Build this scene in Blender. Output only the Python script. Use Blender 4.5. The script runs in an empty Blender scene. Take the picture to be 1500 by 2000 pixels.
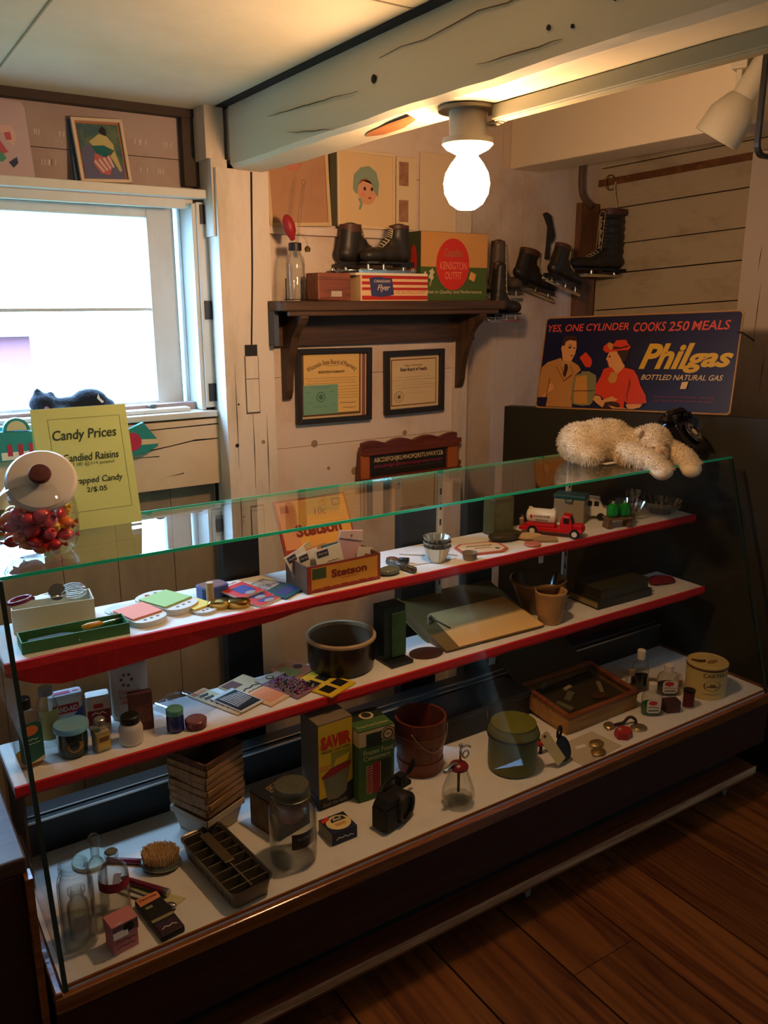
import bpy, bmesh, math, random
from mathutils import Vector, Matrix, Euler, noise as mnoise
R = math.radians
scene = bpy.context.scene
col = scene.collection
random.seed(7)

# ------------------------------------------------------------------ camera, sky, exposure
cam_d = bpy.data.cameras.new('camera')
cam_d.sensor_fit = 'VERTICAL'; cam_d.sensor_height = 36.0; cam_d.lens = 1620 / 2000 * 36.0
cam_d.clip_start = 0.05
cam = bpy.data.objects.new('camera', cam_d); col.objects.link(cam)
cam.location = (0, 0, 1.534); cam.rotation_euler = (R(90 - 14.45), 0, R(-33.3))
scene.camera = cam
vs = scene.view_settings
vs.view_transform = 'Standard'; vs.look = 'None'; vs.gamma = 1.0; vs.exposure = -0.12; vs.use_curve_mapping = False
SKY_STRENGTH = 46.0
SKY_COLOR = (0.34, 0.61, 1.0)
BULB_COLOR = (1.0, 0.57, 0.29)
BULB_STRENGTH = 315.0
world = bpy.data.worlds.new('world'); scene.world = world; world.use_nodes = True
bg = world.node_tree.nodes['Background']
bg.inputs[0].default_value = (*SKY_COLOR, 1); bg.inputs[1].default_value = SKY_STRENGTH
portal_d = bpy.data.lights.new('sky_portal', 'AREA'); portal_d.shape = 'RECTANGLE'
portal_d.size = 1.25; portal_d.size_y = 0.62
portal = bpy.data.objects.new('sky_portal', portal_d); col.objects.link(portal)
portal.location = (0.31, 2.53, 1.51); portal.rotation_euler = (R(-90), 0, 0)
portal_d.cycles.is_portal = True
try:
    cy = scene.cycles
    cy.use_denoising = True
    cy.max_bounces = 10; cy.diffuse_bounces = 4; cy.glossy_bounces = 4
    cy.transmission_bounces = 6; cy.transparent_max_bounces = 40
    cy.sample_clamp_indirect = 6.0
    cy.caustics_refractive = False; cy.caustics_reflective = False
except Exception:
    pass

# ------------------------------------------------------------------ materials
def srgb(r, g, b):
    f = lambda c: c / 12.92 if c <= 0.04045 else ((c + 0.055) / 1.055) ** 2.4
    return (f(r / 255), f(g / 255), f(b / 255))

MATS = {}
def pm(name, color, rough=0.55, metal=0.0, spot=None, bump=None, spec=0.4, stretch=(1, 1, 1), island=0.0, coat=0.0):
    """plain procedural material; spot = (colour, scale, low, high) noise patches; bump = (scale, strength)"""
    if name in MATS: return MATS[name]
    m = bpy.data.materials.new(name); m.use_nodes = True
    nt = m.node_tree; n = nt.nodes; L = nt.links
    b = n['Principled BSDF']
    b.inputs['Base Color'].default_value = (*color, 1)
    b.inputs['Roughness'].default_value = rough
    b.inputs['Metallic'].default_value = metal
    b.inputs['Specular IOR Level'].default_value = spec
    if coat: b.inputs['Coat Weight'].default_value = coat; b.inputs['Coat Roughness'].default_value = 0.12
    if spot or bump or island:
        tc = n.new('ShaderNodeTexCoord'); mp = n.new('ShaderNodeMapping')
        mp.inputs['Scale'].default_value = stretch
        L.new(tc.outputs['Object'], mp.inputs['Vector'])
        src = None
        if spot:
            c2, sc, lo, hi = spot
            t = n.new('ShaderNodeTexNoise'); t.inputs['Scale'].default_value = sc; t.inputs['Detail'].default_value = 6
            t.inputs['Roughness'].default_value = 0.65
            L.new(mp.outputs[0], t.inputs['Vector'])
            r = n.new('ShaderNodeMapRange'); r.inputs[1].default_value = lo; r.inputs[2].default_value = hi
            L.new(t.outputs[0], r.inputs[0])
            mx = n.new('ShaderNodeMix'); mx.data_type = 'RGBA'
            mx.inputs[6].default_value = (*color, 1); mx.inputs[7].default_value = (*c2, 1)
            L.new(r.outputs[0], mx.inputs[0]); src = mx.outputs[2]
        if island:
            g = n.new('ShaderNodeNewGeometry'); hs = n.new('ShaderNodeHueSaturation')
            r2 = n.new('ShaderNodeMapRange'); r2.inputs[3].default_value = 1 - island; r2.inputs[4].default_value = 1 + island
            L.new(g.outputs['Random Per Island'], r2.inputs[0]); L.new(r2.outputs[0], hs.inputs['Value'])
            if src: L.new(src, hs.inputs['Color'])
            else: hs.inputs['Color'].default_value = (*color, 1)
            src = hs.outputs[0]
        if src: L.new(src, b.inputs['Base Color'])
        if bump:
            t2 = n.new('ShaderNodeTexNoise'); t2.inputs['Scale'].default_value = bump[0]; t2.inputs['Detail'].default_value = 5
            L.new(mp.outputs[0], t2.inputs['Vector'])
            bp = n.new('ShaderNodeBump'); bp.inputs['Strength'].default_value = bump[1]; bp.inputs['Distance'].default_value = 0.01
            L.new(t2.outputs[0], bp.inputs['Height']); L.new(bp.outputs[0], b.inputs['Normal'])
    MATS[name] = m
    return m

def wood(name, c1, c2, rough=0.5, axis='x', scale=9.0, island=0.0, coat=0.0, spec=0.4):
    """grain running along one object axis"""
    if name in MATS: return MATS[name]
    m = bpy.data.materials.new(name); m.use_nodes = True
    nt = m.node_tree; n = nt.nodes; L = nt.links; b = n['Principled BSDF']
    b.inputs['Roughness'].default_value = rough; b.inputs['Specular IOR Level'].default_value = spec
    if coat: b.inputs['Coat Weight'].default_value = coat; b.inputs['Coat Roughness'].default_value = 0.15
    tc = n.new('ShaderNodeTexCoord'); mp = n.new('ShaderNodeMapping')
    k = {'x': (0.06, 1, 1), 'y': (1, 0.06, 1), 'z': (1, 1, 0.06)}[axis]
    mp.inputs['Scale'].default_value = [q * scale for q in k]
    g = n.new('ShaderNodeNewGeometry')
    L.new(tc.outputs['Object'], mp.inputs['Vector'])
    off = n.new('ShaderNodeVectorMath'); off.operation = 'ADD'
    cb = n.new('ShaderNodeCombineXYZ'); ml = n.new('ShaderNodeMath'); ml.operation = 'MULTIPLY'; ml.inputs[1].default_value = 37.0 if island else 0.0
    L.new(g.outputs['Random Per Island'], ml.inputs[0])
    for i in range(3): L.new(ml.outputs[0], cb.inputs[i])
    L.new(mp.outputs[0], off.inputs[0]); L.new(cb.outputs[0], off.inputs[1])
    t = n.new('ShaderNodeTexNoise'); t.inputs['Scale'].default_value = 1.6; t.inputs['Detail'].default_value = 3; t.inputs['Distortion'].default_value = 0.6
    L.new(off.outputs[0], t.inputs['Vector'])
    w = n.new('ShaderNodeMath'); w.operation = 'MULTIPLY'; w.inputs[1].default_value = 9.0
    L.new(t.outputs[0], w.inputs[0])
    fr = n.new('ShaderNodeMath'); fr.operation = 'PINGPONG'; fr.inputs[1].default_value = 1.0
    L.new(w.outputs[0], fr.inputs[0])
    t3 = n.new('ShaderNodeTexNoise'); t3.inputs['Scale'].default_value = 14; t3.inputs['Detail'].default_value = 4
    L.new(off.outputs[0], t3.inputs['Vector'])
    av = n.new('ShaderNodeMath'); av.operation = 'MULTIPLY'
    L.new(fr.outputs[0], av.inputs[0]); L.new(t3.outputs[0], av.inputs[1])
    mr = n.new('ShaderNodeMapRange'); mr.inputs[1].default_value = 0.05; mr.inputs[2].default_value = 0.6
    L.new(av.outputs[0], mr.inputs[0])
    mx = n.new('ShaderNodeMix'); mx.data_type = 'RGBA'
    mx.inputs[6].default_value = (*c1, 1); mx.inputs[7].default_value = (*c2, 1)
    L.new(mr.outputs[0], mx.inputs[0]); src = mx.outputs[2]
    if island:
        hs = n.new('ShaderNodeHueSaturation'); r2 = n.new('ShaderNodeMapRange')
        r2.inputs[3].default_value = 1 - island; r2.inputs[4].default_value = 1 + island
        L.new(g.outputs['Random Per Island'], r2.inputs[0]); L.new(r2.outputs[0], hs.inputs['Value'])
        L.new(src, hs.inputs['Color']); src = hs.outputs[0]
    L.new(src, b.inputs['Base Color'])
    bp = n.new('ShaderNodeBump'); bp.inputs['Strength'].default_value = 0.15; bp.inputs['Distance'].default_value = 0.004
    L.new(av.outputs[0], bp.inputs['Height']); L.new(bp.outputs[0], b.inputs['Normal'])
    MATS[name] = m
    return m

def thin_glass(name, tint=(0.93, 0.96, 0.95), ior=1.5, rough=0.0, wall=0.0):
    """a pane or thin wall: Fresnel reflection over a tinted see-through layer"""
    if name in MATS: return MATS[name]
    m = bpy.data.materials.new(name); m.use_nodes = True
    nt = m.node_tree; n = nt.nodes; L = nt.links
    n.remove(n['Principled BSDF'])
    tr = n.new('ShaderNodeBsdfTransparent'); tr.inputs[0].default_value = (*tint, 1)
    gl = n.new('ShaderNodeBsdfGlossy'); gl.inputs['Roughness'].default_value = rough; gl.inputs[0].default_value = (1, 1, 1, 1)
    fr = n.new('ShaderNodeFresnel'); fr.inputs[0].default_value = ior
    mx = n.new('ShaderNodeMixShader'); ge = n.new('ShaderNodeNewGeometry')
    io = n.new('ShaderNodeMapRange'); io.inputs[3].default_value = ior; io.inputs[4].default_value = 1 / ior
    L.new(ge.outputs['Backfacing'], io.inputs[0]); L.new(io.outputs[0], fr.inputs[0])
    if wall:                              # a curved wall absorbs more where it is crossed at a slant
        lw = n.new('ShaderNodeLayerWeight'); lw.inputs[0].default_value = 0.5
        pw_ = n.new('ShaderNodeMath'); pw_.operation = 'POWER'; pw_.inputs[1].default_value = 2.5
        tm = n.new('ShaderNodeMix'); tm.data_type = 'RGBA'; tm.inputs[6].default_value = (*tint, 1); tm.inputs[7].default_value = (*[c * (1 - wall) for c in tint], 1)
        L.new(lw.outputs['Facing'], pw_.inputs[0]); L.new(pw_.outputs[0], tm.inputs[0]); L.new(tm.outputs[2], tr.inputs[0])
    L.new(fr.outputs[0], mx.inputs[0]); L.new(tr.outputs[0], mx.inputs[1]); L.new(gl.outputs[0], mx.inputs[2])
    L.new(mx.outputs[0], n['Material Output'].inputs[0])
    MATS[name] = m
    return m

def glow(name, color, strength):
    m = bpy.data.materials.new(name); m.use_nodes = True
    b = m.node_tree.nodes['Principled BSDF']
    b.inputs['Base Color'].default_value = (0.9, 0.9, 0.9, 1)
    b.inputs['Emission Color'].default_value = (*color, 1); b.inputs['Emission Strength'].default_value = strength
    MATS[name] = m
    return m

# ------------------------------------------------------------------ mesh building
def T(x=0, y=0, z=0): return Matrix.Translation((x, y, z))
def RX(a): return Matrix.Rotation(R(a), 4, 'X')
def RY(a): return Matrix.Rotation(R(a), 4, 'Y')
def RZ(a): return Matrix.Rotation(R(a), 4, 'Z')
def front(x=0, y=0, z=0):           # local x -> X, y -> Z, z -> -Y (a face looking at -Y)
    return T(x, y, z) @ Matrix(((1, 0, 0, 0), (0, 0, -1, 0), (0, 1, 0, 0), (0, 0, 0, 1)))
def side(x=0, y=0, z=0):            # local x -> -Y, y -> Z, z -> -X (a face looking at -X)
    return T(x, y, z) @ Matrix(((0, 0, -1, 0), (-1, 0, 0, 0), (0, 1, 0, 0), (0, 0, 0, 1)))
def top(x=0, y=0, z=0, a=0):        # lies flat, face up
    return T(x, y, z) @ RZ(a)

class MB:
    def __init__(s): s.v = []; s.f = []; s.mi = []; s.sm = []; s.mats = []; s.M = Matrix()
    def _m(s, m):
        if m not in s.mats: s.mats.append(m)
        return s.mats.index(m)
    def add(s, vs, fs, m, smooth=False, M=None):
        k = len(s.v); X = s.M @ M if M is not None else s.M; i = s._m(m)
        s.v += [X @ Vector(p) for p in vs]
        for f in fs: s.f.append([k + q for q in f]); s.mi.append(i); s.sm.append(smooth)
        return s
    def box(s, c, d, m, M=None, taper=(1, 1)):
        hx, hy, hz = d[0] / 2, d[1] / 2, d[2] / 2; tx, ty = taper
        vs = [(-hx, -hy, -hz), (hx, -hy, -hz), (hx, hy, -hz), (-hx, hy, -hz), (-hx * tx, -hy * ty, hz), (hx * tx, -hy * ty, hz), (hx * tx, hy * ty, hz), (-hx * tx, hy * ty, hz)]
        fs = [(0, 3, 2, 1), (4, 5, 6, 7), (0, 1, 5, 4), (1, 2, 6, 5), (2, 3, 7, 6), (3, 0, 4, 7)]
        X = T(*c) if M is None else M @ T(*c)
        return s.add(vs, fs, m, False, X)
    def bx(s, x0, x1, y0, y1, z0, z1, m, M=None):
        return s.box(((x0 + x1) / 2, (y0 + y1) / 2, (z0 + z1) / 2), (x1 - x0, y1 - y0, z1 - z0), m, M)
    def lathe(s, prof, m, M=None, seg=28, smooth=True, sx=1.0, sy=1.0, flute=None):
        """profile of (radius, height); sharp corners keep their edge; flute = (count, depth)"""
        P = [Vector((a, b)) for a, b in prof]; rows = []; strips = []; cur = [P[0]]
        for i in range(1, len(P)):
            cur.append(P[i])
            if i < len(P) - 1:
                d1 = P[i] - P[i - 1]; d2 = P[i + 1] - P[i]
                if d1.length > 1e-9 and d2.length > 1e-9 and d1.angle(d2) > 0.6: strips.append(cur); cur = [P[i]]
        strips.append(cur)
        for st in strips:
            vs, fs = [], []
            for p in st:
                for j in range(seg):
                    a = 2 * math.pi * j / seg; r = p.x
                    if flute: r *= 1 + flute[1] * math.cos(flute[0] * a)
                    vs.append((r * math.cos(a) * sx, r * math.sin(a) * sy, p.y))
            for i in range(len(st) - 1):
                for j in range(seg):
                    k = (j + 1) % seg
                    q = [i * seg + j, i * seg + k, (i + 1) * seg + k, (i + 1) * seg + j]
                    if st[i].x < 1e-7: q = [q[0], q[2], q[3]]
                    elif st[i + 1].x < 1e-7: q = [q[0], q[1], q[2]]
                    fs.append(q)
            s.add(vs, fs, m, smooth, M)
        return s
    def cyl(s, r, h, m, M=None, seg=24, r2=None):
        r2 = r if r2 is None else r2
        return s.lathe([(0, 0), (r, 0), (r2, h), (0, h)], m, M, seg)
    def tube(s, path, r, m, seg=8, closed=False, M=None):
        P = [Vector(p) for p in path]; n = len(P); vs, fs = [], []
        rr = r if isinstance(r, (list, tuple)) else [r] * n
        up = Vector((0, 0, 1)); prev = None
        for i in range(n):
            if closed: d = P[(i + 1) % n] - P[i - 1]
            else: d = P[min(i + 1, n - 1)] - P[max(i - 1, 0)]
            d.normalize()
            if prev is None:
                a = d.cross(up)
                if a.length < 1e-3: a = d.cross(Vector((1, 0, 0)))
            else:
                a = prev - d * prev.dot(d)
                if a.length < 1e-6: a = d.cross(up)
            a.normalize(); prev = a; b = d.cross(a)
            for j in range(seg):
                t = 2 * math.pi * j / seg
                vs.append(P[i] + (a * math.cos(t) + b * math.sin(t)) * rr[i])
        last = n if closed else n - 1
        for i in range(last):
            for j in range(seg):
                k = (j + 1) % seg; i2 = (i + 1) % n
                fs.append((i * seg + j, i * seg + k, i2 * seg + k, i2 * seg + j))
        if not closed:
            fs.append(tuple(range(seg))[::-1]); fs.append(tuple((n - 1) * seg + j for j in range(seg)))
        return s.add(vs, fs, m, True, M)
    def prism(s, poly, t, m, M=None):
        """outline in local x,y; from z=0 to z=t"""
        n = len(poly)
        if sum(poly[i][0] * poly[(i + 1) % n][1] - poly[(i + 1) % n][0] * poly[i][1] for i in range(n)) < 0: poly = poly[::-1]
        vs = [(x, y, 0) for x, y in poly] + [(x, y, t) for x, y in poly]
        fs = [tuple(range(n))[::-1], tuple(range(n, 2 * n))] + [(i, (i + 1) % n, n + (i + 1) % n, n + i) for i in range(n)]
        return s.add(vs, fs, m, False, M)
    def rect(s, x0, x1, y0, y1, m, M, t=0.0006, z=0.0): return s.prism([(x0, y0), (x1, y0), (x1, y1), (x0, y1)], t, m, M @ T(0, 0, z))
    def disc(s, x, y, r, m, M, t=0.0006, ry=None, seg=28, z=0.0):
        ry = ry or r
        return s.prism([(x + r * math.cos(2 * math.pi * i / seg), y + ry * math.sin(2 * math.pi * i / seg)) for i in range(seg)], t, m, M @ T(0, 0, z))
    def ell(s, c, r, m, M=None, seg=20, rings=12, smooth=True):
        pr = [(max(0, math.sin(math.pi * i / rings)), -math.cos(math.pi * i / rings)) for i in range(rings + 1)]
        pr[0] = (0, -1); pr[-1] = (0, 1)
        X = T(*c) @ Matrix.Diagonal((*r, 1))
        return s.lathe(pr, m, X if M is None else M @ X, seg, smooth)
    def text(s, txt, x, y, w, h, m, M, shear=0.0, bold=0.0, t=0.0006, align='c', z=0.0004, arc=None):
        """lettering fitted into a w x h box whose centre (or left middle) is x,y"""
        vs, fs = glyphs(txt, shear, bold)
        xs = [p[0] for p in vs]; ys = [p[1] for p in vs]
        x0, x1, y0, y1 = min(xs), max(xs), min(ys), max(ys)
        kx = w / (x1 - x0); ky = h / (y1 - y0)
        ox = x - w / 2 if align == 'c' else x
        pts = [((p[0] - x0) * kx + ox, (p[1] - y0) * ky + y - h / 2) for p in vs]
        if arc:
            q = []
            for px, py in pts:
                a = (px - x) / arc; rr = arc + (py - y)
                q.append((x + rr * math.sin(a), y + rr * math.cos(a) - arc))
            pts = q
        return s.add([(a, b, z + t) for a, b in pts], fs, m, False, M)
    def scrib(s, x, y, w, h, m, M, z=0.0006, **k):
        """a worn line of print too small to read"""
        n = max(4, int(w / max(h, .003) * 1.1)); up, lo = [], []
        for i in range(n + 1):
            u = x - w / 2 + w * i / n; v = y + (h * .38 if i % 2 else -h * .38) * (.6 + .4 * math.sin(i * 2.3)); t = h * .13
            up.append((u, v + t)); lo.append((u, v - t))
        return s.prism(up + lo[::-1], .0003, m, M @ T(0, 0, z))
    def build(s, name, parent=None, loc=(0, 0, 0), rot=(0, 0, 0), bevel=0, seg=2, label=None, sub=0):
        me = bpy.data.meshes.new(name)
        me.from_pydata([tuple(p) for p in s.v], [], [tuple(int(q) for q in f) for f in s.f])
        for m in s.mats: me.materials.append(m)
        me.polygons.foreach_set('material_index', s.mi); me.polygons.foreach_set('use_smooth', s.sm)
        me.update()
        o = bpy.data.objects.new(name, me); col.objects.link(o)
        o.location = loc; o.rotation_euler = rot
        if parent is not None: o.parent = parent
        if bevel:
            b = o.modifiers.new('bevel', 'BEVEL'); b.width = bevel; b.segments = seg; b.limit_method = 'ANGLE'; b.angle_limit = R(40)
        if sub:
            b = o.modifiers.new('sub', 'SUBSURF'); b.levels = sub; b.render_levels = sub
        if label: o['label'] = label
        return o

GL = {}
def glyphs(txt, shear=0.0, bold=0.0):
    k = (txt, shear, bold)
    if k not in GL:
        cu = bpy.data.curves.new('t', 'FONT'); cu.body = txt; cu.shear = shear; cu.offset = bold; cu.resolution_u = 3; cu.fill_mode = 'FRONT'
        o = bpy.data.objects.new('t', cu); col.objects.link(o)
        dg = bpy.context.evaluated_depsgraph_get(); dg.update()
        me = o.evaluated_get(dg).to_mesh()
        GL[k] = ([tuple(v.co) for v in me.vertices], [tuple(p.vertices) for p in me.polygons])
        o.evaluated_get(dg).to_mesh_clear()
        bpy.data.objects.remove(o); bpy.data.curves.remove(cu)
    return GL[k]

def props(o, label=None, cat=None, group=None, kind=None):
    if label: o['label'] = label
    if cat: o['category'] = cat
    if group: o['group'] = group
    if kind: o['kind'] = kind
    return o
def thing(name, label, cat, loc=(0, 0, 0), rz=0.0, group=None, rot=None):
    o = bpy.data.objects.new(name, None); col.objects.link(o)
    o.empty_display_size = 0.05
    o.location = loc; o.rotation_euler = rot if rot else (0, 0, R(rz))
    return props(o, label, cat, group)
def kids(o): return [c for c in bpy.data.objects if c.parent == o]
def copy_tree(o, loc, rz=None, label=None, rot=None):
    def dup(a, par):
        c = a.copy(); col.objects.link(c)
        if par: c.parent = par
        for ch in kids(a): dup(ch, c)
        return c
    r = dup(o, None); r.location = loc
    if rz is not None: r.rotation_euler = (0, 0, R(rz))
    if rot: r.rotation_euler = rot
    if label: r['label'] = label
    return r
def struct(o, label=None): return props(o, label, None, None, 'structure')
def arcpts(cx, cy, r, a0, a1, n, ry=None):
    return [(cx + r * math.cos(R(a0 + (a1 - a0) * i / n)), cy + (ry or r) * math.sin(R(a0 + (a1 - a0) * i / n))) for i in range(n + 1)]
def rrect(w, h, r, n=5):
    p = []
    for cx, cy, a in ((w / 2 - r, h / 2 - r, 0), (-w / 2 + r, h / 2 - r, 90), (-w / 2 + r, -h / 2 + r, 180), (w / 2 - r, -h / 2 + r, 270)):
        p += arcpts(cx, cy, r, a, a + 90, n)
    return p
def spline(pts, n=6):
    """Catmull-Rom through points"""
    P = [Vector(p) for p in pts]; out = []
    for i in range(len(P) - 1):
        a, b, c, d = P[max(i - 1, 0)], P[i], P[i + 1], P[min(i + 2, len(P) - 1)]
        for k in range(n):
            t = k / n
            out.append(0.5 * ((2 * b) + (c - a) * t + (2 * a - 5 * b + 4 * c - d) * t * t + (3 * b - a - 3 * c + d) * t ** 3))
    out.append(P[-1])
    return [tuple(p) for p in out]

# shared materials
WHITE = pm('white_paint_worn', srgb(222, 204, 188), 0.6, spot=(srgb(190, 158, 132), 3.5, 0.5, 0.78), bump=(26, 0.25))
WHITE2 = pm('white_paint_wood', srgb(222, 208, 194), 0.6, spot=(srgb(188, 172, 146), 5, 0.52, 0.75), bump=(30, 0.2), stretch=(1, 1, 0.3))
CEILW = pm('ceiling_paint', srgb(205, 200, 176), 0.7, spot=(srgb(190, 182, 150), 2.0, 0.45, 0.7))
BEAMW = pm('beam_paint', srgb(206, 198, 172), 0.55, spot=(srgb(170, 156, 122), 6, 0.56, 0.75), bump=(12, 0.5), stretch=(1, 0.2, 1))
GAP = pm('dark_gap', srgb(34, 26, 20), 0.9)
BLACK = pm('black_paint', srgb(26, 24, 22), 0.45)
DKWOOD = wood('dark_brown_wood', srgb(82, 58, 40), srgb(58, 40, 26), 0.5, 'x', 12)
DKWOODZ = wood('dark_brown_wood_upright', srgb(82, 58, 40), srgb(58, 40, 26), 0.5, 'z', 12)
VARN = wood('varnished_brown_wood', srgb(134, 78, 36), srgb(98, 54, 24), 0.2, 'x', 10, spec=0.7)
PANEL = wood('dark_case_panel', srgb(50, 24, 14), srgb(36, 17, 10), 0.5, 'x', 8)
RED = pm('red_shelf_cloth', srgb(205, 28, 30), 0.75, bump=(60, 0.2))
PAPER = pm('white_paper', srgb(232, 228, 220), 0.85, spot=(srgb(214, 206, 192), 8, 0.5, 0.8))
PANE = thin_glass('case_glass', (0.955, 0.975, 0.965), 1.52)
EDGE = pm('green_glass_edge', srgb(40, 205, 160), 0.15, spec=0.6)
STEEL = pm('steel', srgb(190, 188, 182), 0.3, 1.0)
CHROME = pm('bright_metal', srgb(220, 216, 208), 0.15, 1.0)
BRASS = pm('aged_brass', srgb(150, 120, 66), 0.35, 1.0)
INK = pm('black_ink', srgb(28, 26, 26), 0.7)
CREAM = pm('cream_card', srgb(222, 200, 150), 0.8)
# ================================================================== setting
# floor of long boards running towards the back wall
FLOORW = wood('floor_pine', srgb(122, 74, 34), srgb(74, 32, 16), 0.42, 'y', 9, island=0.18)
b = MB(); x = -1.335
widths = [0.231, 0.131, 0.23, 0.263, 0.225, 0.208, 0.22]
i = 0
while x < 3.7:
    w = widths[i % 7]; ys = [-2.4, -0.6 + (i % 3) * 0.5, 1.1 + (i % 4) * 0.22, 2.8]
    for k in range(3): b.bx(x + 0.003, x + w - 0.003, ys[k] + 0.001, ys[k + 1] - 0.001, -0.03, 0, FLOORW)
    x += w; i += 1
b.bx(-1.3, 3.8, -2.4, 2.8, -0.06, -0.006, GAP)
struct(b.build('floor'))

# low white ceiling left of the beam, higher boarded ceiling on its right
b = MB(); b.bx(-1.3, 0.99, -2.4, 2.36, 2.033, 2.06, CEILW)
for yy in (1.35, 0.2): b.bx(-1.3, 0.99, yy, yy + 0.004, 2.0315, 2.0335, pm('seam_shade', srgb(150, 140, 112), 0.8))
b.bx(0.40, 0.404, -2.4, 2.36, 2.0315, 2.0335, MATS['seam_shade'])
struct(b.build('ceiling'))
b = MB(); y = -2.4
while y < 2.75:
    b.bx(0.95, 3.6, y + 0.0015, y + 0.21, 2.172, 2.20, BEAMW); y += 0.213
b.bx(0.95, 3.6, -2.4, 2.8, 2.19, 2.22, GAP); b.bx(0.95, 0.99, -2.4, 2.6, 2.03, 2.19, GAP)
b.bx(1.55, 3.4, 0.2, 1.28, 2.168, 2.173, pm('dark_ceiling_board', srgb(84, 66, 44), 0.7))
struct(b.build('ceiling_right'))

# back wall with the shelf: wide horizontal white boards between post and step
b = MB()
zs = [0, 0.30, 0.62, 0.90, 1.08, 1.30, 1.52, 1.715, 1.90, 2.17]
for k in range(len(zs) - 1): b.bx(1.085, 1.80, 2.307, 2.335, zs[k] + 0.0008, zs[k + 1] - 0.0008, WHITE)
b.bx(1.802, 1.862, 2.300, 2.335, 0, 2.17, WHITE2)
b.bx(0.93, 1.86, 2.345, 2.36, 0, 2.17, GAP); b.bx(0.985, 1.09, 2.20, 2.345, 1.90, 2.172, WHITE2)
for (kx, kz, kr) in ((1.25, 1.085, .012), (1.60, 1.09, .009), (1.30, 1.0, .006), (1.40, 0.98, .014)):
    b.disc(kx, kz, kr, pm('knot', srgb(150, 124, 100), 0.8), front(0, 2.3068, 0), t=0.0005)
struct(b.build('wall_back'))
# deeper wall right of the step: upright boards
b = MB(); x = 1.86
for w in (0.10, 0.085, 0.12, 0.11, 0.13, 0.105, 0.14, 0.12):
    b.bx(x + 0.001, x + w - 0.001, 2.50, 2.53, 0, 2.17, WHITE); x += w
b.bx(1.86, 2.80, 2.525, 2.55, 0, 2.17, GAP)
b.bx(1.84, 1.862, 2.335, 2.53, 0, 2.17, WHITE2)
struct(b.build('wall_back_right'))
# right wall: sagging horizontal boards, a raw brown strip and a white post
MR = T(2.71, 2.50, 0) @ RZ(-75)          # local x runs from the corner towards the room, local y into the wall
b = MB()
SL = Matrix.Rotation(R(-4.2), 4, 'Y')
zz = [-0.2, 0.25, 0.6, 0.95, 1.16, 1.33, 1.48, 1.622, 1.735, 1.872, 1.975, 2.03, 2.3]
RW = pm('right_wall_boards', srgb(196, 180, 150), 0.65, spot=(srgb(150, 130, 98), 4, 0.48, 0.75), bump=(22, 0.35), stretch=(0.5, 1, 2))
RAWW = wood('raw_brown_strip', srgb(132, 84, 40), srgb(98, 58, 24), 0.6, 'x', 8)
for k in range(len(zz) - 1):
    b.bx(-0.1, 5.0, -0.028 if k % 2 else -0.024, 0.01, zz[k] + 0.0022, zz[k + 1] - 0.0022, RW, MR @ SL)
b.bx(0.09, 5.0, -0.036, 0.0, 1.962, 1.988, RAWW, MR @ SL)
b.bx(-0.1, 5.0, 0.0, 0.03, -0.3, 2.4, GAP, MR)
wr = struct(b.build('wall_right'))
b = MB(); b.bx(0.60, 0.84, -0.075, -0.02, 0, 2.03, WHITE2, MR)
for (u, v, hh) in ((0.67, 1.35, 0.24), (0.71, 1.2, 0.15), (0.66, 1.62, 0.1)):
    b.prism([(u, v), (u + 0.003, v + hh * 0.5), (u + 0.006, v + hh), (u + 0.001, v + hh * 0.6)], 0.001, GAP, MR @ Matrix(((1, 0, 0, 0), (0, 0, -1, -0.075), (0, 1, 0, 0), (0, 0, 0, 1))))
struct(b.build('trim_1', bevel=0.004))
# brown pilaster board in the corner
b = MB(); b.bx(2.555, 2.655, 2.47, 2.50, 0, 1.90, wood('corner_brown_board', srgb(128, 92, 66), srgb(104, 72, 50), 0.6, 'z', 8))
struct(b.build('trim_2', bevel=0.003))
b = MB(); b.tube(spline([(2.555, 2.46, 2.165), (2.54, 2.46, 2.06), (2.535, 2.46, 1.98), (2.55, 2.46, 1.92), (2.60, 2.46, 1.885)], 5), 0.012, pm('pipe_brown', srgb(104, 80, 56), 0.5))
props(b.build('conduit_pipe'), 'brown bent pipe running down from the ceiling into the corner behind the hanging skates', 'pipe')
# walls behind and beside the viewer close the room
b = MB(); b.bx(-1.32, -1.3, -2.4, 2.6, 0, 2.2, WHITE); struct(b.build('wall_left'))
b = MB(); b.bx(-1.32, 4.4, -2.42, -2.4, 0, 2.2, pm('room_wall_shade', srgb(150, 130, 100), 0.7)); struct(b.build('wall_front'))

# hewn main beam over the case, with a chipped lower edge
def hewn(x0, x1, y0, y1, z0, z1, m, n=60, amp=0.006, seed=0.0):
    b = MB(); prof = [(x0, z1), (x0, z0 + 0.012), (x0 + 0.008, z0 + 0.002), (x0 + 0.02, z0), (x1 - 0.02, z0), (x1 - 0.004, z0 + 0.004), (x1, z0 + 0.016), (x1, z1)]
    vs = []; k = len(prof)
    for i in range(n + 1):
        y = y0 + (y1 - y0) * i / n
        for j, (px, pz) in enumerate(prof):
            d = mnoise.noise(Vector((px * 9 + seed, y * 2.5, pz * 9))) * amp + mnoise.noise(Vector((px * 20, y * 9, pz * 20 + seed))) * amp * 0.5
            dz = d if j in (1, 2, 3, 4, 5, 6) else 0
            dx = -d if j < 4 else d
            vs.append((px + dx * (0.8 if j not in (0, 7) else 0.2), y, pz + dz * 0.9))
    fs = [(i * k + j, i * k + j + 1, (i + 1) * k + j + 1, (i + 1) * k + j) for i in range(n) for j in range(k - 1)]
    fs += [tuple(range(k)), tuple(n * k + j for j in range(k))[::-1]]
    return b.add(vs, fs, m, False)
b = hewn(0.978, 1.093, 2.247, -2.39, 1.874, 2.171, BEAMW)
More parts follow.
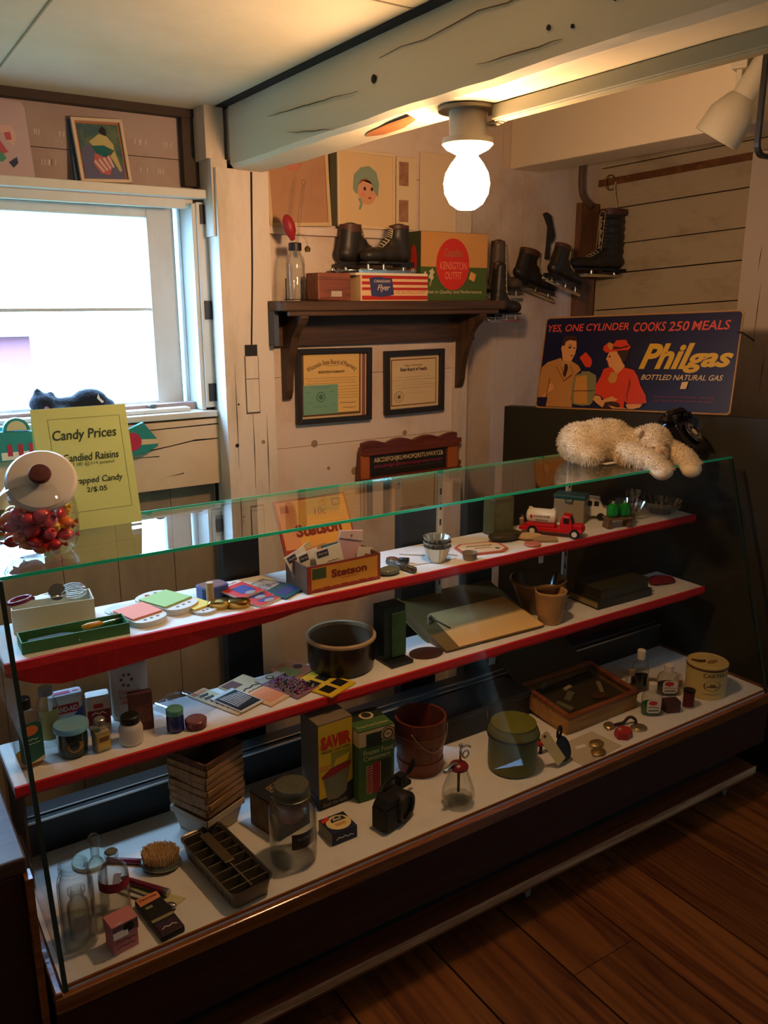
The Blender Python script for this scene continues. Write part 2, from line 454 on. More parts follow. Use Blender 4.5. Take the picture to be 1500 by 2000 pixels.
F = side(0.9745, 0, 0)
CR = pm('crack_shade', srgb(92, 78, 56), 0.9)
random.seed(3)
for (y0, z0, ln, sl) in ((2.0, 1.965, 0.42, -0.02), (1.5, 1.985, 0.9, 0.015), (1.9, 1.915, 0.22, -0.03), (0.95, 1.95, 0.6, 0.02), (1.2, 1.915, 0.2, -0.01)):
    up, lo = [], []
    for k in range(13):
        u = ln * k / 12; w = 0.0008 * math.sin(math.pi * k / 12) + 0.0002
        zz_ = z0 + sl * k / 12 + 0.009 * mnoise.noise(Vector((u * 14, y0 * 5, 0)))
        up.append((-y0 + u, zz_ + w)); lo.append((-y0 + u, zz_ - w))
    b.prism(up + lo[::-1], 0.0015, CR, F)
b.disc(-1.52, 1.955, 0.008, GAP, F, t=0.0016)
b.disc(-1.03, 1.93, 0.004, GAP, F, t=0.0016); b.disc(-0.98, 1.92, 0.003, GAP, F, t=0.0016); b.disc(-0.9, 1.935, 0.003, GAP, F, t=0.0016)
BARE = wood('bare_wood_chip', srgb(150, 96, 52), srgb(110, 64, 30), 0.7, 'y', 10)
b.prism([(-1.64, -1.03), (-1.60, -1.01), (-1.50, -0.995), (-1.42, -0.99), (-1.44, -1.02), (-1.52, -1.045), (-1.60, -1.05)], 0.001, BARE, Matrix(((0, -1, 0, 0), (-1, 0, 0, 0), (0, 0, -1, 1.8725), (0, 0, 0, 1))))
struct(b.build('trim_3'))
# post under the beam
b = MB()
b.bx(0.935, 1.09, 2.25, 2.42, 0, 1.876, WHITE2)
b.bx(0.918, 0.972, 2.27, 2.42, 1.90, 2.04, WHITE2)
b.bx(0.928, 0.975, 2.265, 2.42, 1.70, 1.90, WHITE2)
FP = front(0, 2.2495, 0)
b.prism([(1.036, 1.872), (1.042, 1.872), (1.033, 1.6), (1.022, 1.40), (1.017, 1.40), (1.028, 1.6)], 0.001, GAP, FP)
b.rect(0.998, 1.037, 1.372, 1.404, BLACK, FP, 0.0015)
b.bx(0.998, 1.037, 2.2465, 2.25, 1.21, 1.371, WHITE2)
b.rect(0.998, 1.037, 1.306, 1.3075, GAP, FP, 0.0042)
b.prism([(.9955, 1.207), (.998, 1.207), (.998, 1.372), (.9955, 1.372)], .0012, CR, FP); b.prism([(1.037, 1.207), (1.0395, 1.207), (1.0395, 1.372), (1.037, 1.372)], .0012, CR, FP); b.prism([(.9955, 1.205), (1.0395, 1.205), (1.0395, 1.2085), (.9955, 1.2085)], .0012, CR, FP)
b.disc(1.046, 1.118, .006, MATS['knot'], FP, .001); b.rect(1.0155, 1.0165, .98, 1.205, CR, FP, .0008)
for (px, pz, ln) in ((1.016, 1.00, .2), (0.965, 1.05, .3), (1.06, 0.95, .25)):
    b.prism([(px, pz), (px + .002, pz + ln * .5), (px, pz + ln), (px - .001, pz + ln * .5)], 0.0008, CR, FP)
b.disc(0.962, 1.115, 0.006, GAP, FP, 0.001); b.disc(0.972, 1.235, 0.003, GAP, FP, 0.001)
struct(b.build('trim_4', bevel=0.006, seg=2))
# square boxed beam of the lean-to on the right
b = MB(); b.bx(2.20, 2.36, -2.39, 2.498, 1.997, 2.171, pm('cream_beam', srgb(242, 228, 200), 0.6, bump=(14, .15)))
struct(b.build('trim_5', bevel=0.004))

# window wall, window and ledge
WALLP = pm('pink_grey_boards', srgb(168, 148, 142), 0.75, spot=(srgb(146, 124, 116), 3, .45, .7))
b = MB(); yw = 2.38
WALLV = pm('grey_brown_boards', srgb(166, 146, 122), 0.75, spot=(srgb(132, 114, 94), 4, .45, .72), stretch=(1, 1, .3))
ux = -1.3
for w_ in (.3, .3, .3, .28, .24, .16, .19, .155, .17, .145): b.bx(ux + .001, min(ux + w_ - .001, .94), yw, yw + .03, 0, 1.03, WALLV); ux += w_
b.bx(-1.3, 0.94, yw, yw + .03, 1.032, 1.235, WALLP)
b.bx(-1.3, 0.94, yw, yw + .03, 1.785, 1.905, WALLP); b.bx(-1.3, 0.94, yw, yw + .03, 1.907, 2.06, WALLP)
b.bx(-1.3, -0.27, yw, yw + .03, 1.235, 1.785, WALLP); b.bx(0.912, 0.94, yw, yw + .03, 1.235, 1.785, WALLP)
b.bx(-1.3, 0.94, yw + .03, yw + .12, 0, 1.215, GAP); b.bx(-1.3, 0.94, yw + .03, yw + .12, 1.80, 2.06, GAP)
b.bx(0.91, 0.94, yw + .03, yw + .12, 1.2, 1.82, WHITE2); b.bx(-1.3, -0.27, yw + .03, yw + .12, 1.2, 1.82, GAP)
b.bx(-1.3, 0.93, 2.345, 2.379, 2.012, 2.0335, pm('brown_shade_strip', srgb(64, 52, 44), 0.8))  # dark strip stands in for the shaded gap under the ceiling
b.bx(0.885, 0.935, 2.350, 2.379, 1.835, 2.012, MATS['brown_shade_strip'])  # one dark board colour for dark wood and the shade beside the post
PUN = pm('pale_scratch', srgb(206, 196, 190), .8)
random.seed(11)
for k in range(26):
    u = random.choice((random.uniform(.5, .58), random.uniform(.745, .88))); v = random.choice((1.935, 1.865))
    b.prism([(u, v), (u + .0015, v), (u + .003, v + .012), (u + .001, v + .014)], .0006, PUN, front(0, yw, 0))
struct(b.build('wall_window'))
wn = MB(); b = wn
SASH = pm('window_white_paint', srgb(206, 206, 198), 0.5, spot=(srgb(186, 184, 172), 6, .5, .8), stretch=(1, 1, .4))
b.bx(0.803, 0.883, 2.455, 2.485, 1.205, 1.785, SASH); b.bx(-0.25, 0.803, 2.455, 2.485, 1.757, 1.785, SASH)
b.bx(-0.25, 0.803, 2.455, 2.485, 1.205, 1.238, SASH); b.bx(-0.26, -0.18, 2.455, 2.485, 1.205, 1.785, SASH)
b.bx(-0.2, 0.803, 2.462, 2.480, 1.498, 1.508, SASH); b.bx(0.30, 0.315, 2.462, 2.480, 1.23, 1.76, SASH)
win = struct(b.build('window_1', bevel=0.003))
b = MB(); b.bx(-0.19, 0.81, 2.470, 2.473, 1.23, 1.76, thin_glass('window_pane', (.97, .98, .98))); b.build('pane', win)
b = MB(); b.bx(0.905, 0.945, 2.328, 2.348, 1.222, 1.793, SASH); b.bx(0.893, 0.907, 2.335, 2.50, 1.215, 1.79, SASH)
b.bx(-0.30, 0.905, 2.35, 2.49, 1.787, 1.80, SASH); b.bx(0.8895, 0.8985, 2.425, 2.445, 1.226, 1.787, SASH)
b.build('casing', win, bevel=0.002)
b = MB(); b.bx(-1.2, 0.953, 2.300, 2.42, 1.800, 1.823, SASH); b.bx(-1.2, 0.88, 2.34, 2.36, 1.775, 1.80, SASH); b.build('head_ledge', win, bevel=0.002)
b = MB(); b.bx(-1.2, 0.935, 2.312, 2.49, 1.196, 1.214, SASH); b.bx(-1.2, 0.86, 2.34, 2.49, 1.214, 1.226, SASH); b.build('sill', win, bevel=0.003)
for z in (1.735, 1.475, 1.24):
    b = MB(); b.bx(0.914, 0.935, 2.3235, 2.329, z, z + .052, BLACK); b.tube([(0.9355, 2.3250, z), (0.9355, 2.3250, z + .052)], .0035, BLACK, 8); b.build('hinge', win)
# heavy board under the sill
b = MB(); b.bx(-1.2, 0.934, 2.318, 2.379, 0.995, 1.19, pm('white_board_plain', srgb(214, 190, 160), .6, spot=(srgb(196, 168, 136), 4, .5, .8), bump=(24, .2)))
for pts in ([(0.62, 1.10), (.70, 1.108), (.78, 1.118), (.85, 1.128), (.932, 1.129), (.932, 1.132), (.86, 1.133), (.78, 1.121), (.70, 1.112)], [(.60, 1.098), (.75, 1.092), (.75, 1.095)],
            [(.76, 1.03), (.82, 1.035), (.82, 1.038)], [(.60, 1.168), (.934, 1.172), (.934, 1.176), (.60, 1.17)]):
    b.prism(pts, .001, GAP, front(0, 2.318, 0))
struct(b.build('trim_6', bevel=0.003))

# outside: bright ground, a small pink shed and shrubs, washed out by daylight
b = MB(); b.bx(-14, 14, 2.7, 40, -0.4, -0.3, pm('outside_ground', srgb(84, 82, 58), .9, spot=(srgb(60, 76, 44), 1.2, .45, .6)))
struct(b.build('ground'))
sh = thing('garden_shed', 'small pale pink shed outside the window, washed out by daylight', 'shed', (0.55, 8.9, -0.3))
b = MB(); b.box((0, 0, .75), (2.0, 1.2, 1.5), pm('pink_boards', srgb(118, 74, 82), .8)); b.build('wall', sh)
b = MB(); b.prism([(-1.15, 1.5), (1.15, 1.5), (0, 1.66)], 1.5, pm('shed_roof', srgb(104, 98, 104), .8), front(0, .75, 0)); b.build('roof', sh)
b = MB(); b.box((.35, -.61, .9), (.5, .04, .5), pm('shed_window', srgb(50, 48, 52), .3)); b.build('window', sh)
LEAF = pm('washed_leaves', srgb(46, 78, 40), .8, spot=(srgb(70, 96, 50), 4, .4, .6))
def bush(loc, r, label):
    random.seed(int(loc[0] * 100)); b = MB()
    for k in range(90):
        d = Vector((random.gauss(0, 1), random.gauss(0, 1), random.gauss(0, 1))).normalized() * r * random.uniform(.5, 1)
        c = d + Vector((0, 0, r)); q = Euler((random.uniform(0, 3), random.uniform(0, 3), random.uniform(0, 3))).to_matrix().to_4x4()
        b.prism([(-.5 * r * .4, 0), (0, .2 * r * .5), (.5 * r * .4, 0), (0, -.2 * r * .5)], .01, LEAF, T(*c) @ q)
    return props(b.build('shrub', loc=loc), label, 'shrub', 'shrubs outside the window')
bush((1.5, 7.6, -.3), .30, 'round green shrub outside, in front of the pink shed')
bush((2.3, 8.4, -.3), .35, 'small green shrub outside the window, right of the pink shed')
bush((1.12, 6.2, -.3), .36, 'green shrub outside the window, nearest the left edge')
# ================================================================== display case
TOPZ, S1, S2, FLZ = 1.066, 0.861, 0.633, 0.369
CX0, CX1 = 0.191, 2.258
case = thing('display_case', 'long glass display case on a dark wooden base full of old shop goods', 'display case', (0, 0, 0))
b = MB(); b.bx(CX0 - .004, CX1 + .004, 1.505, 1.822, TOPZ - .0065, TOPZ, PANE); b.build('top_glass', case)
b = MB(); b.bx(CX0 - .004, CX1 + .004, 1.5035, 1.505, TOPZ - .0065, TOPZ, EDGE); b.bx(CX0 - .004, CX1 + .004, 1.822, 1.8235, TOPZ - .0065, TOPZ, EDGE)
b.build('glass_edge', case, label='bright green polished front edge of the top glass')
b = MB(); b.add([(CX0, 1.506, TOPZ - .007), (CX1, 1.506, TOPZ - .007), (CX1, 1.305, FLZ), (CX0, 1.305, FLZ)], [(0, 1, 2, 3)], thin_glass('front_glass', (.90, .905, .885), 1.14)); b.build('front_glass', case)
SIDEG = thin_glass('end_glass', (.9, .93, .92), 1.25)
for xx, nm in ((CX0, 'left'), (CX1, 'right')):
    b = MB(); b.add([(xx, 1.506, TOPZ - .007), (xx, 1.305, FLZ), (xx, 1.82, FLZ), (xx, 1.82, TOPZ - .007)], [(0, 1, 2, 3)], SIDEG); b.build('end_glass', case)
DARKEDGE = pm('dark_glass_edge', srgb(30, 40, 36), .25)
for xx in (CX0, CX1):
    b = MB(); b.add([(xx - .004, 1.500, TOPZ - .007), (xx + .004, 1.500, TOPZ - .007), (xx + .004, 1.508, TOPZ - .007), (xx - .004, 1.508, TOPZ - .007),
                     (xx - .004, 1.298, FLZ - .01), (xx + .004, 1.298, FLZ - .01), (xx + .004, 1.306, FLZ - .01), (xx - .004, 1.306, FLZ - .01)],
                    [(0, 1, 2, 3), (4, 7, 6, 5), (0, 4, 5, 1), (1, 5, 6, 2), (2, 6, 7, 3), (3, 7, 4, 0)], DARKEDGE); b.build('corner_strip', case)
# base
b = MB(); b.bx(CX0 - .02, CX1 + .02, 1.300, 1.80, .190, .338, PANEL); b.bx(CX0 + .03, CX1 - .03, 1.36, 1.77, .113, .19, BLACK); b.build('base_panel', case, bevel=.002)
b = MB(); b.bx(CX0 - .02, CX1 + .02, 1.290, 1.303, .330, .362, VARN)
b.bx(CX0 - .02, CX0 - .006, 1.292, 1.80, .334, .372, VARN); b.bx(CX1 + .006, CX1 + .02, 1.292, 1.80, .334, .372, VARN); b.build('trim_rail', case, bevel=.003, label='glossy brown rail along the front of the case')
b = MB(); b.bx(CX0 - .004, CX1 + .004, 1.304, 1.78, .340, FLZ, PAPER); b.bx(CX0, CX1, 1.3035, 1.3075, .366, .3715, VARN); b.build('floor_board', case, label='white paper-lined floor of the case')
b = MB(); b.bx(CX0 + .004, CX0 + .010, 1.60, 1.80, FLZ, .60, wood('end_panel_wood', srgb(158, 124, 98), srgb(136, 104, 80), .6, 'z', 8)); b.build('end_panel', case)
# back rail and posts
b = MB(); b.bx(CX0 + .012, CX1, 1.705, 1.78, FLZ, .446, BLACK); b.bx(CX0 + .012, CX1, 1.705, 1.709, .446, .450, STEEL); b.bx(CX0 + .012, CX1, 1.73, 1.734, .446, .450, STEEL); b.build('back_rail', case)
for x0, x1 in ((.735, .83), (1.265, 1.39), (1.50, 1.60)):
    b = MB(); b.bx(x0, x1, 1.835, 1.87, .19, TOPZ - .012, BLACK); b.build('back_post', case)
for xs in (1.392, 1.905):
    b = MB(); b.bx(xs - .009, xs + .009, 1.826, 1.834, .46, TOPZ - .012, pm('white_metal', srgb(196, 190, 178), .4))
    for k in range(12): b.bx(xs - .003, xs + .003, 1.8252, 1.8265, .50 + k * .045, .518 + k * .045, BLACK)
    b.build('shelf_standard', case)
def shelf(z, yf, x0, x1, drape=None, yb=1.822):
    s = MB(); s.bx(x0, x1, yf + .004, yb, z - .02, z - .001, pm('shelf_board', srgb(196, 190, 180), .7)); so = s.build('shelf', case)
    l = MB(); l.bx(x0 + .002, x1 - .002, yf + .004, yb, z - .001, z, PAPER)
    l.build('shelf_liner', so, label='white paper lining the shelf')
    e = MB(); n = 40; vs = []
    for i in range(n + 1):
        u = i / n; xx = x0 + (x1 - x0) * u
        h = .026 if drape is None else .026 + drape(xx)
        wob = .0015 * mnoise.noise(Vector((xx * 14, z * 9, 0)))
        vs += [(xx, yf + .004, z + .0015), (xx, yf - .002 + wob, z + .0008), (xx, yf - .003 + wob, z - .016), (xx, yf + .001 + wob * 3 + h * .10, z - h + wob), (xx, yf + .006 + h * .1, z - h + .002)]
    fs = [(i * 5 + j, i * 5 + j + 1, (i + 1) * 5 + j + 1, (i + 1) * 5 + j) for i in range(n) for j in range(4)]
    fs += [(0, 4, 3, 2, 1), tuple(n * 5 + j for j in range(5))]
    e.add(vs, fs, RED); e.build('red_edging', so, label='red cloth band along the shelf front')
    return so
def sag(x):
    return max(0, .046 * (1 - ((x - .27) / .6))) * min(1, max(0, (x - .19) / .10)) if x < .87 else 0
shelf(S1, 1.605, CX0 + .003, CX1 - .006, sag)
shelf(S2, 1.548, CX0 - .012, CX1 - .004, None, 1.735)
for (xx, z, y) in ((.40, S1, 1.64), (1.62, S1, 1.66), (.62, S1, 1.65)):
    b = MB(); b.add([(xx, y, z - .021), (xx + .022, y, z - .021), (xx + .026, y + .004, z - .07), (xx + .008, y + .004, z - .07)], [(0, 1, 2, 3)], PAPER)
    b.add([(xx, y + .001, z - .021), (xx + .022, y + .001, z - .021), (xx + .026, y + .005, z - .07), (xx + .008, y + .005, z - .07)], [(3, 2, 1, 0)], PAPER)
    if xx > 1: b.build('paper_tab', case)
# red panel inside at the right end, seen behind the bottles
b = MB(); b.bx(1.79, 2.235, 1.80, 1.806, FLZ, .60, pm('dark_red_cloth', srgb(92, 12, 12), .9, bump=(30, .3))); b.build('red_backing', case)

# dolly under the case
dl = thing('dolly', 'low wooden dolly on casters carrying the display case', 'dolly', (0, 0, 0))
b = MB(); b.bx(.17, 2.25, 1.302, 1.80, .078, .112, wood('dolly_board', srgb(112, 60, 32), srgb(82, 40, 22), .5, 'x', 9)); b.build('board', dl, bevel=.002)
b = MB(); b.bx(.17, 2.25, 1.2985, 1.302, .090, .1125, wood('worn_pale_edge', srgb(196, 164, 124), srgb(140, 104, 70), .6, 'x', 14)); b.build('worn_edge', dl, label='scuffed pale front edge')
for cx, cy in ((1.335, 1.365), (2.17, 1.365), (.25, 1.365), (.25, 1.72), (2.17, 1.72)):
    b = MB(); b.bx(cx - .026, cx + .026, cy - .03, cy + .03, .072, .078, STEEL)
    b.prism([(-.022, .074), (.022, .074), (.007, .014), (-.007, .014)], .003, pm('caster_grey', srgb(150, 140, 124), .5, .6), front(cx, cy - .018, 0))
    b.prism([(-.022, .074), (.022, .074), (.007, .014), (-.007, .014)], .003, MATS['caster_grey'], front(cx, cy + .021, 0))
    co = b.build('caster', dl)
    b = MB(); b.cyl(.022, .024, pm('rubber_black', srgb(30, 28, 27), .7), front(cx, cy + .012, .022)); b.build('wheel', co)

# dark counter left of the case
ct = thing('wooden_counter', 'dark brown wooden counter at the left end of the glass case', 'counter', (0, 0, 0))
b = MB(); b.bx(-.9, .150, 1.33, 2.25, 0, .60, PANEL); b.build('body', ct, bevel=.003)
b = MB(); b.bx(-.92, .158, 1.33, 2.26, .60, .63, DKWOOD); b.build('countertop', ct, bevel=.004)
b = MB(); b.bx(.150, .162, 1.31, 1.34, 0, .60, VARN); b.build('corner_post', ct)

# black board behind the right end of the case
PX = T(2.127, 2.398, 0) @ RZ(-75)         # local x from the far end towards the room; -y faces the case
pb = MB(); pb.add([(0, 0, 0), (1.15, 0, 0), (1.15, 0, 1.182), (0, 0, 1.134), (0, .05, 0), (1.15, .05, 0), (1.15, .05, 1.182), (0, .05, 1.134)],
                  [(0, 1, 2, 3), (4, 7, 6, 5), (0, 4, 5, 1), (1, 5, 6, 2), (2, 6, 7, 3), (3, 7, 4, 0)], pm('olive_black_board', srgb(44, 40, 26), .6), False, PX)
cb = props(pb.build('black_board'), 'tall olive black board standing behind the right end of the glass case', 'board')

# ================================================================== lamps and ceiling fittings
lamp = thing('bare_bulb_lamp', 'lit bare bulb in a porcelain socket under the painted beam', 'lamp', (1.044, 1.306, 1.872))
PORC = pm('porcelain', srgb(226, 214, 190), .25)
b = MB(); b.cyl(.056, -.006, pm('plate_grey', srgb(150, 140, 120), .4, .5), None, 28); b.build('ceiling_plate', lamp)
b = MB(); b.lathe([(0, -.006), (.036, -.006), (.034, -.05), (.047, -.052), (.048, -.062), (.040, -.07), (.024, -.078), (0, -.078)], PORC); b.build('socket', lamp)
b = MB(); b.lathe([(.0, -.178), (.016, -.176), (.031, -.166), (.041, -.148), (.0435, -.130), (.040, -.112), (.030, -.095), (.021, -.084), (.017, -.074), (0, -.074)][::-1], glow('lit_bulb', BULB_COLOR, BULB_STRENGTH), None, 32); b.build('bulb', lamp)
b = MB(); b.tube([(.03 + .012 * math.cos(k * 1.1) + k * .0011, -.03 + .010 * math.sin(k * 1.1) - k * .0003, -.03 + k * .0006) for k in range(60)], .0022, pm('cord_white', srgb(220, 204, 170), .6), 6); b.build('pull_cord', lamp)
b = MB(); b.bx(1.056, 1.090, -1.6, 1.255, 1.846, 1.871, pm('conduit_grey_green', srgb(150, 148, 122), .4)); b.bx(1.058, 1.062, -1.6, 1.25, 1.843, 1.848, MATS['conduit_grey_green'])
props(b.build('cable_channel', bevel=.003), 'grey green cable channel running along the underside of the painted beam', 'cable channel')
b = MB(); b.tube(spline([(1.09, 1.27, 1.858), (1.099, 1.18, 1.862), (1.1015, 1.0, 1.865), (1.1015, .6, 1.865)], 6), .005, MATS['cord_white'], 8)
props(b.build('lamp_cable'), 'pale cable leaving the bulb socket along the beam', 'cable')
# track spotlight, off, at the right
sp = thing('track_spotlight', 'white spotlight hanging unlit from a black track at upper right', 'spotlight', (2.075, 1.47, 2.168))
SPW = pm('spot_white', srgb(206, 200, 178), .4)
b = MB(); b.bx(-.30, .50, -.016, .016, -.018, 0, pm('track_black', srgb(40, 36, 30), .5), RZ(20)); b.bx(-.30, .5, .0165, .02, -.018, 0, SPW, RZ(20)); b.build('track', sp)
b = MB(); b.bx(-.028, .028, -.02, .02, -.062, -.018, SPW, RZ(20)); b.bx(-.011, .011, -.008, .008, -.118, -.06, SPW); b.build('arm', sp, bevel=.003)
b = MB(); b.lathe([(0, .13), (.024, .128), (.027, .12), (.027, .045), (.032, .04), (.052, .0), (.054, -.055), (.049, -.055), (.045, -.01), (0, -.005)], SPW, T(-.018, .006, -.172) @ Vector((0, 0, 1)).rotation_difference(Vector((.20, -.48, .86))).to_matrix().to_4x4() @ Matrix.Scale(1.14, 4), 32); b.build('lamp_head', sp)
# rounded black frame hanging at the edge of the view
fr = thing('hanging_frame', 'black rounded frame with a brass inner line at the upper right edge', 'frame', (1.846, 1.25, 1.965))
b = MB(); o = rrect(.25, .235, .03); i_ = rrect(.234, .219, .024)
M = front() @ Matrix.Identity(4)
vs = [(x, y, 0) for x, y in o] + [(x, y, 0) for x, y in i_] + [(x, y, .012) for x, y in o] + [(x, y, .012) for x, y in i_]
n = len(o); fs = []
for k in range(n):
    l = (k + 1) % n
    fs += [(k, n + k, n + l, l), (2 * n + k, 2 * n + l, 3 * n + l, 3 * n + k), (k, l, 2 * n + l, 2 * n + k), (n + k, 3 * n + k, 3 * n + l, n + l)]
b.add(vs, fs, BLACK, False, M @ T(.115, 0, 0)); b.build('frame_rim', fr)
b = MB(); b.tube([(x + .115, y, .008) for x, y in rrect(.232, .217, .023)], .0022, BRASS, 6, True, M); b.build('brass_line', fr)
b = MB(); b.tube([(.115, .117, .006), (.115, .205, .006)], .002, BLACK, 6, False, M); b.build('hanger', fr)
# ================================================================== wall shelf and what stands on it
def solid(mb, voxel):
    """one continuous skin over overlapping rounded pieces; returns (verts, faces)"""
    me = bpy.data.meshes.new('tmp'); me.from_pydata([tuple(p) for p in mb.v], [], [tuple(f) for f in mb.f]); me.update()
    o = bpy.data.objects.new('tmp', me); col.objects.link(o)
    r = o.modifiers.new('r', 'REMESH'); r.mode = 'VOXEL'; r.voxel_size = voxel; r.use_smooth_shade = True
    s = o.modifiers.new('s', 'SMOOTH'); s.factor = 0.5; s.iterations = 4
    dg = bpy.context.evaluated_depsgraph_get(); dg.update()
    e = o.evaluated_get(dg); m2 = e.to_mesh()
    out = ([tuple(v.co) for v in m2.vertices], [tuple(p.vertices) for p in m2.polygons])
    e.to_mesh_clear(); bpy.data.objects.remove(o); bpy.data.meshes.remove(me)
    return out
def skin(mb, voxel, m):
    v, f = solid(mb, voxel)
    return MB().add(v, f, m, True)

ws = thing('wall_shelf', 'dark brown wooden wall shelf with curved brackets above the two framed certificates', 'shelf', (0, 0, 0))
b = MB(); b.prism([(1.075, 2.305), (1.075, 2.17), (1.085, 2.158), (1.90, 2.158), (1.925, 2.18), (1.925, 2.305)], .028, DKWOOD, T(0, 0, 1.498)); b.build('board', ws, bevel=.004)
b = MB(); b.bx(1.10, 1.88, 2.165, 2.18, 1.484, 1.498, DKWOOD); b.build('front_moulding', ws, bevel=.003)
b = MB(); b.bx(1.10, 1.88, 2.288, 2.303, 1.392, 1.498, DKWOOD); b.build('back_rail', ws, bevel=.002)
pr = [(2.303, 1.498), (2.17, 1.498), (2.168, 1.478), (2.18, 1.462), (2.205, 1.445), (2.228, 1.42), (2.245, 1.38), (2.262, 1.34), (2.272, 1.30), (2.276, 1.262), (2.287, 1.235), (2.303, 1.228)]
for x in (1.140, 1.806):
    b = MB(); b.prism(pr, .026, DKWOODZ, T(x, 0, 0) @ Matrix(((0, 0, 1, 0), (1, 0, 0, 0), (0, 1, 0, 0), (0, 0, 0, 1)))); b.build('bracket', ws, bevel=.002)
b = MB(); b.bx(1.075, 1.09, 2.21, 2.30, 1.40, 1.498, pm('blue_grey_box', srgb(70, 78, 92), .6)); b.build('end_block', ws)
SZ = 1.526
# bottle with rubber bulb
bt = thing('glass_bottle', 'clear bottle with glass tubes and a red rubber bulb on the wall shelf', 'bottle', (1.143, 2.20, SZ))
BG = thin_glass('bottle_glass', (.94, .95, .93), 1.5, 0, .55)
b = MB(); b.lathe([(0, .001), (.025, .001), (.027, .006), (.027, .10), (.025, .118), (.017, .130), (.0155, .138), (.0155, .142)], BG); b.lathe([(0, .004), (.0235, .004), (.0245, .1), (.014, .13), (.013, .14)], BG); b.build('bottle', bt)
b = MB(); b.lathe([(.0, .138), (.0185, .138), (.0185, .158), (.015, .160), (0, .160)], BLACK, None, 24); b.build('stopper', bt)
b = MB(); b.tube([(.006, 0, .155), (.018, 0, .235), (.031, 0, .312)], [.0042, .0046, .0052], BG, 10); b.ell((.033, 0, .322), (.007, .007, .009), BG); b.tube(spline([(.012, 0, .185), (.024, 0, .182), (.036, 0, .168), (.04, 0, .148)], 4), .003, BG, 8); b.build('tube', bt)
b = MB(); b.lathe([(0, -.04), (.007, -.038), (.009, -.03), (.016, -.015), (.0175, .003), (.014, .02), (.006, .031), (0, .033)], pm('red_rubber', srgb(150, 30, 34), .45), T(-.017, 0, .203) @ RY(-17)); b.build('rubber_bulb', bt)
b = MB(); b.lathe([(0, 0), (.007, 0), (.009, .01), (.004, .016), (0, .016)], BRASS, T(.04, 0, .136), 12); b.build('valve', bt)
b = MB()
for px, h in ((-.032, .062), (.0, .06), (.034, .06)):
    b.tube([(px, -.034 if px == 0 else 0, 0), (px, -.034 if px == 0 else 0, h)], .0017, BLACK, 6)
b.tube([(.034 * math.cos(t * .3), .034 * math.sin(t * .3), .004) for t in range(21)], .0014, BLACK, 6, True); b.build('wire_stand', bt)
# wooden box
bo = thing('wooden_box', 'reddish brown wooden box left of the striped box on the wall shelf', 'box', (1.258, 2.215, SZ))
b = MB(); b.box((0, 0, .04), (.11, .075, .078), wood('red_brown_wood', srgb(140, 78, 54), srgb(96, 50, 34), .45, 'x', 14)); b.build('body', bo, bevel=.003)
b = MB(); b.rect(-.012, .024, .012, .028, pm('pale_label', srgb(186, 172, 152), .8), front(0, -.0377, 0)); b.build('label', bo)
# striped box
fb = thing('shoe_box', 'red and cream striped skate box with a blue flag badge under the skates', 'box', (1.462, 2.215, SZ))
CRM = pm('box_cream', srgb(226, 188, 140), .75); RDP = pm('box_red', srgb(178, 40, 34), .7); BLP = pm('box_blue', srgb(52, 56, 100), .7)
b = MB(); b.box((0, 0, .0365), (.246, .10, .073), CRM, None); b.build('body', fb)
b = MB(); b.box((-.01, .0, .077), (.262, .104, .007), pm('box_lid_white', srgb(232, 216, 186), .7)); b.build('lid', fb)
F = front(0, -.0505, 0)
b = MB()
for z0, z1 in ((.064, .073), (.047, .056), (.031, .039), (.003, .015)): b.rect(-.118, .122, z0, z1, RDP, F)
b.prism([(-.092, .066), (-.072, .069), (-.055, .070), (-.035, .066), (-.012, .066), (-.004, .018), (-.03, .013), (-.05, .011), (-.085, .014)], .001, BLP, F)
LTX = pm('print_pale', srgb(216, 196, 176), .8)
b.text('CANADIAN', -.048, .057, .058, .008, LTX, F, bold=.01, z=.0012)
b.text('Flyer', -.042, .036, .046, .022, LTX, F, shear=.35, bold=.01, z=.0012)
b.text('ICE SKATING OUTFIT', .058, .024, .112, .009, pm('print_tan', srgb(196, 132, 76), .8), F, bold=.02, z=.0006)
b.build('printed_front', fb)

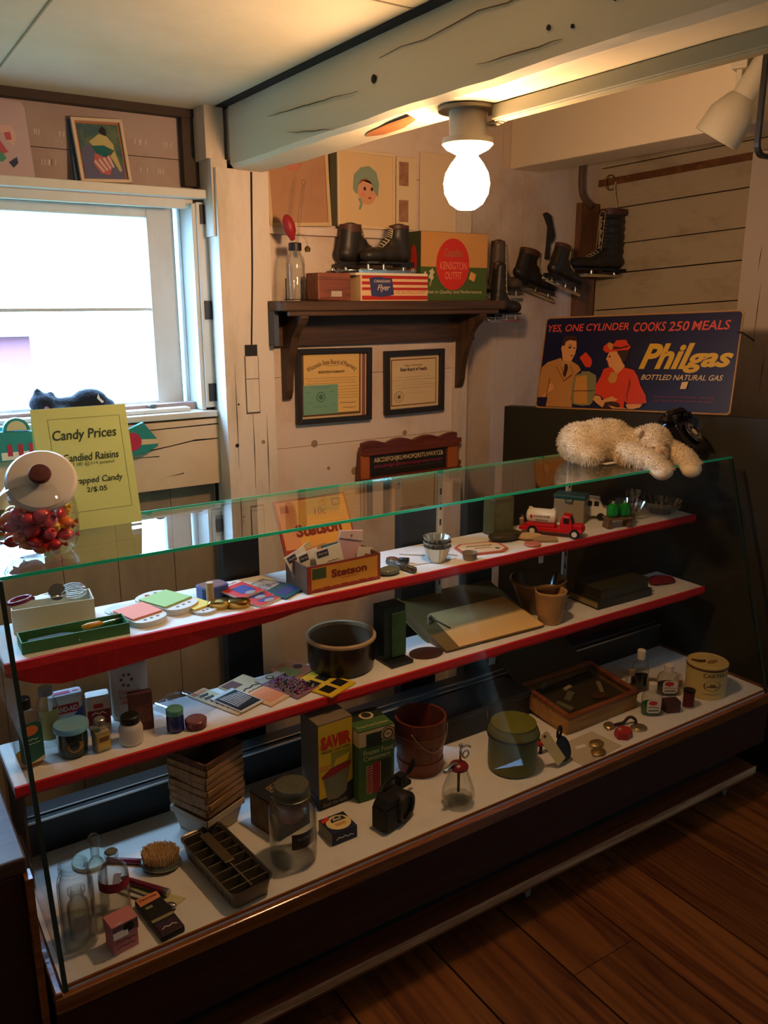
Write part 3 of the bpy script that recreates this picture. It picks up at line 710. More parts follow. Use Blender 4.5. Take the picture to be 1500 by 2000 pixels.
# ice skates: x points to the toe, z up, blade at z = 0
def make_skate(name, label, loc, rz=0, boot_m=None, L=.20, H=.145, group=None, rot=None, blade=True, cuff_m=None):
    boot_m = boot_m or BOOT
    t = thing(name, label, 'ice skate', loc, rz, group, rot)
    k = L / .20; z0 = .030 if blade else .004
    mb = MB()
    mb.ell((-.055 * k, 0, z0 + .028), (.040 * k, .029, .028), boot_m); mb.ell((-.01 * k, 0, z0 + .028), (.055 * k, .029, .028), boot_m)
    mb.ell((.045 * k, 0, z0 + .022), (.05 * k, .031, .022), boot_m); mb.ell((.068 * k, 0, z0 + .02), (.03 * k, .027, .020), boot_m)
    n = 7
    for i in range(n):
        f = i / (n - 1); mb.ell((-.052 * k + .004 * f, 0, z0 + .04 + (H - z0 - .055) * f), (.038 * k - .003 * f, .028, .022), boot_m)
    mb.ell((-.02 * k, 0, z0 + .05), (.03 * k, .025, .03), boot_m)
    bt = skin(mb, .005, boot_m).build('boot', t)
    c = MB(); c.lathe([(.034 * k, H - .022), (.034 * k, H), (.030 * k, H), (.030 * k, H - .02)], cuff_m or pm('brown_leather', srgb(84, 50, 40), .5), T(-.048 * k, 0, 0), 20, sy=.80); c.build('cuff', t)
    s = MB(); s.prism([(-.095 * k, 0), (-.09 * k, -.024), (-.05 * k, -.026), (0, -.022), (.05 * k, -.030), (.085 * k, -.02), (.1 * k, 0), (.085 * k, .02), (.05 * k, .030), (0, .022), (-.05 * k, .026), (-.09 * k, .024)], .006, BLACK, T(0, 0, z0 - .004))
    s.bx(-.092 * k, -.04 * k, -.022, .022, z0 - .012, z0 - .002, BLACK); s.build('sole', t)
    if blade:
        d = MB(); d.bx(-.098 * k, .105 * k, -.0015, .0015, 0, .009, CHROME); d.tube([(-.1 * k, 0, .010), (.10 * k, 0, .010)], .0035, CHROME, 8)
        d.ell((-.105 * k, 0, .008), (.012, .005, .008), CHROME); d.build('blade', t)
        for px in (-.065, .012, .07):
            d = MB(); d.cyl(.0052, z0 - .008, CHROME, T(px * k, 0, .008), 14); d.build('stanchion', t)
    l = MB(); pts = []
    for i in range(9):
        f = i / 8; a = Vector((.028 * k, 0, z0 + .044)); m_ = Vector((-.008 * k, 0, z0 + .072)); e = Vector((-.014 * k, 0, H - .012))
        p = a.lerp(m_, f * 2) if f < .5 else m_.lerp(e, f * 2 - 1)
        l.tube([(p.x, -.012, p.z - .003), (p.x + .004, 0, p.z + .004), (p.x, .012, p.z - .001)], .0016, LACE, 6)
        pts.append(p)
    l.tube([(p.x, -.0135, p.z - .003) for p in pts], .0012, LACE, 6)
    l.tube([(p.x, .0135, p.z - .003) for p in pts], .0012, LACE, 6); l.build('laces', t)
    return t
BOOT = pm('black_boot_leather', srgb(40, 36, 30), .42, bump=(30, .1)); LACE = pm('lace_white', srgb(206, 190, 160), .8)
make_skate('ice_skate', 'black skate with white laces on the striped box, toe pointing right', (1.405, 2.245, SZ + .081), -2, L=.205, H=.14)
make_skate('ice_skate', 'black skate with white laces on the striped box, toe pointing left', (1.440, 2.178, SZ + .081), 181, L=.19, H=.138)
# big carton
cr = thing('carton', 'green and orange carton with a large red disc at the right of the wall shelf', 'box', (1.715, 2.232, SZ))
GRN = pm('carton_green', srgb(70, 92, 40), .75); ORG = pm('carton_orange', srgb(206, 148, 84), .75)
b = MB(); b.box((0, 0, .105), (.272, .07, .21), pm('carton_side_green', srgb(58, 70, 44), .8)); b.build('body', cr)
F = front(0, -.0355, 0); b = MB()
b.rect(-.1345, .1345, .104, .209, ORG, F); b.rect(-.1345, .1345, .001, .104, GRN, F)
DSC = pm('disc_red', srgb(206, 48, 38), .7); b.disc(-.008, .112, .067, DSC, F, t=.001, ry=.080)
SAL = pm('print_salmon', srgb(226, 120, 90), .8)
b.text('Canadian', -.008, .148, .075, .026, pm('print_olive', srgb(160, 110, 70), .8), F, shear=.3, bold=.01, z=.001)
b.text('KENSGTON', -.006, .108, .108, .024, SAL, F, bold=.02, z=.001); b.text('OUTFIT', -.006, .078, .068, .024, SAL, F, bold=.02, z=.001)
b.text('Best in Quality and Performance', 0, .026, .225, .013, pm('print_cream', srgb(206, 190, 150), .8), F, shear=.1, bold=.005, z=.0008)
CRP = MATS['print_cream']
b.prism([(-.105, .072), (-.098, .085), (-.104, .092), (-.096, .093), (-.09, .1), (-.086, .092), (-.08, .088), (-.088, .08), (-.084, .07), (-.092, .062), (-.098, .045), (-.1, .046), (-.095, .065)], .0012, CRP, F)
b.prism([(-.125, .08), (-.118, .09), (-.113, .088), (-.118, .075), (-.117, .06), (-.12, .05), (-.122, .06)], .0012, CRP, F)
b.prism([(.058, .068), (.08, .060), (.088, .082), (.066, .091)], .0014, pm('tag_orange', srgb(226, 160, 96), .8), F); b.build('printed_front', cr)
b = MB(); b.disc(0, .125, .016, RDP, side(-.1365, 0, 0), ry=.045, t=.0008); b.build('printed_side', cr)
# hanging skates to the right of the shelf
make_skate('ice_skate', 'black skate with white laces hanging against the right end of the wall shelf', (2.0, 2.272, 1.452), -3, L=.135, H=.20, rot=(0, 0, R(-3)))
make_skate('ice_skate', 'skate with a pale boot lining hanging behind the right end of the wall shelf', (2.125, 2.42, 1.535), 0, pm('worn_grey_leather', srgb(92, 80, 66), .5), L=.16, H=.20)
make_skate('ice_skate', 'black skate hanging by a strap, left of the pair beside the brown corner board', (2.295, 2.455, 1.550), 0, L=.25, H=.15, rot=(0, R(15), R(3)))
make_skate('ice_skate', 'black skate hanging by a strap, nearest the brown corner board', (2.335, 2.335, 1.568), 0, L=.20, H=.15, rot=(0, R(16), R(3)))
make_skate('ice_skate', 'tall black skate hanging by its laces in front of the corner, toe to the left', (2.560, 2.385, 1.615), 180, L=.34, H=.255)
b = MB(); b.tube(spline([(2.70, 2.41, 1.86), (2.68, 2.42, 1.95), (2.70, 2.43, 1.985)], 4), .004, LACE, 6)
for c_, r_ in (((2.665, 1.975), .028), ((2.745, 1.97), .036)):
    b.tube([(c_[0] + r_ * math.cos(t * .35), 2.43, c_[1] + r_ * math.sin(t * .35)) for t in range(18)], .0022, pm('old_lace', srgb(110, 90, 64), .8), 6, True)
props(b.build('skate_laces'), 'loops of lace on a nail above the tall skate in the corner', 'laces')
b = MB(); b.prism([(2.345, 1.845), (2.36, 1.852), (2.385, 1.84), (2.395, 1.81), (2.41, 1.77), (2.405, 1.75), (2.385, 1.735), (2.385, 1.68), (2.365, 1.68), (2.37, 1.74), (2.372, 1.80)], .012, BOOT, front(0, 2.47, 0))
props(b.build('leather_strap', bevel=.003), 'black leather strap on the wall holding the middle pair of skates', 'strap')

# ================================================================== pictures on the walls
def frame_rect(b, x0, x1, z0, z1, w, d, m, M):
    b.prism([(x0, z0), (x1, z0), (x1 - w, z0 + w), (x0 + w, z0 + w)], d, m, M); b.prism([(x1, z0), (x1, z1), (x1 - w, z1 - w), (x1 - w, z0 + w)], d, m, M)
    b.prism([(x1, z1), (x0, z1), (x0 + w, z1 - w), (x1 - w, z1 - w)], d, m, M); b.prism([(x0, z1), (x0, z0), (x0 + w, z0 + w), (x0 + w, z1 - w)], d, m, M)
BFR = pm('black_frame', srgb(36, 30, 24), .4)
pg = thin_glass('picture_glass', (.97, .97, .96), 1.3)
# certificate with the teal slip
c1 = thing('framed_certificate', 'black framed yellow certificate with a teal slip, left one under the wall shelf', 'certificate', (1.32, 2.303, 1.266))
M = front() @ Matrix.Rotation(R(-.6), 4, 'Z')
b = MB(); frame_rect(b, -.136, .136, -.116, .116, .016, .018, BFR, M); b.rect(-.135, .135, -.115, .115, BFR, M, .004); b.build('frame', c1, bevel=.0015)
b = MB(); b.rect(-.120, .120, -.100, .100, pm('mat_cream', srgb(214, 188, 146), .8), M, .001, .004); b.rect(.104, .116, -.10, .10, pm('mat_red_strip', srgb(140, 84, 70), .7), M, .0012, .0045)
b.rect(-.115, .098, -.094, .100, pm('mat_brown', srgb(104, 72, 36), .7), M, .001, .0055); b.build('mat', c1)
YEL = pm('cert_yellow', srgb(226, 184, 112), .8); DKI = pm('cert_ink', srgb(96, 74, 46), .8)
b = MB(); b.rect(-.109, .092, -.086, .098, YEL, M, .001, .0065)
b.text('Wisconsin State Board of Pharmacy', -.008, .072, .185, .020, DKI, M, bold=.015, z=.0074, arc=.17)
b.scrib(-.008, .062, .045, .004, DKI, M, z=.0074); b.text('REGISTERED PHARMACIST', -.01, .043, .095, .008, DKI, M, bold=.03, z=.0074)
b.rect(-.06, .04, .0425, .0435, DKI, M, .0002, .0074)
for zz_, w_ in ((.024, .19), (.016, .17), (.008, .18)): b.scrib(-.01, zz_, w_, .0035, DKI, M, z=.0074)
for q in range(5): b.scrib(.05, -.004 - q * .009, .075, .0032, DKI, M, z=.0074)
b.scrib(.05, -.056, .06, .007, DKI, M, shear=.4, z=.0074); b.scrib(.055, -.072, .05, .006, DKI, M, shear=.4, z=.0074); b.build('certificate_sheet', c1)
TEA = pm('teal_paper', srgb(116, 160, 136), .8); TEI = pm('teal_ink', srgb(70, 110, 96), .8)
b = MB(); b.rect(-.112, .012, -.088, .004, TEA, M, .001, .0078); b.disc(-.05, -.034, .016, TEI, M, .0003, z=.0089); b.disc(-.05, -.034, .013, TEA, M, .0003, z=.0091); b.disc(-.05, -.034, .008, TEI, M, .0003, z=.0093)
b.scrib(-.05, -.004, .07, .004, TEI, M, z=.0088)
for u, v, w_ in ((-.095, -.018, .02), (-.01, -.018, .02), (-.09, -.05, .025), (-.005, -.06, .015), (-.05, -.064, .05)): b.scrib(u, v, w_, .004, TEI, M, bold=.02, z=.0088)
b.build('teal_slip', c1)
c2 = thing('framed_certificate', 'smaller black framed cream certificate with a round seal, the right one under the shelf', 'certificate', (1.63, 2.303, 1.262))
M = front() @ Matrix.Rotation(R(.4), 4, 'Z')
b = MB(); frame_rect(b, -.121, .121, -.105, .105, .018, .018, BFR, M); b.rect(-.12, .12, -.104, .104, BFR, M, .004); b.build('frame', c2, bevel=.0015)
b = MB(); b.rect(-.103, .103, -.087, .087, MATS['mat_cream'], M, .001, .004); b.rect(-.093, .093, -.078, .076, pm('rule_brown', srgb(120, 76, 36), .7), M, .001, .005); b.rect(-.0895, .0895, -.0745, .0725, MATS['mat_cream'], M, .001, .0055); b.build('mat', c2)
b = MB(); b.text('State of Wisconsin', -.002, .055, .07, .006, DKI, M, bold=.02, z=.0062); b.text('State Board of Health', -.002, .042, .11, .012, INK, M, bold=.03, z=.0062); b.scrib(0, .030, .03, .005, DKI, M, bold=.02, z=.0062)
for q, w_ in enumerate((.13, .16, .1, .16, .15, .05, .11)): b.scrib(.0, .016 - q * .009, w_, .0034, DKI, M, z=.0062)
b.disc(-.062, -.048, .019, DKI, M, .0003, z=.0066); b.disc(-.062, -.048, .0175, MATS['mat_cream'], M, .0003, z=.0068); b.disc(-.062, -.048, .012, DKI, M, .0003, z=.007); b.disc(-.062, -.048, .0105, MATS['mat_cream'], M, .0003, z=.0072); b.disc(-.062, -.048, .006, DKI, M, .0003, z=.0074)
b.build('certificate_sheet', c2)
# alphabet slate
sl = thing('alphabet_board', 'brown wooden alphabet board with a wavy top and three rows of letters', 'alphabet board', (1.60, 2.285, .946))
ABR = wood('alphabet_brown', srgb(112, 48, 22), srgb(80, 32, 14), .4, 'x', 10)
up = [(-.195, .115)] + [(-.195 + .39 * k / 40, .122 + .013 * abs(math.sin(math.pi * (k / 40) * 3.5 + .5))) for k in range(41)] + [(.195, .115)]
b = MB(); b.prism([(-.212, 0), (.207, 0), (.200, .115)] + up[::-1] + [(-.200, .115)], .020, ABR, front()); b.build('back_board', sl, bevel=.003)
b = MB(); b.bx(-.212, .208, -.034, -.018, 0, .014, ABR); b.bx(-.198, .198, -.03, -.018, .088, .112, ABR); b.bx(-.204, -.172, -.026, -.018, .012, .09, pm('orange_wood', srgb(168, 92, 40), .45)); b.bx(.152, .196, -.026, -.018, .012, .09, MATS['orange_wood'])
for z in (.02, .10): b.cyl(.009, .014, ABR, T(.203, -.02, z), 12)
b.build('rails', sl, bevel=.002)
b = MB(); F = front(0, -.0203, 0); b.rect(-.166, .145, .016, .087, pm('slate_black', srgb(34, 30, 26), .5), F, .001)
b.text('ABCDEFGHIJKLMNOPQRSTUVWXYZ&', -.01, .068, .285, .020, pm('letter_cream', srgb(224, 200, 150), .7), F, bold=.01, z=.0011)
b.text('abcdefghijklmnopqrstuvwxyz', -.01, .048, .285, .015, pm('letter_magenta', srgb(150, 44, 84), .7), F, bold=.01, z=.0011)
b.text('ABCDEFGHIJKLMNOPQRSTUVWXYZ', -.01, .027, .285, .018, pm('letter_white', srgb(206, 196, 176), .7), F, shear=.5, bold=.005, z=.0011); b.build('letter_panel', sl)
# prints above the shelf
b = MB(); b.bx(1.10, 1.565, 2.283, 2.306, 1.715, 1.738, WHITE); struct(b.build('trim_7', bevel=.002))
pl = thing('print', 'faded pink beige print in a pale frame, leaning behind the bottle beside the post', 'picture', (1.205, 2.291, 1.738))
M = front() @ Matrix.Rotation(R(3), 4, 'Z')
b = MB(); b.rect(-.09, .10, 0.004, .23, pm('faded_print', srgb(178, 132, 98), .8, spot=(srgb(166, 116, 90), 8, .5, .7)), M, .004); b.ell((-.02, -.004, .18), (.03, .0006, .03), pm('faded_rose', srgb(186, 120, 92), .8)); b.build('sheet', pl)
b = MB(); frame_rect(b, -.098, .106, 0, .236, .010, .010, pm('pale_frame', srgb(206, 178, 132), .6), M); b.build('frame', pl)
pc = thing('print', 'print of a child in a blue green bonnet above the skates', 'picture', (1.442, 2.298, 1.746))
M = front()
b = MB(); b.rect(-.098, .098, 0, .215, pm('bonnet_paper', srgb(222, 190, 142), .8), M, .003); b.build('sheet', pc)
b = MB(); frame_rect(b, -.104, .104, -.004, .219, .008, .008, pm('cream_frame', srgb(226, 202, 160), .6), M); b.bx(-.128, -.106, -.006, 0, 0, .215, pm('dark_green_strip', srgb(70, 66, 44), .7)); b.build('frame', pc)
b = MB(); b.disc(.004, .107, .034, pm('skin_print', srgb(214, 156, 118), .8), M, .0006, ry=.041, z=.003)
BON = pm('bonnet_teal', srgb(132, 152, 130), .8)
b.prism([(-.048, .112), (-.044, .15), (-.02, .172), (.01, .178), (.036, .162), (.046, .13), (.042, .09), (.03, .105), (.02, .125), (-.005, .14), (-.022, .135), (-.03, .115), (-.032, .095), (-.042, .1)], .0006, BON, M @ T(0, 0, .0042))
b.prism([(-.03, .082), (-.022, .07), (-.028, .05), (-.02, .052), (-.014, .068), (-.02, .085)], .0006, BON, M @ T(0, 0, .0042))
for u in (-.006, .02): b.disc(u, .112, .004, INK, M, .0006, ry=.0055, z=.0048)
b.disc(.012, .086, .006, RDP, M, .0006, ry=.0025, z=.0048); b.disc(-.012, .095, .008, pm('cheek_print', srgb(220, 140, 110), .8), M, .0003, z=.0045)
b.prism([(-.03, .122), (-.02, .137), (0, .142), (.022, .126), (.012, .136), (-.01, .134)], .0006, pm('hair_print', srgb(150, 92, 48), .8), M @ T(0, 0, .0049)); b.build('picture_motif', pc)
ps = thing('print', 'narrow cream mount with two small brown photographs, right of the bonnet print', 'picture', (1.588, 2.298, 1.746))
b = MB(); b.rect(-.034, .042, 0, .215, pm('mount_cream', srgb(224, 200, 160), .8), M, .003); b.build('sheet', ps)
b = MB(); b.rect(-.024, .012, .022, .088, pm('photo_brown', srgb(170, 122, 92), .7, spot=(srgb(140, 98, 76), 30, .45, .6)), M, .0006, .003); b.build('photograph', ps)
b = MB(); b.rect(-.024, .012, .13, .20, MATS['photo_brown'], M, .0006, .003); b.build('photograph', ps)
pw = thing('print', 'large pale picture on the wall behind the glow of the bulb', 'picture', (1.715, 2.299, 1.742))
b = MB(); b.rect(-.07, .07, 0, .24, pm('pale_sheet', srgb(222, 196, 160), .8), M, .004); b.build('sheet', pw)

# pictures on the ledge over the window
LZ = 1.823
fp = thing('framed_picture', 'cream framed picture of a figure with a striped cloth on the window ledge', 'picture', (.668, 2.346, LZ), 0, None, (R(-9), 0, 0))
M = front(0, 0, 0) @ Matrix.Rotation(R(3.0), 4, 'Z')
b = MB(); frame_rect(b, -.066, .066, .003, .163, .008, .012, pm('frame_cream', srgb(206, 186, 160), .6), M); b.rect(-.064, .064, .004, .16, GAP, M, .003); b.build('frame', fp, bevel=.001)
b = MB(); b.rect(-.058, .058, .011, .155, pm('rust_border', srgb(170, 106, 74), .8), M, .001, .003); b.rect(-.053, .053, .013, .150, pm('picture_dark_teal', srgb(56, 86, 92), .7, spot=(srgb(92, 108, 84), 20, .45, .6)), M, .001, .004)
PY = pm('picture_yellow', srgb(180, 168, 112), .8); PT = pm('picture_teal', srgb(24, 96, 96), .8); PR = pm('picture_rose', srgb(178, 96, 96), .8); PV = pm('picture_violet', srgb(92, 92, 124), .8); PWT = pm('picture_pale', srgb(196, 180, 170), .8)
b.prism([(-.052, .013), (.053, .013), (.053, .05), (.03, .055), (.0, .06), (-.03, .1), (-.05, .09)], .0005, PV, M @ T(0, 0, .005))
b.prism([(-.028, .105), (.0, .125), (.02, .12), (.034, .1), (.034, .085), (.012, .095), (-.02, .095)], .0005, PY, M @ T(0, 0, .0052))
b.prism([(-.022, .095), (.01, .097), (.022, .085), (.008, .068), (-.014, .075)], .0005, PT, M @ T(0, 0, .0056)); b.prism([(.0, .132), (.012, .145), (.02, .135), (.018, .12), (.008, .125)], .0005, INK, M @ T(0, 0, .0058))
b.prism([(-.026, .05), (-.018, .078), (.006, .066), (.022, .074), (.024, .05), (.012, .022), (-.01, .026)], .0005, PR, M @ T(0, 0, .006))
for q in range(4): b.prism([(-.024 + q * .012, .055 + q * .004), (-.02 + q * .012, .06 + q * .004), (.0 + q * .009, .032 + q * .004), (-.004 + q * .009, .028 + q * .004)], .0005, PWT, M @ T(0, 0, .0066))
b.prism([(.02, .07), (.034, .085), (.04, .06), (.046, .035), (.04, .03), (.03, .05)], .0005, PY, M @ T(0, 0, .0064)); b.build('picture_sheet', fp)
b = MB(); b.bx(-.078, -.058, .004, .02, .002, .158, pm('blue_shade_board', srgb(70, 92, 116), .8)); b.build('backing', fp)
po = thing('poster', 'pale poster with a red and green drawing on the window ledge', 'poster', (.40, 2.352, LZ), 0, None, (R(-6), 0, 0))
b = MB(); b.prism([(-.13, 0), (.092, 0), (.086, .17), (.078, .182), (-.13, .192)], .004, pm('poster_pink_white', srgb(186, 164, 166), .8), front()); b.build('sheet', po)
b = MB(); F = front(0, -.0045, 0); G1 = pm('poster_green', srgb(70, 148, 124), .8); R1 = pm('poster_red', srgb(178, 84, 96), .8); D1 = pm('poster_dark', srgb(50, 66, 90), .8); P1 = pm('poster_flesh', srgb(206, 170, 160), .8)
b.prism([(-.06, .09), (-.03, .1), (.02, .062), (.03, .045), (.018, .035), (-.02, .06)], .0006, G1, F); b.prism([(.0, .085), (.018, .088), (.036, .06), (.022, .055), (.008, .07)], .0006, R1, F @ T(0, 0, .0003))
b.prism([(.03, .105), (.045, .108), (.047, .09), (.034, .088)], .0006, R1, F); b.prism([(.02, .12), (.05, .125), (.06, .10), (.05, .075), (.03, .09)], .0005, P1, F); b.prism([(.034, .036), (.054, .05), (.056, .036), (.044, .024)], .0006, D1, F); b.disc(-.03, .155, .03, R1, F, .0006, ry=.014)
b.build('drawing', po)

# black plush animal on the sill, stone, painted wooden fish
FURB = pm('black_plush', srgb(22, 26, 36), .9, bump=(90, .5))
pa = thing('plush_toy', 'black plush animal lying on the window sill behind the price sign', 'plush toy', (.53, 2.385, 1.226))
mb = MB(); mb.ell((-.068, 0, .03), (.036, .034, .030), FURB); mb.ell((-.078, .005, .058), (.012, .01, .016), FURB); mb.ell((-.045, .005, .05), (.012, .01, .014), FURB); mb.ell((.0, 0, .024), (.055, .03, .022), FURB); mb.ell((.055, 0, .033), (.048, .034, .032), FURB); mb.ell((.095, 0, .018), (.03, .03, .018), FURB); mb.ell((-.03, -.03, .012), (.04, .014, .012), FURB); mb.ell((.09, -.025, .012), (.035, .014, .012), FURB)
skin(mb, .006, FURB).build('body', pa)
b = MB(); b.ell((-.066, -.034, .022), (.006, .004, .005), pm('pink_nose', srgb(150, 100, 120), .6)); b.build('nose', pa)
b = MB(); b.prism([(.068, .04), (.072, .052), (.076, .04), (.086, .03), (.08, .026)], .001, PAPER, front(0, -.032, 0)); b.build('tag', pa)
b = MB(); b.ell((0, 0, .006), (.013, .011, .006), pm('stone_grey', srgb(90, 88, 80), .7)); props(b.build('stone', loc=(.757, 2.37, 1.226)), 'small dark grey stone on the right end of the window sill', 'stone')
fs = thing('wooden_fish', 'turquoise painted wooden cutout with red marks behind the price sign', 'wooden cutout', (0, 2.298, 0))
TQ = pm('turquoise_paint', srgb(30, 128, 128), .5); TQ2 = pm('turquoise_pale', srgb(206, 190, 150), .6); RDT = pm('cutout_red', srgb(176, 40, 70), .6)
F = front()
b = MB(); b.prism([(.20, 1.12), (.30, 1.125), (.42, 1.13), (.55, 1.115), (.66, 1.108), (.70, 1.112), (.735, 1.128), (.742, 1.142), (.70, 1.20), (.66, 1.185), (.55, 1.19), (.42, 1.20), (.30, 1.205), (.20, 1.20)], .016, TQ, F); b.build('body', fs, bevel=.002)
b = MB(); b.prism([(.65, 1.155), (.741, 1.150), (.742, 1.137), (.65, 1.138)], .0008, TQ2, F @ T(0, 0, .016)); b.disc(.665, 1.148, .026, RDT, F, .0008, z=.0165)
for q in range(4): b.rect(.345 + q * .026, .357 + q * .026, 1.14, 1.17, RDT, F, .0008, .0165)
b.rect(.33, .45, 1.13, 1.15, PAPER, F, .0006, .016); b.build('painted_marks', fs)
b = MB(); b.prism(arcpts(.372, 1.205, .032, 0, 180, 12), .018, TQ, F); b.prism(arcpts(.372, 1.206, .024, 0, 180, 12), .001, TQ2, F @ T(0, 0, .0182)); b.build('eye', fs)

# ================================================================== enamel advertising sign
sg = thing('advertising_sign', 'dark blue advertising sign with a man and a woman in red, on the black board', 'sign', (0, 0, 0))
SM = Matrix(((.2707, .2202, -.9372, 2.167), (-.9614, .1117, -.2511, 2.274), (.0493, .969, .2419, 1.1385), (0, 0, 0, 1)))
b = MB(); b.prism([(x + .355, y + .168) for x, y in rrect(.71, .336, .012)], .004, pm('sign_edge_tan', srgb(176, 130, 72), .6), SM @ T(0, 0, -.004)); b.build('sheet', sg)
b = MB(); b.prism([(x + .355, y + .168) for x, y in rrect(.70, .325, .012)], .0008, pm('sign_blue', srgb(26, 28, 62), .35), SM); b.build('blue_field', sg)
ART = [
    ('tag', [(0.157, 0.186), (0.178, 0.206), (0.205, 0.181), (0.209, 0.166), (0.203, 0.151), (0.184, 0.153)], 'sr'),
    ('suit', [(0.045, 0.007), (0.048, 0.04), (0.007, 0.04), (0.006, 0.08), (0.006, 0.115), (0.008, 0.15), (0.029, 0.169), (0.081, 0.185), (0.09, 0.175), (0.102, 0.16), (0.111, 0.166), (0.13, 0.172), (0.157, 0.157), (0.169, 0.141), (0.148, 0.122), (0.143, 0.092), (0.145, 0.033), (0.153, 0.007)], 'st'),
    ('face_man', [(0.078, 0.222), (0.083, 0.235), (0.092, 0.25), (0.115, 0.256), (0.136, 0.249), (0.14, 0.222), (0.137, 0.197), (0.127, 0.175), (0.107, 0.168), (0.09, 0.178), (0.085, 0.2)], 'sf'),
    ('shirt', [(0.09, 0.175), (0.13, 0.172), (0.12, 0.154), (0.108, 0.113), (0.093, 0.147)], 'sw'),
    ('tie', [(0.101, 0.163), (0.112, 0.162), (0.117, 0.148), (0.11, 0.113), (0.101, 0.126)], 'sk'),
    ('hair_man', [(0.083, 0.229), (0.081, 0.254), (0.089, 0.266), (0.128, 0.265), (0.139, 0.255), (0.137, 0.246), (0.109, 0.25), (0.094, 0.244), (0.091, 0.229)], 'sk'),
    ('hand_man', [(0.027, 0.043), (0.042, 0.062), (0.045, 0.087), (0.059, 0.094), (0.069, 0.078), (0.066, 0.066), (0.049, 0.058), (0.037, 0.043)], 'sf'),
    ('tank', [(0.145, 0.11), (0.152, 0.123), (0.174, 0.13), (0.207, 0.133), (0.229, 0.124), (0.234, 0.112), (0.238, 0.063), (0.231, 0.026), (0.222, 0.016), (0.191, 0.013), (0.153, 0.018), (0.144, 0.033), (0.144, 0.079)], 'sg'),
    ('tank_light', [(0.154, 0.117), (0.195, 0.123), (0.213, 0.02), (0.162, 0.02), (0.153, 0.049)], 'so'),
    ('tank_neck', [(0.174, 0.129), (0.174, 0.136), (0.207, 0.136), (0.208, 0.13)], 'sg'),
    ('dress', [(0.238, 0.054), (0.235, 0.087), (0.251, 0.12), (0.258, 0.145), (0.283, 0.153), (0.31, 0.142), (0.331, 0.151), (0.369, 0.142), (0.387, 0.12), (0.4, 0.09), (0.424, 0.056), (0.431, 0.03), (0.395, 0.025), (0.365, 0.024), (0.35, 0.036), (0.351, 0.007), (0.309, 0.014), (0.274, 0.037), (0.259, 0.052)], 'sr'),
    ('dress_fold', [(0.362, 0.026), (0.354, 0.054), (0.358, 0.095), (0.357, 0.119), (0.365, 0.096), (0.359, 0.057)], 'sd'),
    ('face_woman', [(0.27, 0.205), (0.262, 0.178), (0.27, 0.172), (0.276, 0.154), (0.297, 0.145), (0.318, 0.154), (0.336, 0.154), (0.321, 0.175), (0.315, 0.195), (0.301, 0.207)], 'sf'),
    ('neck', [(0.292, 0.151), (0.322, 0.171), (0.336, 0.154), (0.312, 0.127), (0.294, 0.142)], 'sf'),
    ('hair_woman', [(0.299, 0.205), (0.344, 0.21), (0.341, 0.187), (0.329, 0.162), (0.315, 0.184)], 'sk'),
    ('hat', [(0.247, 0.211), (0.247, 0.224), (0.264, 0.238), (0.284, 0.232), (0.292, 0.245), (0.328, 0.246), (0.338, 0.231), (0.349, 0.22), (0.341, 0.211), (0.301, 0.208), (0.26, 0.202)], 'sr'),
    ('hat_band', [(0.281, 0.214), (0.285, 0.224), (0.312, 0.22), (0.339, 0.228), (0.338, 0.221), (0.306, 0.214)], 'sk'),
    ('hat_flower', [(0.261, 0.226), (0.266, 0.239), (0.281, 0.232), (0.283, 0.217), (0.273, 0.211)], 'so'),
    ('corsage', [(0.28, 0.106), (0.287, 0.133), (0.311, 0.134), (0.314, 0.113), (0.31, 0.098), (0.291, 0.094)], 'so'),
    ('gloves', [(0.233, 0.036), (0.239, 0.051), (0.259, 0.049), (0.267, 0.034), (0.303, 0.05), (0.328, 0.038), (0.307, 0.029), (0.274, 0.009), (0.253, 0.021)], 'sf'),
    ('purse', [(0.274, 0.01), (0.281, 0.028), (0.306, 0.032), (0.333, 0.026), (0.339, 0.015), (0.326, 0.008), (0.278, 0.008)], 'sk'),
    ('arm', [(0.358, 0.023), (0.419, 0.026), (0.411, 0.014), (0.386, 0.007), (0.367, 0.007)], 'sf'),
    ('hand', [(0.295, 0.018), (0.326, 0.011), (0.36, 0.010), (0.364, 0.007), (0.31, 0.007)], 'sf'),
    ('bar', [(0.544, 0.102), (0.565, 0.104), (0.56, 0.08), (0.54, 0.079)], 'sc'),
]
SC = {'sr': pm('sign_red', srgb(222, 62, 28), .45), 'st': pm('sign_tan', srgb(196, 136, 72), .5), 'sf': pm('sign_flesh', srgb(226, 160, 98), .5), 'sw': pm('sign_shirt', srgb(196, 150, 90), .5), 'sk': pm('sign_dark_brown', srgb(60, 28, 20), .5),
      'sg': pm('sign_grey_green', srgb(132, 128, 88), .5), 'so': pm('sign_orange_tan', srgb(206, 144, 62), .5), 'sd': pm('sign_deep_red', srgb(140, 32, 20), .5), 'sc': pm('sign_cream', srgb(232, 196, 132), .5), 'sy': pm('sign_yellow', srgb(226, 176, 48), .45), 'sm': pm('sign_coral', srgb(226, 84, 62), .5), 'sp': pm('sign_plum', srgb(140, 48, 70), .5)}
b = MB(); b2 = MB(); WOMAN = ('dress', 'dress_fold', 'face_woman', 'neck', 'hair_woman', 'hat', 'hat_band', 'hat_flower', 'corsage', 'gloves', 'purse', 'arm', 'hand')
for i, (nm, poly, ck) in enumerate(ART): (b2 if nm in WOMAN else b).prism(poly, .0004, SC[ck], SM @ T(0, 0, .0009 + i * .00025))
MZ = SM @ T(0, 0, .0068)
for u, v, ru, rv in ((.116, .222, .006, .0028), (.134, .220, .004, .0026)): b.disc(u, v, ru, SC['sk'], MZ, .0002, rv)
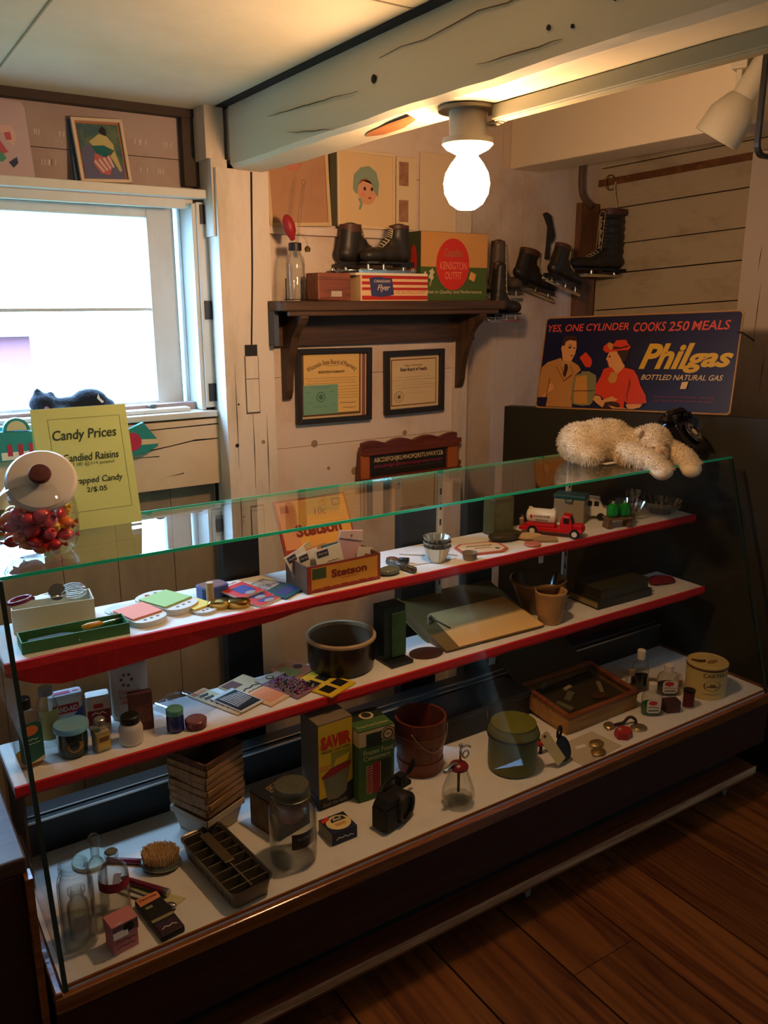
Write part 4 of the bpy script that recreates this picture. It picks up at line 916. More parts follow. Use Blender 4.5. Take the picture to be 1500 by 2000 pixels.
b.prism([(.108, .229), (.122, .231), (.121, .228)], .0002, SC['sk'], MZ); b.prism([(.12, .193), (.135, .195), (.128, .19)], .0002, SC['sd'], MZ); b2.disc(.276, .188, .003, SC['sk'], MZ, .0002, .004); b2.prism([(.266, .168), (.274, .17), (.273, .165)], .0002, SC['sr'], MZ)
for p0, p1 in (((.093, .15), (.107, .115)), ((.07, .155), (.108, .10)), ((.125, .16), (.142, .13)), ((.108, .10), (.14, .125)), ((.044, .04), (.05, .11)), ((.15, .065), (.235, .068))):
    d = Vector((p1[0] - p0[0], p1[1] - p0[1])); q = Vector((-d.y, d.x)).normalized() * .0008
    b.prism([(p0[0] - q.x, p0[1] - q.y), (p1[0] - q.x, p1[1] - q.y), (p1[0] + q.x, p1[1] + q.y), (p0[0] + q.x, p0[1] + q.y)], .0002, SC['sk'], MZ)
b.build('painted_man_and_tank', sg); b2.build('painted_woman', sg)
b = MB(); Z2 = SM @ T(0, 0, .0012)
b.text('YES, ONE CYLINDER', .172, .292, .318, .030, SC['sm'], Z2, shear=.15, bold=.015, z=0); b.text('COOKS', .405, .290, .114, .031, SC['sm'], Z2, shear=.15, bold=.015, z=0); b.text('250', .506, .289, .070, .032, SC['sm'], Z2, shear=.15, bold=.015, z=0); b.text('MEALS', .612, .289, .124, .031, SC['sm'], Z2, shear=.15, bold=.015, z=0)
b.text('Phil', .477, .189, .184, .086, SC['sy'], Z2, shear=.35, bold=.035, z=0)
b.text('gas', .618, .166, .158, .066, SC['sy'], Z2, shear=.35, bold=.035, z=0)
b.text('BOTTLED NATURAL GAS', .536, .118, .274, .018, SC['sc'], Z2, shear=.3, bold=.01, z=.0002)
b.text('Guaranteed bottled gas - Serving', .552, .053, .205, .009, SC['sp'], Z2, shear=.2, z=0); b.text('over natural homes across the states', .552, .041, .205, .008, SC['sp'], Z2, shear=.2, z=0)
b.build('lettering', sg)
b = MB(); b.tube([(2.388, 1.60, 1.43), (2.42, 1.575, 1.405)], .003, GAP, 6); b.tube([(2.388, 1.60, 1.43), (2.40, 1.62, 1.43)], .003, GAP, 6); b.build('wire_hook', sg)
# ================================================================== on the glass top
def wrap(mb, r, z0, z1, a0, a1, m, n=16, taper=0.0):
    """a label wrapped round an upright cylinder; angles in degrees, -90 faces the viewer"""
    vs = []
    for i in range(n + 1):
        a = R(a0 + (a1 - a0) * i / n); vs += [(r * math.cos(a), r * math.sin(a), z0), ((r + taper) * math.cos(a), (r + taper) * math.sin(a), z1)]
    return mb.add(vs, [(2 * i, 2 * i + 2, 2 * i + 3, 2 * i + 1) for i in range(n)], m, True)
def wtext(mb, txt, r, z, w, h, ac, m, bold=0.01, shear=0.0):
    vs, fs = glyphs(txt, shear, bold)
    xs = [p[0] for p in vs]; ys = [p[1] for p in vs]; x0, x1, y0, y1 = min(xs), max(xs), min(ys), max(ys)
    out = []
    for p in vs:
        u = ((p[0] - x0) / (x1 - x0) - .5) * w; a = R(ac) + u / r
        out.append((r * math.cos(a), r * math.sin(a), z + ((p[1] - y0) / (y1 - y0) - .5) * h))
    return mb.add(out, fs, m)
def single(mb, name, label, cat, loc, rz=0, group=None, bevel=0, rot=None):
    return props(mb.build(name, None, loc, rot if rot else (0, 0, R(rz)), bevel), label, cat, group)
def obox(b, w, d, h, t, m, mi=None):
    """open tray: floor and four walls"""
    mi = mi or m
    b.bx(-w / 2, w / 2, -d / 2, d / 2, 0, t, m)
    b.bx(-w / 2, w / 2, -d / 2, -d / 2 + t, t, h, m); b.bx(-w / 2, w / 2, d / 2 - t, d / 2, t, h, m)
    b.bx(-w / 2, -w / 2 + t, -d / 2 + t, d / 2 - t, t, h, m); b.bx(w / 2 - t, w / 2, -d / 2 + t, d / 2 - t, t, h, m)
    return b

cs = thing('price_sign', 'pale green folded paper sign listing candy prices on the glass top', 'sign', (0, 0, 0))
GP = pm('green_paper', srgb(196, 214, 140), .85, spot=(srgb(188, 206, 130), 6, .5, .8))
b = MB(); th = .0008
b.add([(.322, 1.735, TOPZ + .0005), (.514, 1.735, TOPZ + .0005), (.514, 1.796, 1.314), (.322, 1.796, 1.314), (.322, 1.735 + th, TOPZ + .0005), (.514, 1.735 + th, TOPZ + .0005), (.514, 1.796 + th, 1.314), (.322, 1.796 + th, 1.314)],
      [(0, 1, 2, 3), (4, 7, 6, 5), (0, 4, 5, 1), (1, 5, 6, 2), (2, 6, 7, 3), (3, 7, 4, 0)], GP)
b.add([(.322, 1.797, 1.314), (.514, 1.797, 1.314), (.514, 1.817, TOPZ + .0005), (.322, 1.817, TOPZ + .0005), (.322, 1.7965, 1.313), (.514, 1.7965, 1.313), (.514, 1.8162, TOPZ + .0005), (.322, 1.8162, TOPZ + .0005)],
      [(3, 2, 1, 0), (4, 5, 6, 7), (0, 1, 5, 4), (2, 3, 7, 6), (1, 2, 6, 5), (3, 0, 4, 7)], GP)
b.build('folded_sheet', cs)
ln = math.hypot(.061, .248); cA, sA = .061 / ln, .248 / ln
SF = Matrix(((1, 0, 0, .418), (0, cA, -sA, 1.735), (0, sA, cA, TOPZ), (0, 0, 0, 1)))
b = MB(); GI = pm('sign_ink', srgb(44, 62, 48), .8); GL2 = pm('sign_ink_light', srgb(112, 138, 92), .8)
b.text('Candy Prices', .004, .196, .130, .027, GI, SF, shear=.18, bold=.012, z=.0004)
b.text('Candied Raisins', .010, .151, .114, .016, GI, SF, shear=.18, bold=.01, z=.0004); b.text('$1.00 @1/4 pound', .010, .136, .092, .010, GL2, SF, z=.0004)
b.text('Wrapped Candy', .012, .100, .114, .017, GI, SF, shear=.18, bold=.01, z=.0004); b.text('2/$.05', .012, .081, .042, .012, GI, SF, bold=.005, z=.0004)
for x0, x1, y0, y1 in ((-.066, .080, .2325, .2332), (-.066, .080, .0375, .0382), (-.066, -.0654, .0375, .2332), (.0794, .080, .0375, .2332)): b.rect(x0, x1, y0, y1, GL2, SF, .0003, .0003)
b.build('lettering', cs)

# candy jar
jr = thing('candy_jar', 'glass jar of wrapped candies with a tilted white lid beside the price sign', 'jar', (.283, 1.620, TOPZ))
JG = thin_glass('jar_glass', (.96, .97, .96), 1.6, 0, .4)
b = MB(); b.lathe([(0, .002), (.050, .002), (.060, .005), (.069, .02), (.0735, .045), (.0745, .07), (.071, .095), (.062, .118), (.048, .132), (.02, .140), (0, .141)], JG, None, 40); b.build('jar_body', jr)
LM = T(.012, -.012, .138) @ RZ(-14) @ RX(52)
b = MB(); b.lathe([(.050, -.035), (.052, -.012), (.054, .0), (.051, .0)], JG, LM, 36); b.build('jar_neck', jr)
LIDW = pm('lid_enamel', srgb(212, 206, 196), .35)
b = MB(); b.lathe([(0, .014), (.04, .0135), (.058, .010), (.063, .004), (.0635, -.003), (.060, -.004), (.056, .0), (0, .0)], LIDW, LM, 44); lid = b.build('lid', jr)
b = MB(); b.lathe([(0, .012), (.009, .013), (.010, .018), (.018, .024), (.020, .031), (.017, .037), (0, .039)], pm('knob_dark', srgb(86, 44, 40), .4), LM, 24); b.build('knob', lid)
CCOL = {'red': pm('candy_red', srgb(196, 26, 34), .25, spec=.7), 'orange': pm('candy_orange', srgb(240, 130, 44), .25, spec=.7), 'yellow': pm('candy_yellow', srgb(226, 196, 56), .25, spec=.7), 'pink': pm('candy_pink', srgb(226, 90, 100), .25, spec=.7), 'clear': pm('wrapper_pale', srgb(226, 220, 206), .2, spec=.7)}
def candy(colr):
    b = MB(); m = CCOL[colr]; b.ell((0, 0, 0), (.0165, .0125, .0115), m, None, 12, 8)
    for s in (-1, 1):
        b.add([(s * .015, 0, 0), (s * .024, -.010, .005), (s * .027, -.003, -.004), (s * .025, .004, .005), (s * .024, .010, -.003)], [(0, 1, 2), (0, 2, 3), (0, 3, 4), (2, 1, 0), (3, 2, 0), (4, 3, 0)], m)
    return b
protos = {}
random.seed(21); spots = []
tries = 0
while len(spots) < 60 and tries < 60000:
    tries += 1; z = random.uniform(.015, .106); rm = (.042 if z < .025 else .051 if z < .085 else .036)
    a = random.uniform(0, 6.283); r = rm * math.sqrt(random.random())
    p = Vector((r * math.cos(a), r * math.sin(a), z))
    if all((p - q).length > .0215 for q in spots): spots.append(p)
spots.sort(key=lambda p: p.z)
for i, p in enumerate(spots):
    c = random.choice(['red', 'red', 'red', 'red', 'orange', 'orange', 'orange', 'pink', 'yellow', 'clear' if p.z > .07 else 'red'])
    lbl = {'clear': 'candy in a pale wrapper inside the candy jar'}.get(c, c + ' wrapped candy inside the candy jar')
    if c not in protos:
        o = props(candy(c).build('wrapped_candy'), lbl, 'candy', 'wrapped candies in the jar'); protos[c] = o
    else:
        o = protos[c].copy(); col.objects.link(o)
    o.location = (.283 + p.x, 1.620 + p.y, TOPZ + p.z); o.rotation_euler = (random.uniform(-.5, .5), random.uniform(-.4, .4), random.uniform(0, 6.28))

# white plush animal asleep, paws over the front edge
PF = pm('cream_plush', srgb(232, 214, 178), .9); PFG = pm('grey_plush', srgb(150, 128, 100), .9)
pw = thing('plush_toy', 'cream white plush animal asleep on the glass top, paws over the front edge', 'plush toy', (1.88, 1.62, TOPZ))
def L_(x, y, z): return (x - 1.88, y - 1.62, z - TOPZ)
mb = MB()
mb.ell(L_(1.815, 1.712, 1.122), (.062, .056, .055), PF); mb.ell(L_(1.865, 1.69, 1.128), (.062, .052, .058), PF); mb.ell(L_(1.905, 1.672, 1.128), (.062, .05, .056), PF); mb.ell(L_(1.940, 1.640, 1.114), (.052, .045, .045), PF)
mb.ell(L_(1.80, 1.655, 1.094), (.040, .036, .028), PF); mb.ell(L_(1.783, 1.685, 1.105), (.034, .034, .032), PF)
mb.ell(L_(1.988, 1.588, 1.130), (.050, .046, .043), PF); mb.ell(L_(2.012, 1.598, 1.126), (.046, .042, .038), PF); mb.ell(L_(1.962, 1.548, 1.104), (.030, .027, .023), PF)
mb.tube([L_(1.885, 1.62, 1.10), L_(1.895, 1.56, 1.095), L_(1.905, 1.51, 1.082), L_(1.91, 1.482, 1.060)], [.031, .031, .030, .027], PF, 14); mb.ell(L_(1.91, 1.482, 1.062), (.034, .030, .026), PF)
mb.tube([L_(2.035, 1.59, 1.10), L_(2.040, 1.545, 1.092), L_(2.036, 1.505, 1.080), L_(2.034, 1.480, 1.060)], [.030, .031, .030, .027], PF, 14); mb.ell(L_(2.034, 1.478, 1.056), (.033, .029, .027), PF)
mb.ell(L_(1.950, 1.602, 1.150), (.022, .013, .018), PF); mb.ell(L_(2.025, 1.612, 1.146), (.018, .012, .014), PF)
sv, sf = solid(mb, .007)
MB().add(sv, sf, PF, True).build('body', pw)
random.seed(5)
tri = []
for f in sf:
    a, bq, c = Vector(sv[f[0]]), Vector(sv[f[1]]), Vector(sv[f[2]]); nrm = (bq - a).cross(c - a); ar = nrm.length
    if ar > 1e-10: tri.append((a, bq, Vector(sv[f[-1]]), nrm.normalized(), ar))
fm = MB(); fv, ff = [], []
for (a, bq, d, nrm, ar) in tri:
    for q in range(3):
        p = a + (bq - a) * random.random() + (d - a) * random.random()
        if p.z < .004: continue
        g = Vector((random.gauss(0, .5), random.gauss(0, .5), random.gauss(-.25, .5))); dr = (nrm + g * .8).normalized()
        ln_ = random.uniform(.008, .014); sd = dr.cross(Vector((random.random(), random.random(), random.random()))).normalized() * .0007
        mid = p + dr * ln_ * .6 + Vector((0, 0, -.0006)); tip = p + dr * ln_ + Vector((0, 0, -.0025)); k = len(fv)
        fv += [tuple(p - sd), tuple(p + sd), tuple(mid + sd * .7), tuple(mid - sd * .7), tuple(tip)]; ff += [(k, k + 1, k + 2, k + 3), (k + 3, k + 2, k + 4)]
fo = MB().add(fv, ff, PF, True).build('fur', pw); fo['kind'] = 'stuff'
b = MB(); b.ell(L_(1.948, 1.523, 1.108), (.007, .006, .005), pm('nose_pink', srgb(214, 130, 110), .6)); b.build('nose', pw)
b = MB(); b.ell(L_(1.938, 1.541, 1.117), (.006, .004, .0025), pm('eye_dark', srgb(60, 40, 28), .5)); b.ell(L_(1.978, 1.535, 1.123), (.013, .008, .008), PFG); b.build('eyes', pw)
b = MB(); b.ell(L_(1.944, 1.589, 1.148), (.015, .006, .012), PFG); b.build('ear_lining', pw)
b = MB(); b.box(L_(1.845, 1.618, TOPZ + .004), (.05, .02, .001), PAPER, None); b.build('care_tag', pw)

# black dial telephone
ph = thing('telephone', 'black rotary dial telephone behind the white plush animal', 'telephone', (2.190, 1.640, TOPZ), 16)
PHB = pm('bakelite', srgb(20, 18, 17), .18, spec=.6)
pr = [(-.075, 0), (.06, 0), (.062, .03), (.05, .085), (.03, .098), (-.005, .095), (-.03, .062), (-.062, .03), (-.075, .018)]
b = MB(); b.prism(pr, .115, PHB, T(-.0575, 0, 0) @ Matrix(((0, 0, 1, 0), (1, 0, 0, 0), (0, 1, 0, 0), (0, 0, 0, 1)))); b.build('body', ph, bevel=.008, seg=3)
b = MB(); b.tube(spline([(-.07, .025, .118), (-.045, .025, .124), (0, .025, .126), (.045, .025, .124), (.07, .025, .118)], 4), .010, PHB, 12); b.lathe([(0, -.024), (.022, -.022), (.026, -.012), (.018, .0), (0, .002)], PHB, T(-.07, .022, .118)); b.lathe([(0, -.024), (.022, -.022), (.026, -.012), (.018, .0), (0, .002)], PHB, T(.07, .022, .118)); b.build('handset', ph)
DM = T(0, -.036, .064) @ RX(47)
b = MB(); b.lathe([(0, .006), (.034, .006), (.037, .003), (.037, 0), (0, 0)], PHB, DM, 36); b.tube([(.0365 * math.cos(t * .2), .0365 * math.sin(t * .2), .004) for t in range(32)], .0012, CHROME, 6, True, DM); b.disc(0, 0, .012, CREAM, DM, .0006, z=.0062); dial = b.build('dial', ph)
b = MB()
for k in range(10): b.disc(.025 * math.cos(R(60 + k * 30)), .025 * math.sin(R(60 + k * 30)), .0058, pm('dial_hole', srgb(128, 120, 104), .5), DM, .0008, z=.0063, seg=14)
b.build('finger_holes', dial)
b = MB()
for k, ch in enumerate('1234567890'): b.text(ch, .025 * math.cos(R(60 + k * 30)), .025 * math.sin(R(60 + k * 30)), .004, .006, INK, DM, z=.0073)
b.build('numerals', dial)
# ================================================================== upper shelf, left to right
CARD = pm('card_white', srgb(214, 206, 190), .8); KR = pm('kraft', srgb(176, 152, 116), .8)
t = thing('open_box', 'cream open box holding a hand beater at the left end of the upper shelf', 'box', (.322, 1.778, S1), -7)
b = MB(); obox(b, .162, .072, .052, .0025, pm('cream_box', srgb(206, 196, 170), .8)); b.build('box', t)
t = thing('egg_beater', 'steel hand beater with a red handle lying in the cream open box', 'egg beater', (.322, 1.778, S1 + .056), -7)
b = MB(); b.tube([(-.062 + .022 * math.cos(k * .32), .016 * math.sin(k * .32), .004 + .004 * math.cos(k * .32)) for k in range(20)], .0045, pm('dark_red_enamel', srgb(116, 18, 36), .3), 8, True); b.build('handle', t)
b = MB(); b.tube([(-.04, 0, .004), (.02, .004, .012)], .0025, CHROME, 8); b.tube([(-.04, -.006, .004), (.03, -.01, .004)], .002, CHROME, 8); b.build('shaft', t)
b = MB(); b.lathe([(0, -.002), (.018, -.002), (.018, .002), (0, .002)], STEEL, T(.012, -.004, .012) @ RX(70)); b.build('gear', t)
for dy in (-.012, .012):
    b = MB()
    for r_ in (0, 60, 120): b.tube([(.045 + .026 * math.cos(k * .33), .013 * math.sin(k * .33) * math.cos(R(r_)) + dy, .008 + .013 * math.sin(k * .33) * math.sin(R(r_))) for k in range(19)], .0012, CHROME, 6, True)
    b.build('beater', t)
b = MB(); b.box((-.018, -.012, .010), (.03, .018, .001), PAPER, RX(8)); b.build('tag', t)
t = thing('tray', 'green cardboard tray of small tools in front of the cream open box', 'tray', (.337, 1.662, S1), -2)
b = MB(); obox(b, .208, .062, .024, .0025, pm('green_tray', srgb(62, 112, 62), .75)); b.build('tray_body', t)
t = thing('awl', 'steel tool with an amber handle lying in the green tray', 'tool', (.355, 1.665, S1 + .018), 6)
b = MB(); b.tube([(.0, 0, 0), (.012, 0, .001), (.034, 0, .001), (.042, 0, 0)], [.006, .007, .006, .003], pm('amber_handle', srgb(206, 140, 44), .3), 10); b.build('handle', t)
b = MB(); b.tube([(.04, 0, 0), (.088, .002, 0)], .0022, CHROME, 8); b.build('shaft', t)
b = MB(); b.prism([(-.05, -.02), (.035, -.016), (.045, .0), (.02, .014), (-.045, .016)], .010, pm('dark_felt', srgb(48, 50, 40), .9)); single(b, 'felt_case', 'dark felt case lying at the left of the green tray', 'case', (.295, 1.66, S1 + .005), 3, bevel=.003)
b = MB(); b.prism([(-.03, -.012), (.028, -.008), (.02, .01), (-.02, .012)], .004, KR); single(b, 'paper_slip', 'tan folded paper slip in the middle of the green tray', 'paper', (.365, 1.648, S1 + .006), 12)
def note(name, label, loc, rz, c, w, l, hh, heart=False, back=True):
    t = thing(name, label, 'note cards', loc, rz, 'coloured cards on the upper shelf')
    pts = [(-w / 2, l * .32), (-w / 2, -l * .32)] + arcpts(0, -l * .32, w / 2, 180, 360, 10, l * .18) + arcpts(0, l * .32, w / 2, 0, 180, 10, l * .18)
    b = MB(); b.prism(pts, hh, CARD); b.build('backing_card', t)
    b = MB(); b.rect(-w * .47, w * .47, -l * .26, l * .30, c, T(0, 0, hh), .004); b.build('colour_sheet', t)
    b = MB(); f = T(0, 0, hh)
    for q in range(3): b.disc(-w * .2 + q * w * .2, -l * .36, .004, pm('print_brown_spot', srgb(130, 90, 66), .8), f, .0004, seg=10)
    if heart: b.disc(-.005, l * .38, .006, pm('heart_red', srgb(190, 30, 40), .7), f, .0005, seg=14); b.disc(.018, l * .36, .005, MATS['print_brown_spot'], f, .0005, seg=10)
    b.build('printed_marks', t)
PK = pm('card_pink', srgb(236, 140, 112), .8); GC = pm('card_green', srgb(164, 192, 116), .8); YC = pm('card_yellow', srgb(226, 196, 90), .8)
note('note_cards', 'stack of cards with a salmon pink sheet, beside the green tray', (.482, 1.705, S1), 16, PK, .078, .135, .012)
note('note_cards', 'stack of cards with a pale green sheet and a red heart', (.557, 1.742, S1), 24, GC, .085, .150, .014, True)
note('note_cards', 'small cards with a yellow sheet, left of the two brass tins', (.607, 1.695, S1), 18, YC, .055, .115, .006)
b = MB(); b.disc(0, 0, .034, pm('pale_blue_paper', srgb(196, 206, 220), .8), T(), .0015, .028); single(b, 'paper_disc', 'pale round paper under the pink cards', 'paper', (.462, 1.775, S1), 0)
t = thing('tin_tray', 'small blue open tin beside the wooden tube on the upper shelf', 'tin', (.668, 1.745, S1), 10)
b = MB(); o = [(x, y) for x, y in rrect(.068, .052, .014, 2)]; b.prism(o, .028, pm('blue_tin', srgb(62, 84, 140), .4)); b.build('tin_body', t)
b = MB(); b.prism([(x * .9, y * .88) for x, y in o], .001, pm('rust_inside', srgb(110, 66, 52), .7), T(0, 0, .0282)); b.build('contents', t)
b = MB(); b.cyl(.0085, .048, wood('pale_wood_tube', srgb(196, 160, 112), srgb(170, 132, 86), .5, 'z', 14), None, 20); single(b, 'wooden_tube', 'upright pale wooden tube in front of the blue tin', 'tube', (.648, 1.708, S1))
for i, (x, y, a, lab) in enumerate(((.652, 1.664, -20, 'left'), (.690, 1.645, -25, 'right'))):
    t = thing('brass_tin', 'shiny brass oval tin, the %s one of the two beside the red card packs' % lab, 'tin', (x, y, S1), a)
    b = MB(); b.lathe([(0, 0), (.024, 0), (.026, .004), (.026, .010), (.024, .011)], pm('gold_metal', srgb(190, 150, 72), .2, 1.0), None, 24, sy=.62); b.build('base', t)
    b = MB(); b.lathe([(.0265, .010), (.0265, .014), (.022, .018), (0, .0195)], MATS['gold_metal'], None, 24, sy=.62); b.build('lid', t)
RC = pm('card_red', srgb(196, 50, 44), .7); BC = pm('card_blue', srgb(64, 70, 130), .7)
for i, (x, y, a, z, lab) in enumerate(((.745, 1.668, 24, 0, 'red card pack lying lowest, nearest the shelf edge'), (.738, 1.695, 16, .004, 'red card pack with a cream back, in the middle of its pile'), (.722, 1.718, 20, .011, 'red card pack with a blue panel, topmost of its pile'))):
    t = thing('card_pack', lab, 'card pack', (x, y, S1 + z), a, 'red card packs', (R(4 if z else 0), 0, R(a)))
    b = MB(); b.bx(-.038, .038, -.045, .045, 0, .0035, CARD); b.build('card', t)
    b = MB(); b.rect(-.037, .037, -.044, .028, RC, T(0, 0, .0035), .0004); b.rect(-.016, .026, -.030, .010, BC, T(0, 0, .004), .0004); b.disc(.004, -.034, .014, pm('print_grey', srgb(150, 140, 130), .7), T(0, 0, .0043), .0003, .009); b.scrib(0, .036, .05, .008, RC, T(0, 0, .0038)); b.build('printed_front', t)
t = thing('booklet', 'dark teal booklet with a pale cover picture, left of the cigar box', 'booklet', (.806, 1.705, S1), 30)
b = MB(); b.bx(-.045, .045, -.065, .065, 0, .004, pm('teal_cover', srgb(40, 86, 96), .5)); b.build('cover', t)
b = MB(); b.rect(-.04, .04, .005, .062, pm('cover_picture', srgb(186, 180, 170), .5, spot=(srgb(90, 90, 96), 40, .45, .6)), T(0, 0, .004), .0004); b.rect(-.03, .03, -.05, -.02, BC, T(0, 0, .004), .0004); b.build('cover_picture', t)
# cigar box
t = thing('cigar_box', 'open yellow and red cigar box full of seed packets, its lid standing up', 'cigar box', (.958, 1.684, S1), 1)
CBW = wood('cigar_wood', srgb(120, 78, 48), srgb(92, 56, 34), .6, 'x', 14); CBY = pm('cigar_yellow', srgb(214, 152, 50), .7); CBR = pm('cigar_red', srgb(160, 56, 38), .7); CBD = pm('cigar_lettering', srgb(130, 40, 28), .7)
b = MB(); obox(b, .206, .106, .067, .004, CBW); b.build('box', t)
F = front(0, -.0532, 0); b = MB()
b.rect(-.102, .102, .001, .066, CBR, F, .0004); b.rect(-.092, .094, .008, .062, CBY, F, .0004, .0004); b.rect(-.090, -.052, .034, .060, pm('cigar_green', srgb(66, 84, 50), .7), F, .0004, .0009)
b.text('Stetson', .012, .040, .100, .020, CBD, F, bold=.035, z=.0009); b.scrib(.012, .025, .05, .004, CBR, F, z=.0009)
for q in range(7): b.rect(-.086 + q * .025, -.066 + q * .025, .004 + (q % 2) * .001, .010 + (q % 2) * .001, CBR, F, .0004, .0009)
b.build('front_label', t)
LDM = T(0, .0545, .066) @ RX(64)
b = MB(); b.bx(-.103, .103, 0, .137, -.003, 0, CBW, LDM); ld = b.build('lid', t)
b = MB(); FL_ = LDM @ Matrix(((1, 0, 0, 0), (0, 1, 0, 0), (0, 0, 1, .0002), (0, 0, 0, 1)))
b.rect(-.102, .102, .001, .136, CBR, FL_, .0003); b.rect(-.096, .098, .012, .132, pm('cigar_lid_yellow', srgb(228, 170, 80), .7), FL_, .0003, .0003); b.rect(-.096, -.052, .012, .132, pm('cigar_lid_pink', srgb(220, 150, 104), .7), FL_, .0003, .0005)
b.text('Stetson', .005, .055, .130, .032, CBD, FL_, bold=.04, z=.0008); b.text('10c', .02, .098, .034, .018, CBR, FL_, shear=.2, z=.0008); b.rect(.06, .082, .106, .124, CBR, FL_, .0003, .0008); b.rect(.062, .080, .108, .122, MATS['cigar_lid_yellow'], FL_, .0003, .001); b.rect(-.088, -.066, .104, .122, CBR, FL_, .0003, .0008)
b.build('lid_label', ld)
SPK_SCALE = 1.22
SPK = [(-.075, .01, .030, 22, 10, 'white seed packet with a dark badge, leftmost in the cigar box', 'w'), (-.058, -.004, .028, 14, 6, 'white seed packet with a dark badge, second from the left in the cigar box', 'w'), (-.05, .028, .040, 30, -6, 'cream seed packet with a punched hole at the back of the cigar box', 'c'),
       (-.016, -.022, .030, 8, 8, 'large white seed packet with a red corner at the front of the cigar box', 'r'), (.006, .016, .034, 4, -4, 'shiny teal packet at the middle of the cigar box', 't'), (.040, .004, .040, -8, -2, 'pink pouch with a folded flap in the cigar box', 'p'), (.074, -.014, .026, -14, 4, 'small white and blue card at the right end of the cigar box', 'b'), (-.03, .018, .032, 10, 2, 'peach packet behind the large white seed packet', 'o')]
SW = pm('seed_white', srgb(222, 214, 196), .75); SPM = {'w': SW, 'r': SW, 'c': CREAM, 't': pm('teal_foil', srgb(110, 150, 144), .2, .6), 'p': pm('pink_pouch', srgb(222, 176, 176), .35), 'b': SW, 'o': pm('peach_paper', srgb(222, 160, 104), .8)}
for x, y, z, ang, lean, lab, kd in SPK:
    w, h = [q_ * SPK_SCALE for q_ in ((.060, .068) if kd == 'r' else (.054, .082) if kd == 'p' else (.036, .056) if kd == 'b' else (.046, .064))]
    t = thing('seed_packet', lab, 'packet', (.958 + x, 1.684 + y, S1 + z), 0, 'packets in the cigar box')
    M = front() @ RZ(ang) @ RX(-lean)
    b = MB(); b.prism([(-w / 2, -.018), (w / 2, -.018), (w / 2, h - .018), (-w / 2, h - .018)], .004 if kd in 'pt' else .002, SPM[kd], M); b.build('packet', t)
    b = MB(); MZ_ = M @ T(0, 0, .0042 if kd in 'pt' else .0022)
    if kd in 'wr': b.rect(-w * .42, w * .0, h - .038, h - .022, pm('badge_dark', srgb(52, 48, 70), .7), MZ_, .0003); b.text('Ferry', -w * .2, h - .030, w * .34, .007, SW, MZ_, shear=.2, z=.0004)
    if kd == 'r': b.prism([(-w * .48, -.012), (w * .48, -.012), (w * .48, .018), (-.005, .002)], .0003, RC, MZ_); b.disc(-.01, .012, .008, pm('print_greenish', srgb(100, 110, 84), .8), MZ_, .0003); b.scrib(.008, .030, .034, .006, MATS['print_grey'], MZ_)
    if kd == 'p': b.prism([(-w / 2, h - .036), (w / 2, h - .044), (w / 2, h - .019), (-w / 2, h - .019)], .002, pm('pouch_flap', srgb(236, 206, 196), .35), MZ_); b.disc(.0, h - .03, .0025, STEEL, MZ_, .003)
    if kd == 'b': b.rect(-w * .48, w * .48, -.01, .014, BC, MZ_, .0003); b.rect(.0, w * .4, .02, .034, CBR, MZ_, .0003)
    if kd == 'c': b.disc(0, h - .026, .002, INK, MZ_, .0003)
    if b.f: b.build('printed_front', t)
# small things in the middle
t = thing('small_brush', 'small brown brush with a black tip lying on white paper by the cigar box', 'brush', (1.172, 1.712, S1 + .003), -52)
b = MB(); b.ell((-.018, 0, .006), (.018, .011, .006), pm('brush_brown', srgb(112, 70, 48), .4)); b.build('handle', t)
b = MB(); b.tube([(0, 0, .006), (.012, 0, .006), (.026, 0, .005)], [.006, .007, .0085], BLACK, 10); b.build('bristles', t)
b = MB(); b.tube([(-.05, 0, .009), (.05, 0, .009)], .009, pm('patterned_roll', srgb(70, 62, 48), .35, spot=(srgb(150, 140, 112), 70, .52, .62)), 14); single(b, 'patterned_roll', 'dark patterned roll lying between the cigar box and the small brush', 'roll', (1.148, 1.668, S1), -82)
b = MB(); b.ell((0, 0, .010), (.03, .022, .010), pm('grey_glass_lump', srgb(110, 116, 104), .2)); b.ell((.02, .015, .008), (.02, .018, .008), MATS['grey_glass_lump']); single(b, 'glass_dish', 'small grey green glass dish at the right foot of the cigar box', 'dish', (1.100, 1.650, S1), 0)
b = MB(); b.prism([(-.09, -.05), (.11, -.06), (.12, .045), (.01, .05), (-.02, .075), (-.05, .05), (-.09, .045)], .0008, PAPER); single(b, 'paper_sheet', 'white paper sheet with a turned up corner under the small brush', 'paper', (1.215, 1.725, S1 + .0005), -4)
for yy, aa, lb in ((1.742, -42, 'left'), (1.700, -60, 'right')):
    b = MB(); b.tube([(-.035, 0, .002), (.035, 0, .002)], .0012, KR, 6); single(b, 'wooden_stick', 'thin wooden stick on the shelf %s of the fluted moulds' % ('behind and left' if lb == 'left' else 'just right'), 'stick', (1.235 if lb == 'left' else 1.315, yy, S1 + .0015), aa)
TINM = pm('tinned_metal', srgb(206, 196, 172), .3, .9)
for k, lab in enumerate(('lowest', 'middle', 'topmost')):
    b = MB(); z0 = 0.0; b.lathe([(0, 0), (.018, 0), (.021, .004), (.0345, .040), (.0368, .042), (.0368, .044), (.0335, .042), (.0195, .006), (0, .003)], TINM, None, 60, flute=(15, .045))
    single(b, 'fluted_mould', '%s of the three stacked fluted metal moulds' % lab, 'mould', (1.263, 1.668, S1 + k * .0125), k * 8, 'stacked fluted moulds')
b = MB(); b.lathe([(0, 0), (.017, 0), (.021, .020), (.0195, .020), (.016, .003), (0, .003)], pm('grey_cup', srgb(150, 132, 112), .5)); single(b, 'small_cup', 'tiny grey cup right of the fluted moulds', 'cup', (1.346, 1.634, S1))
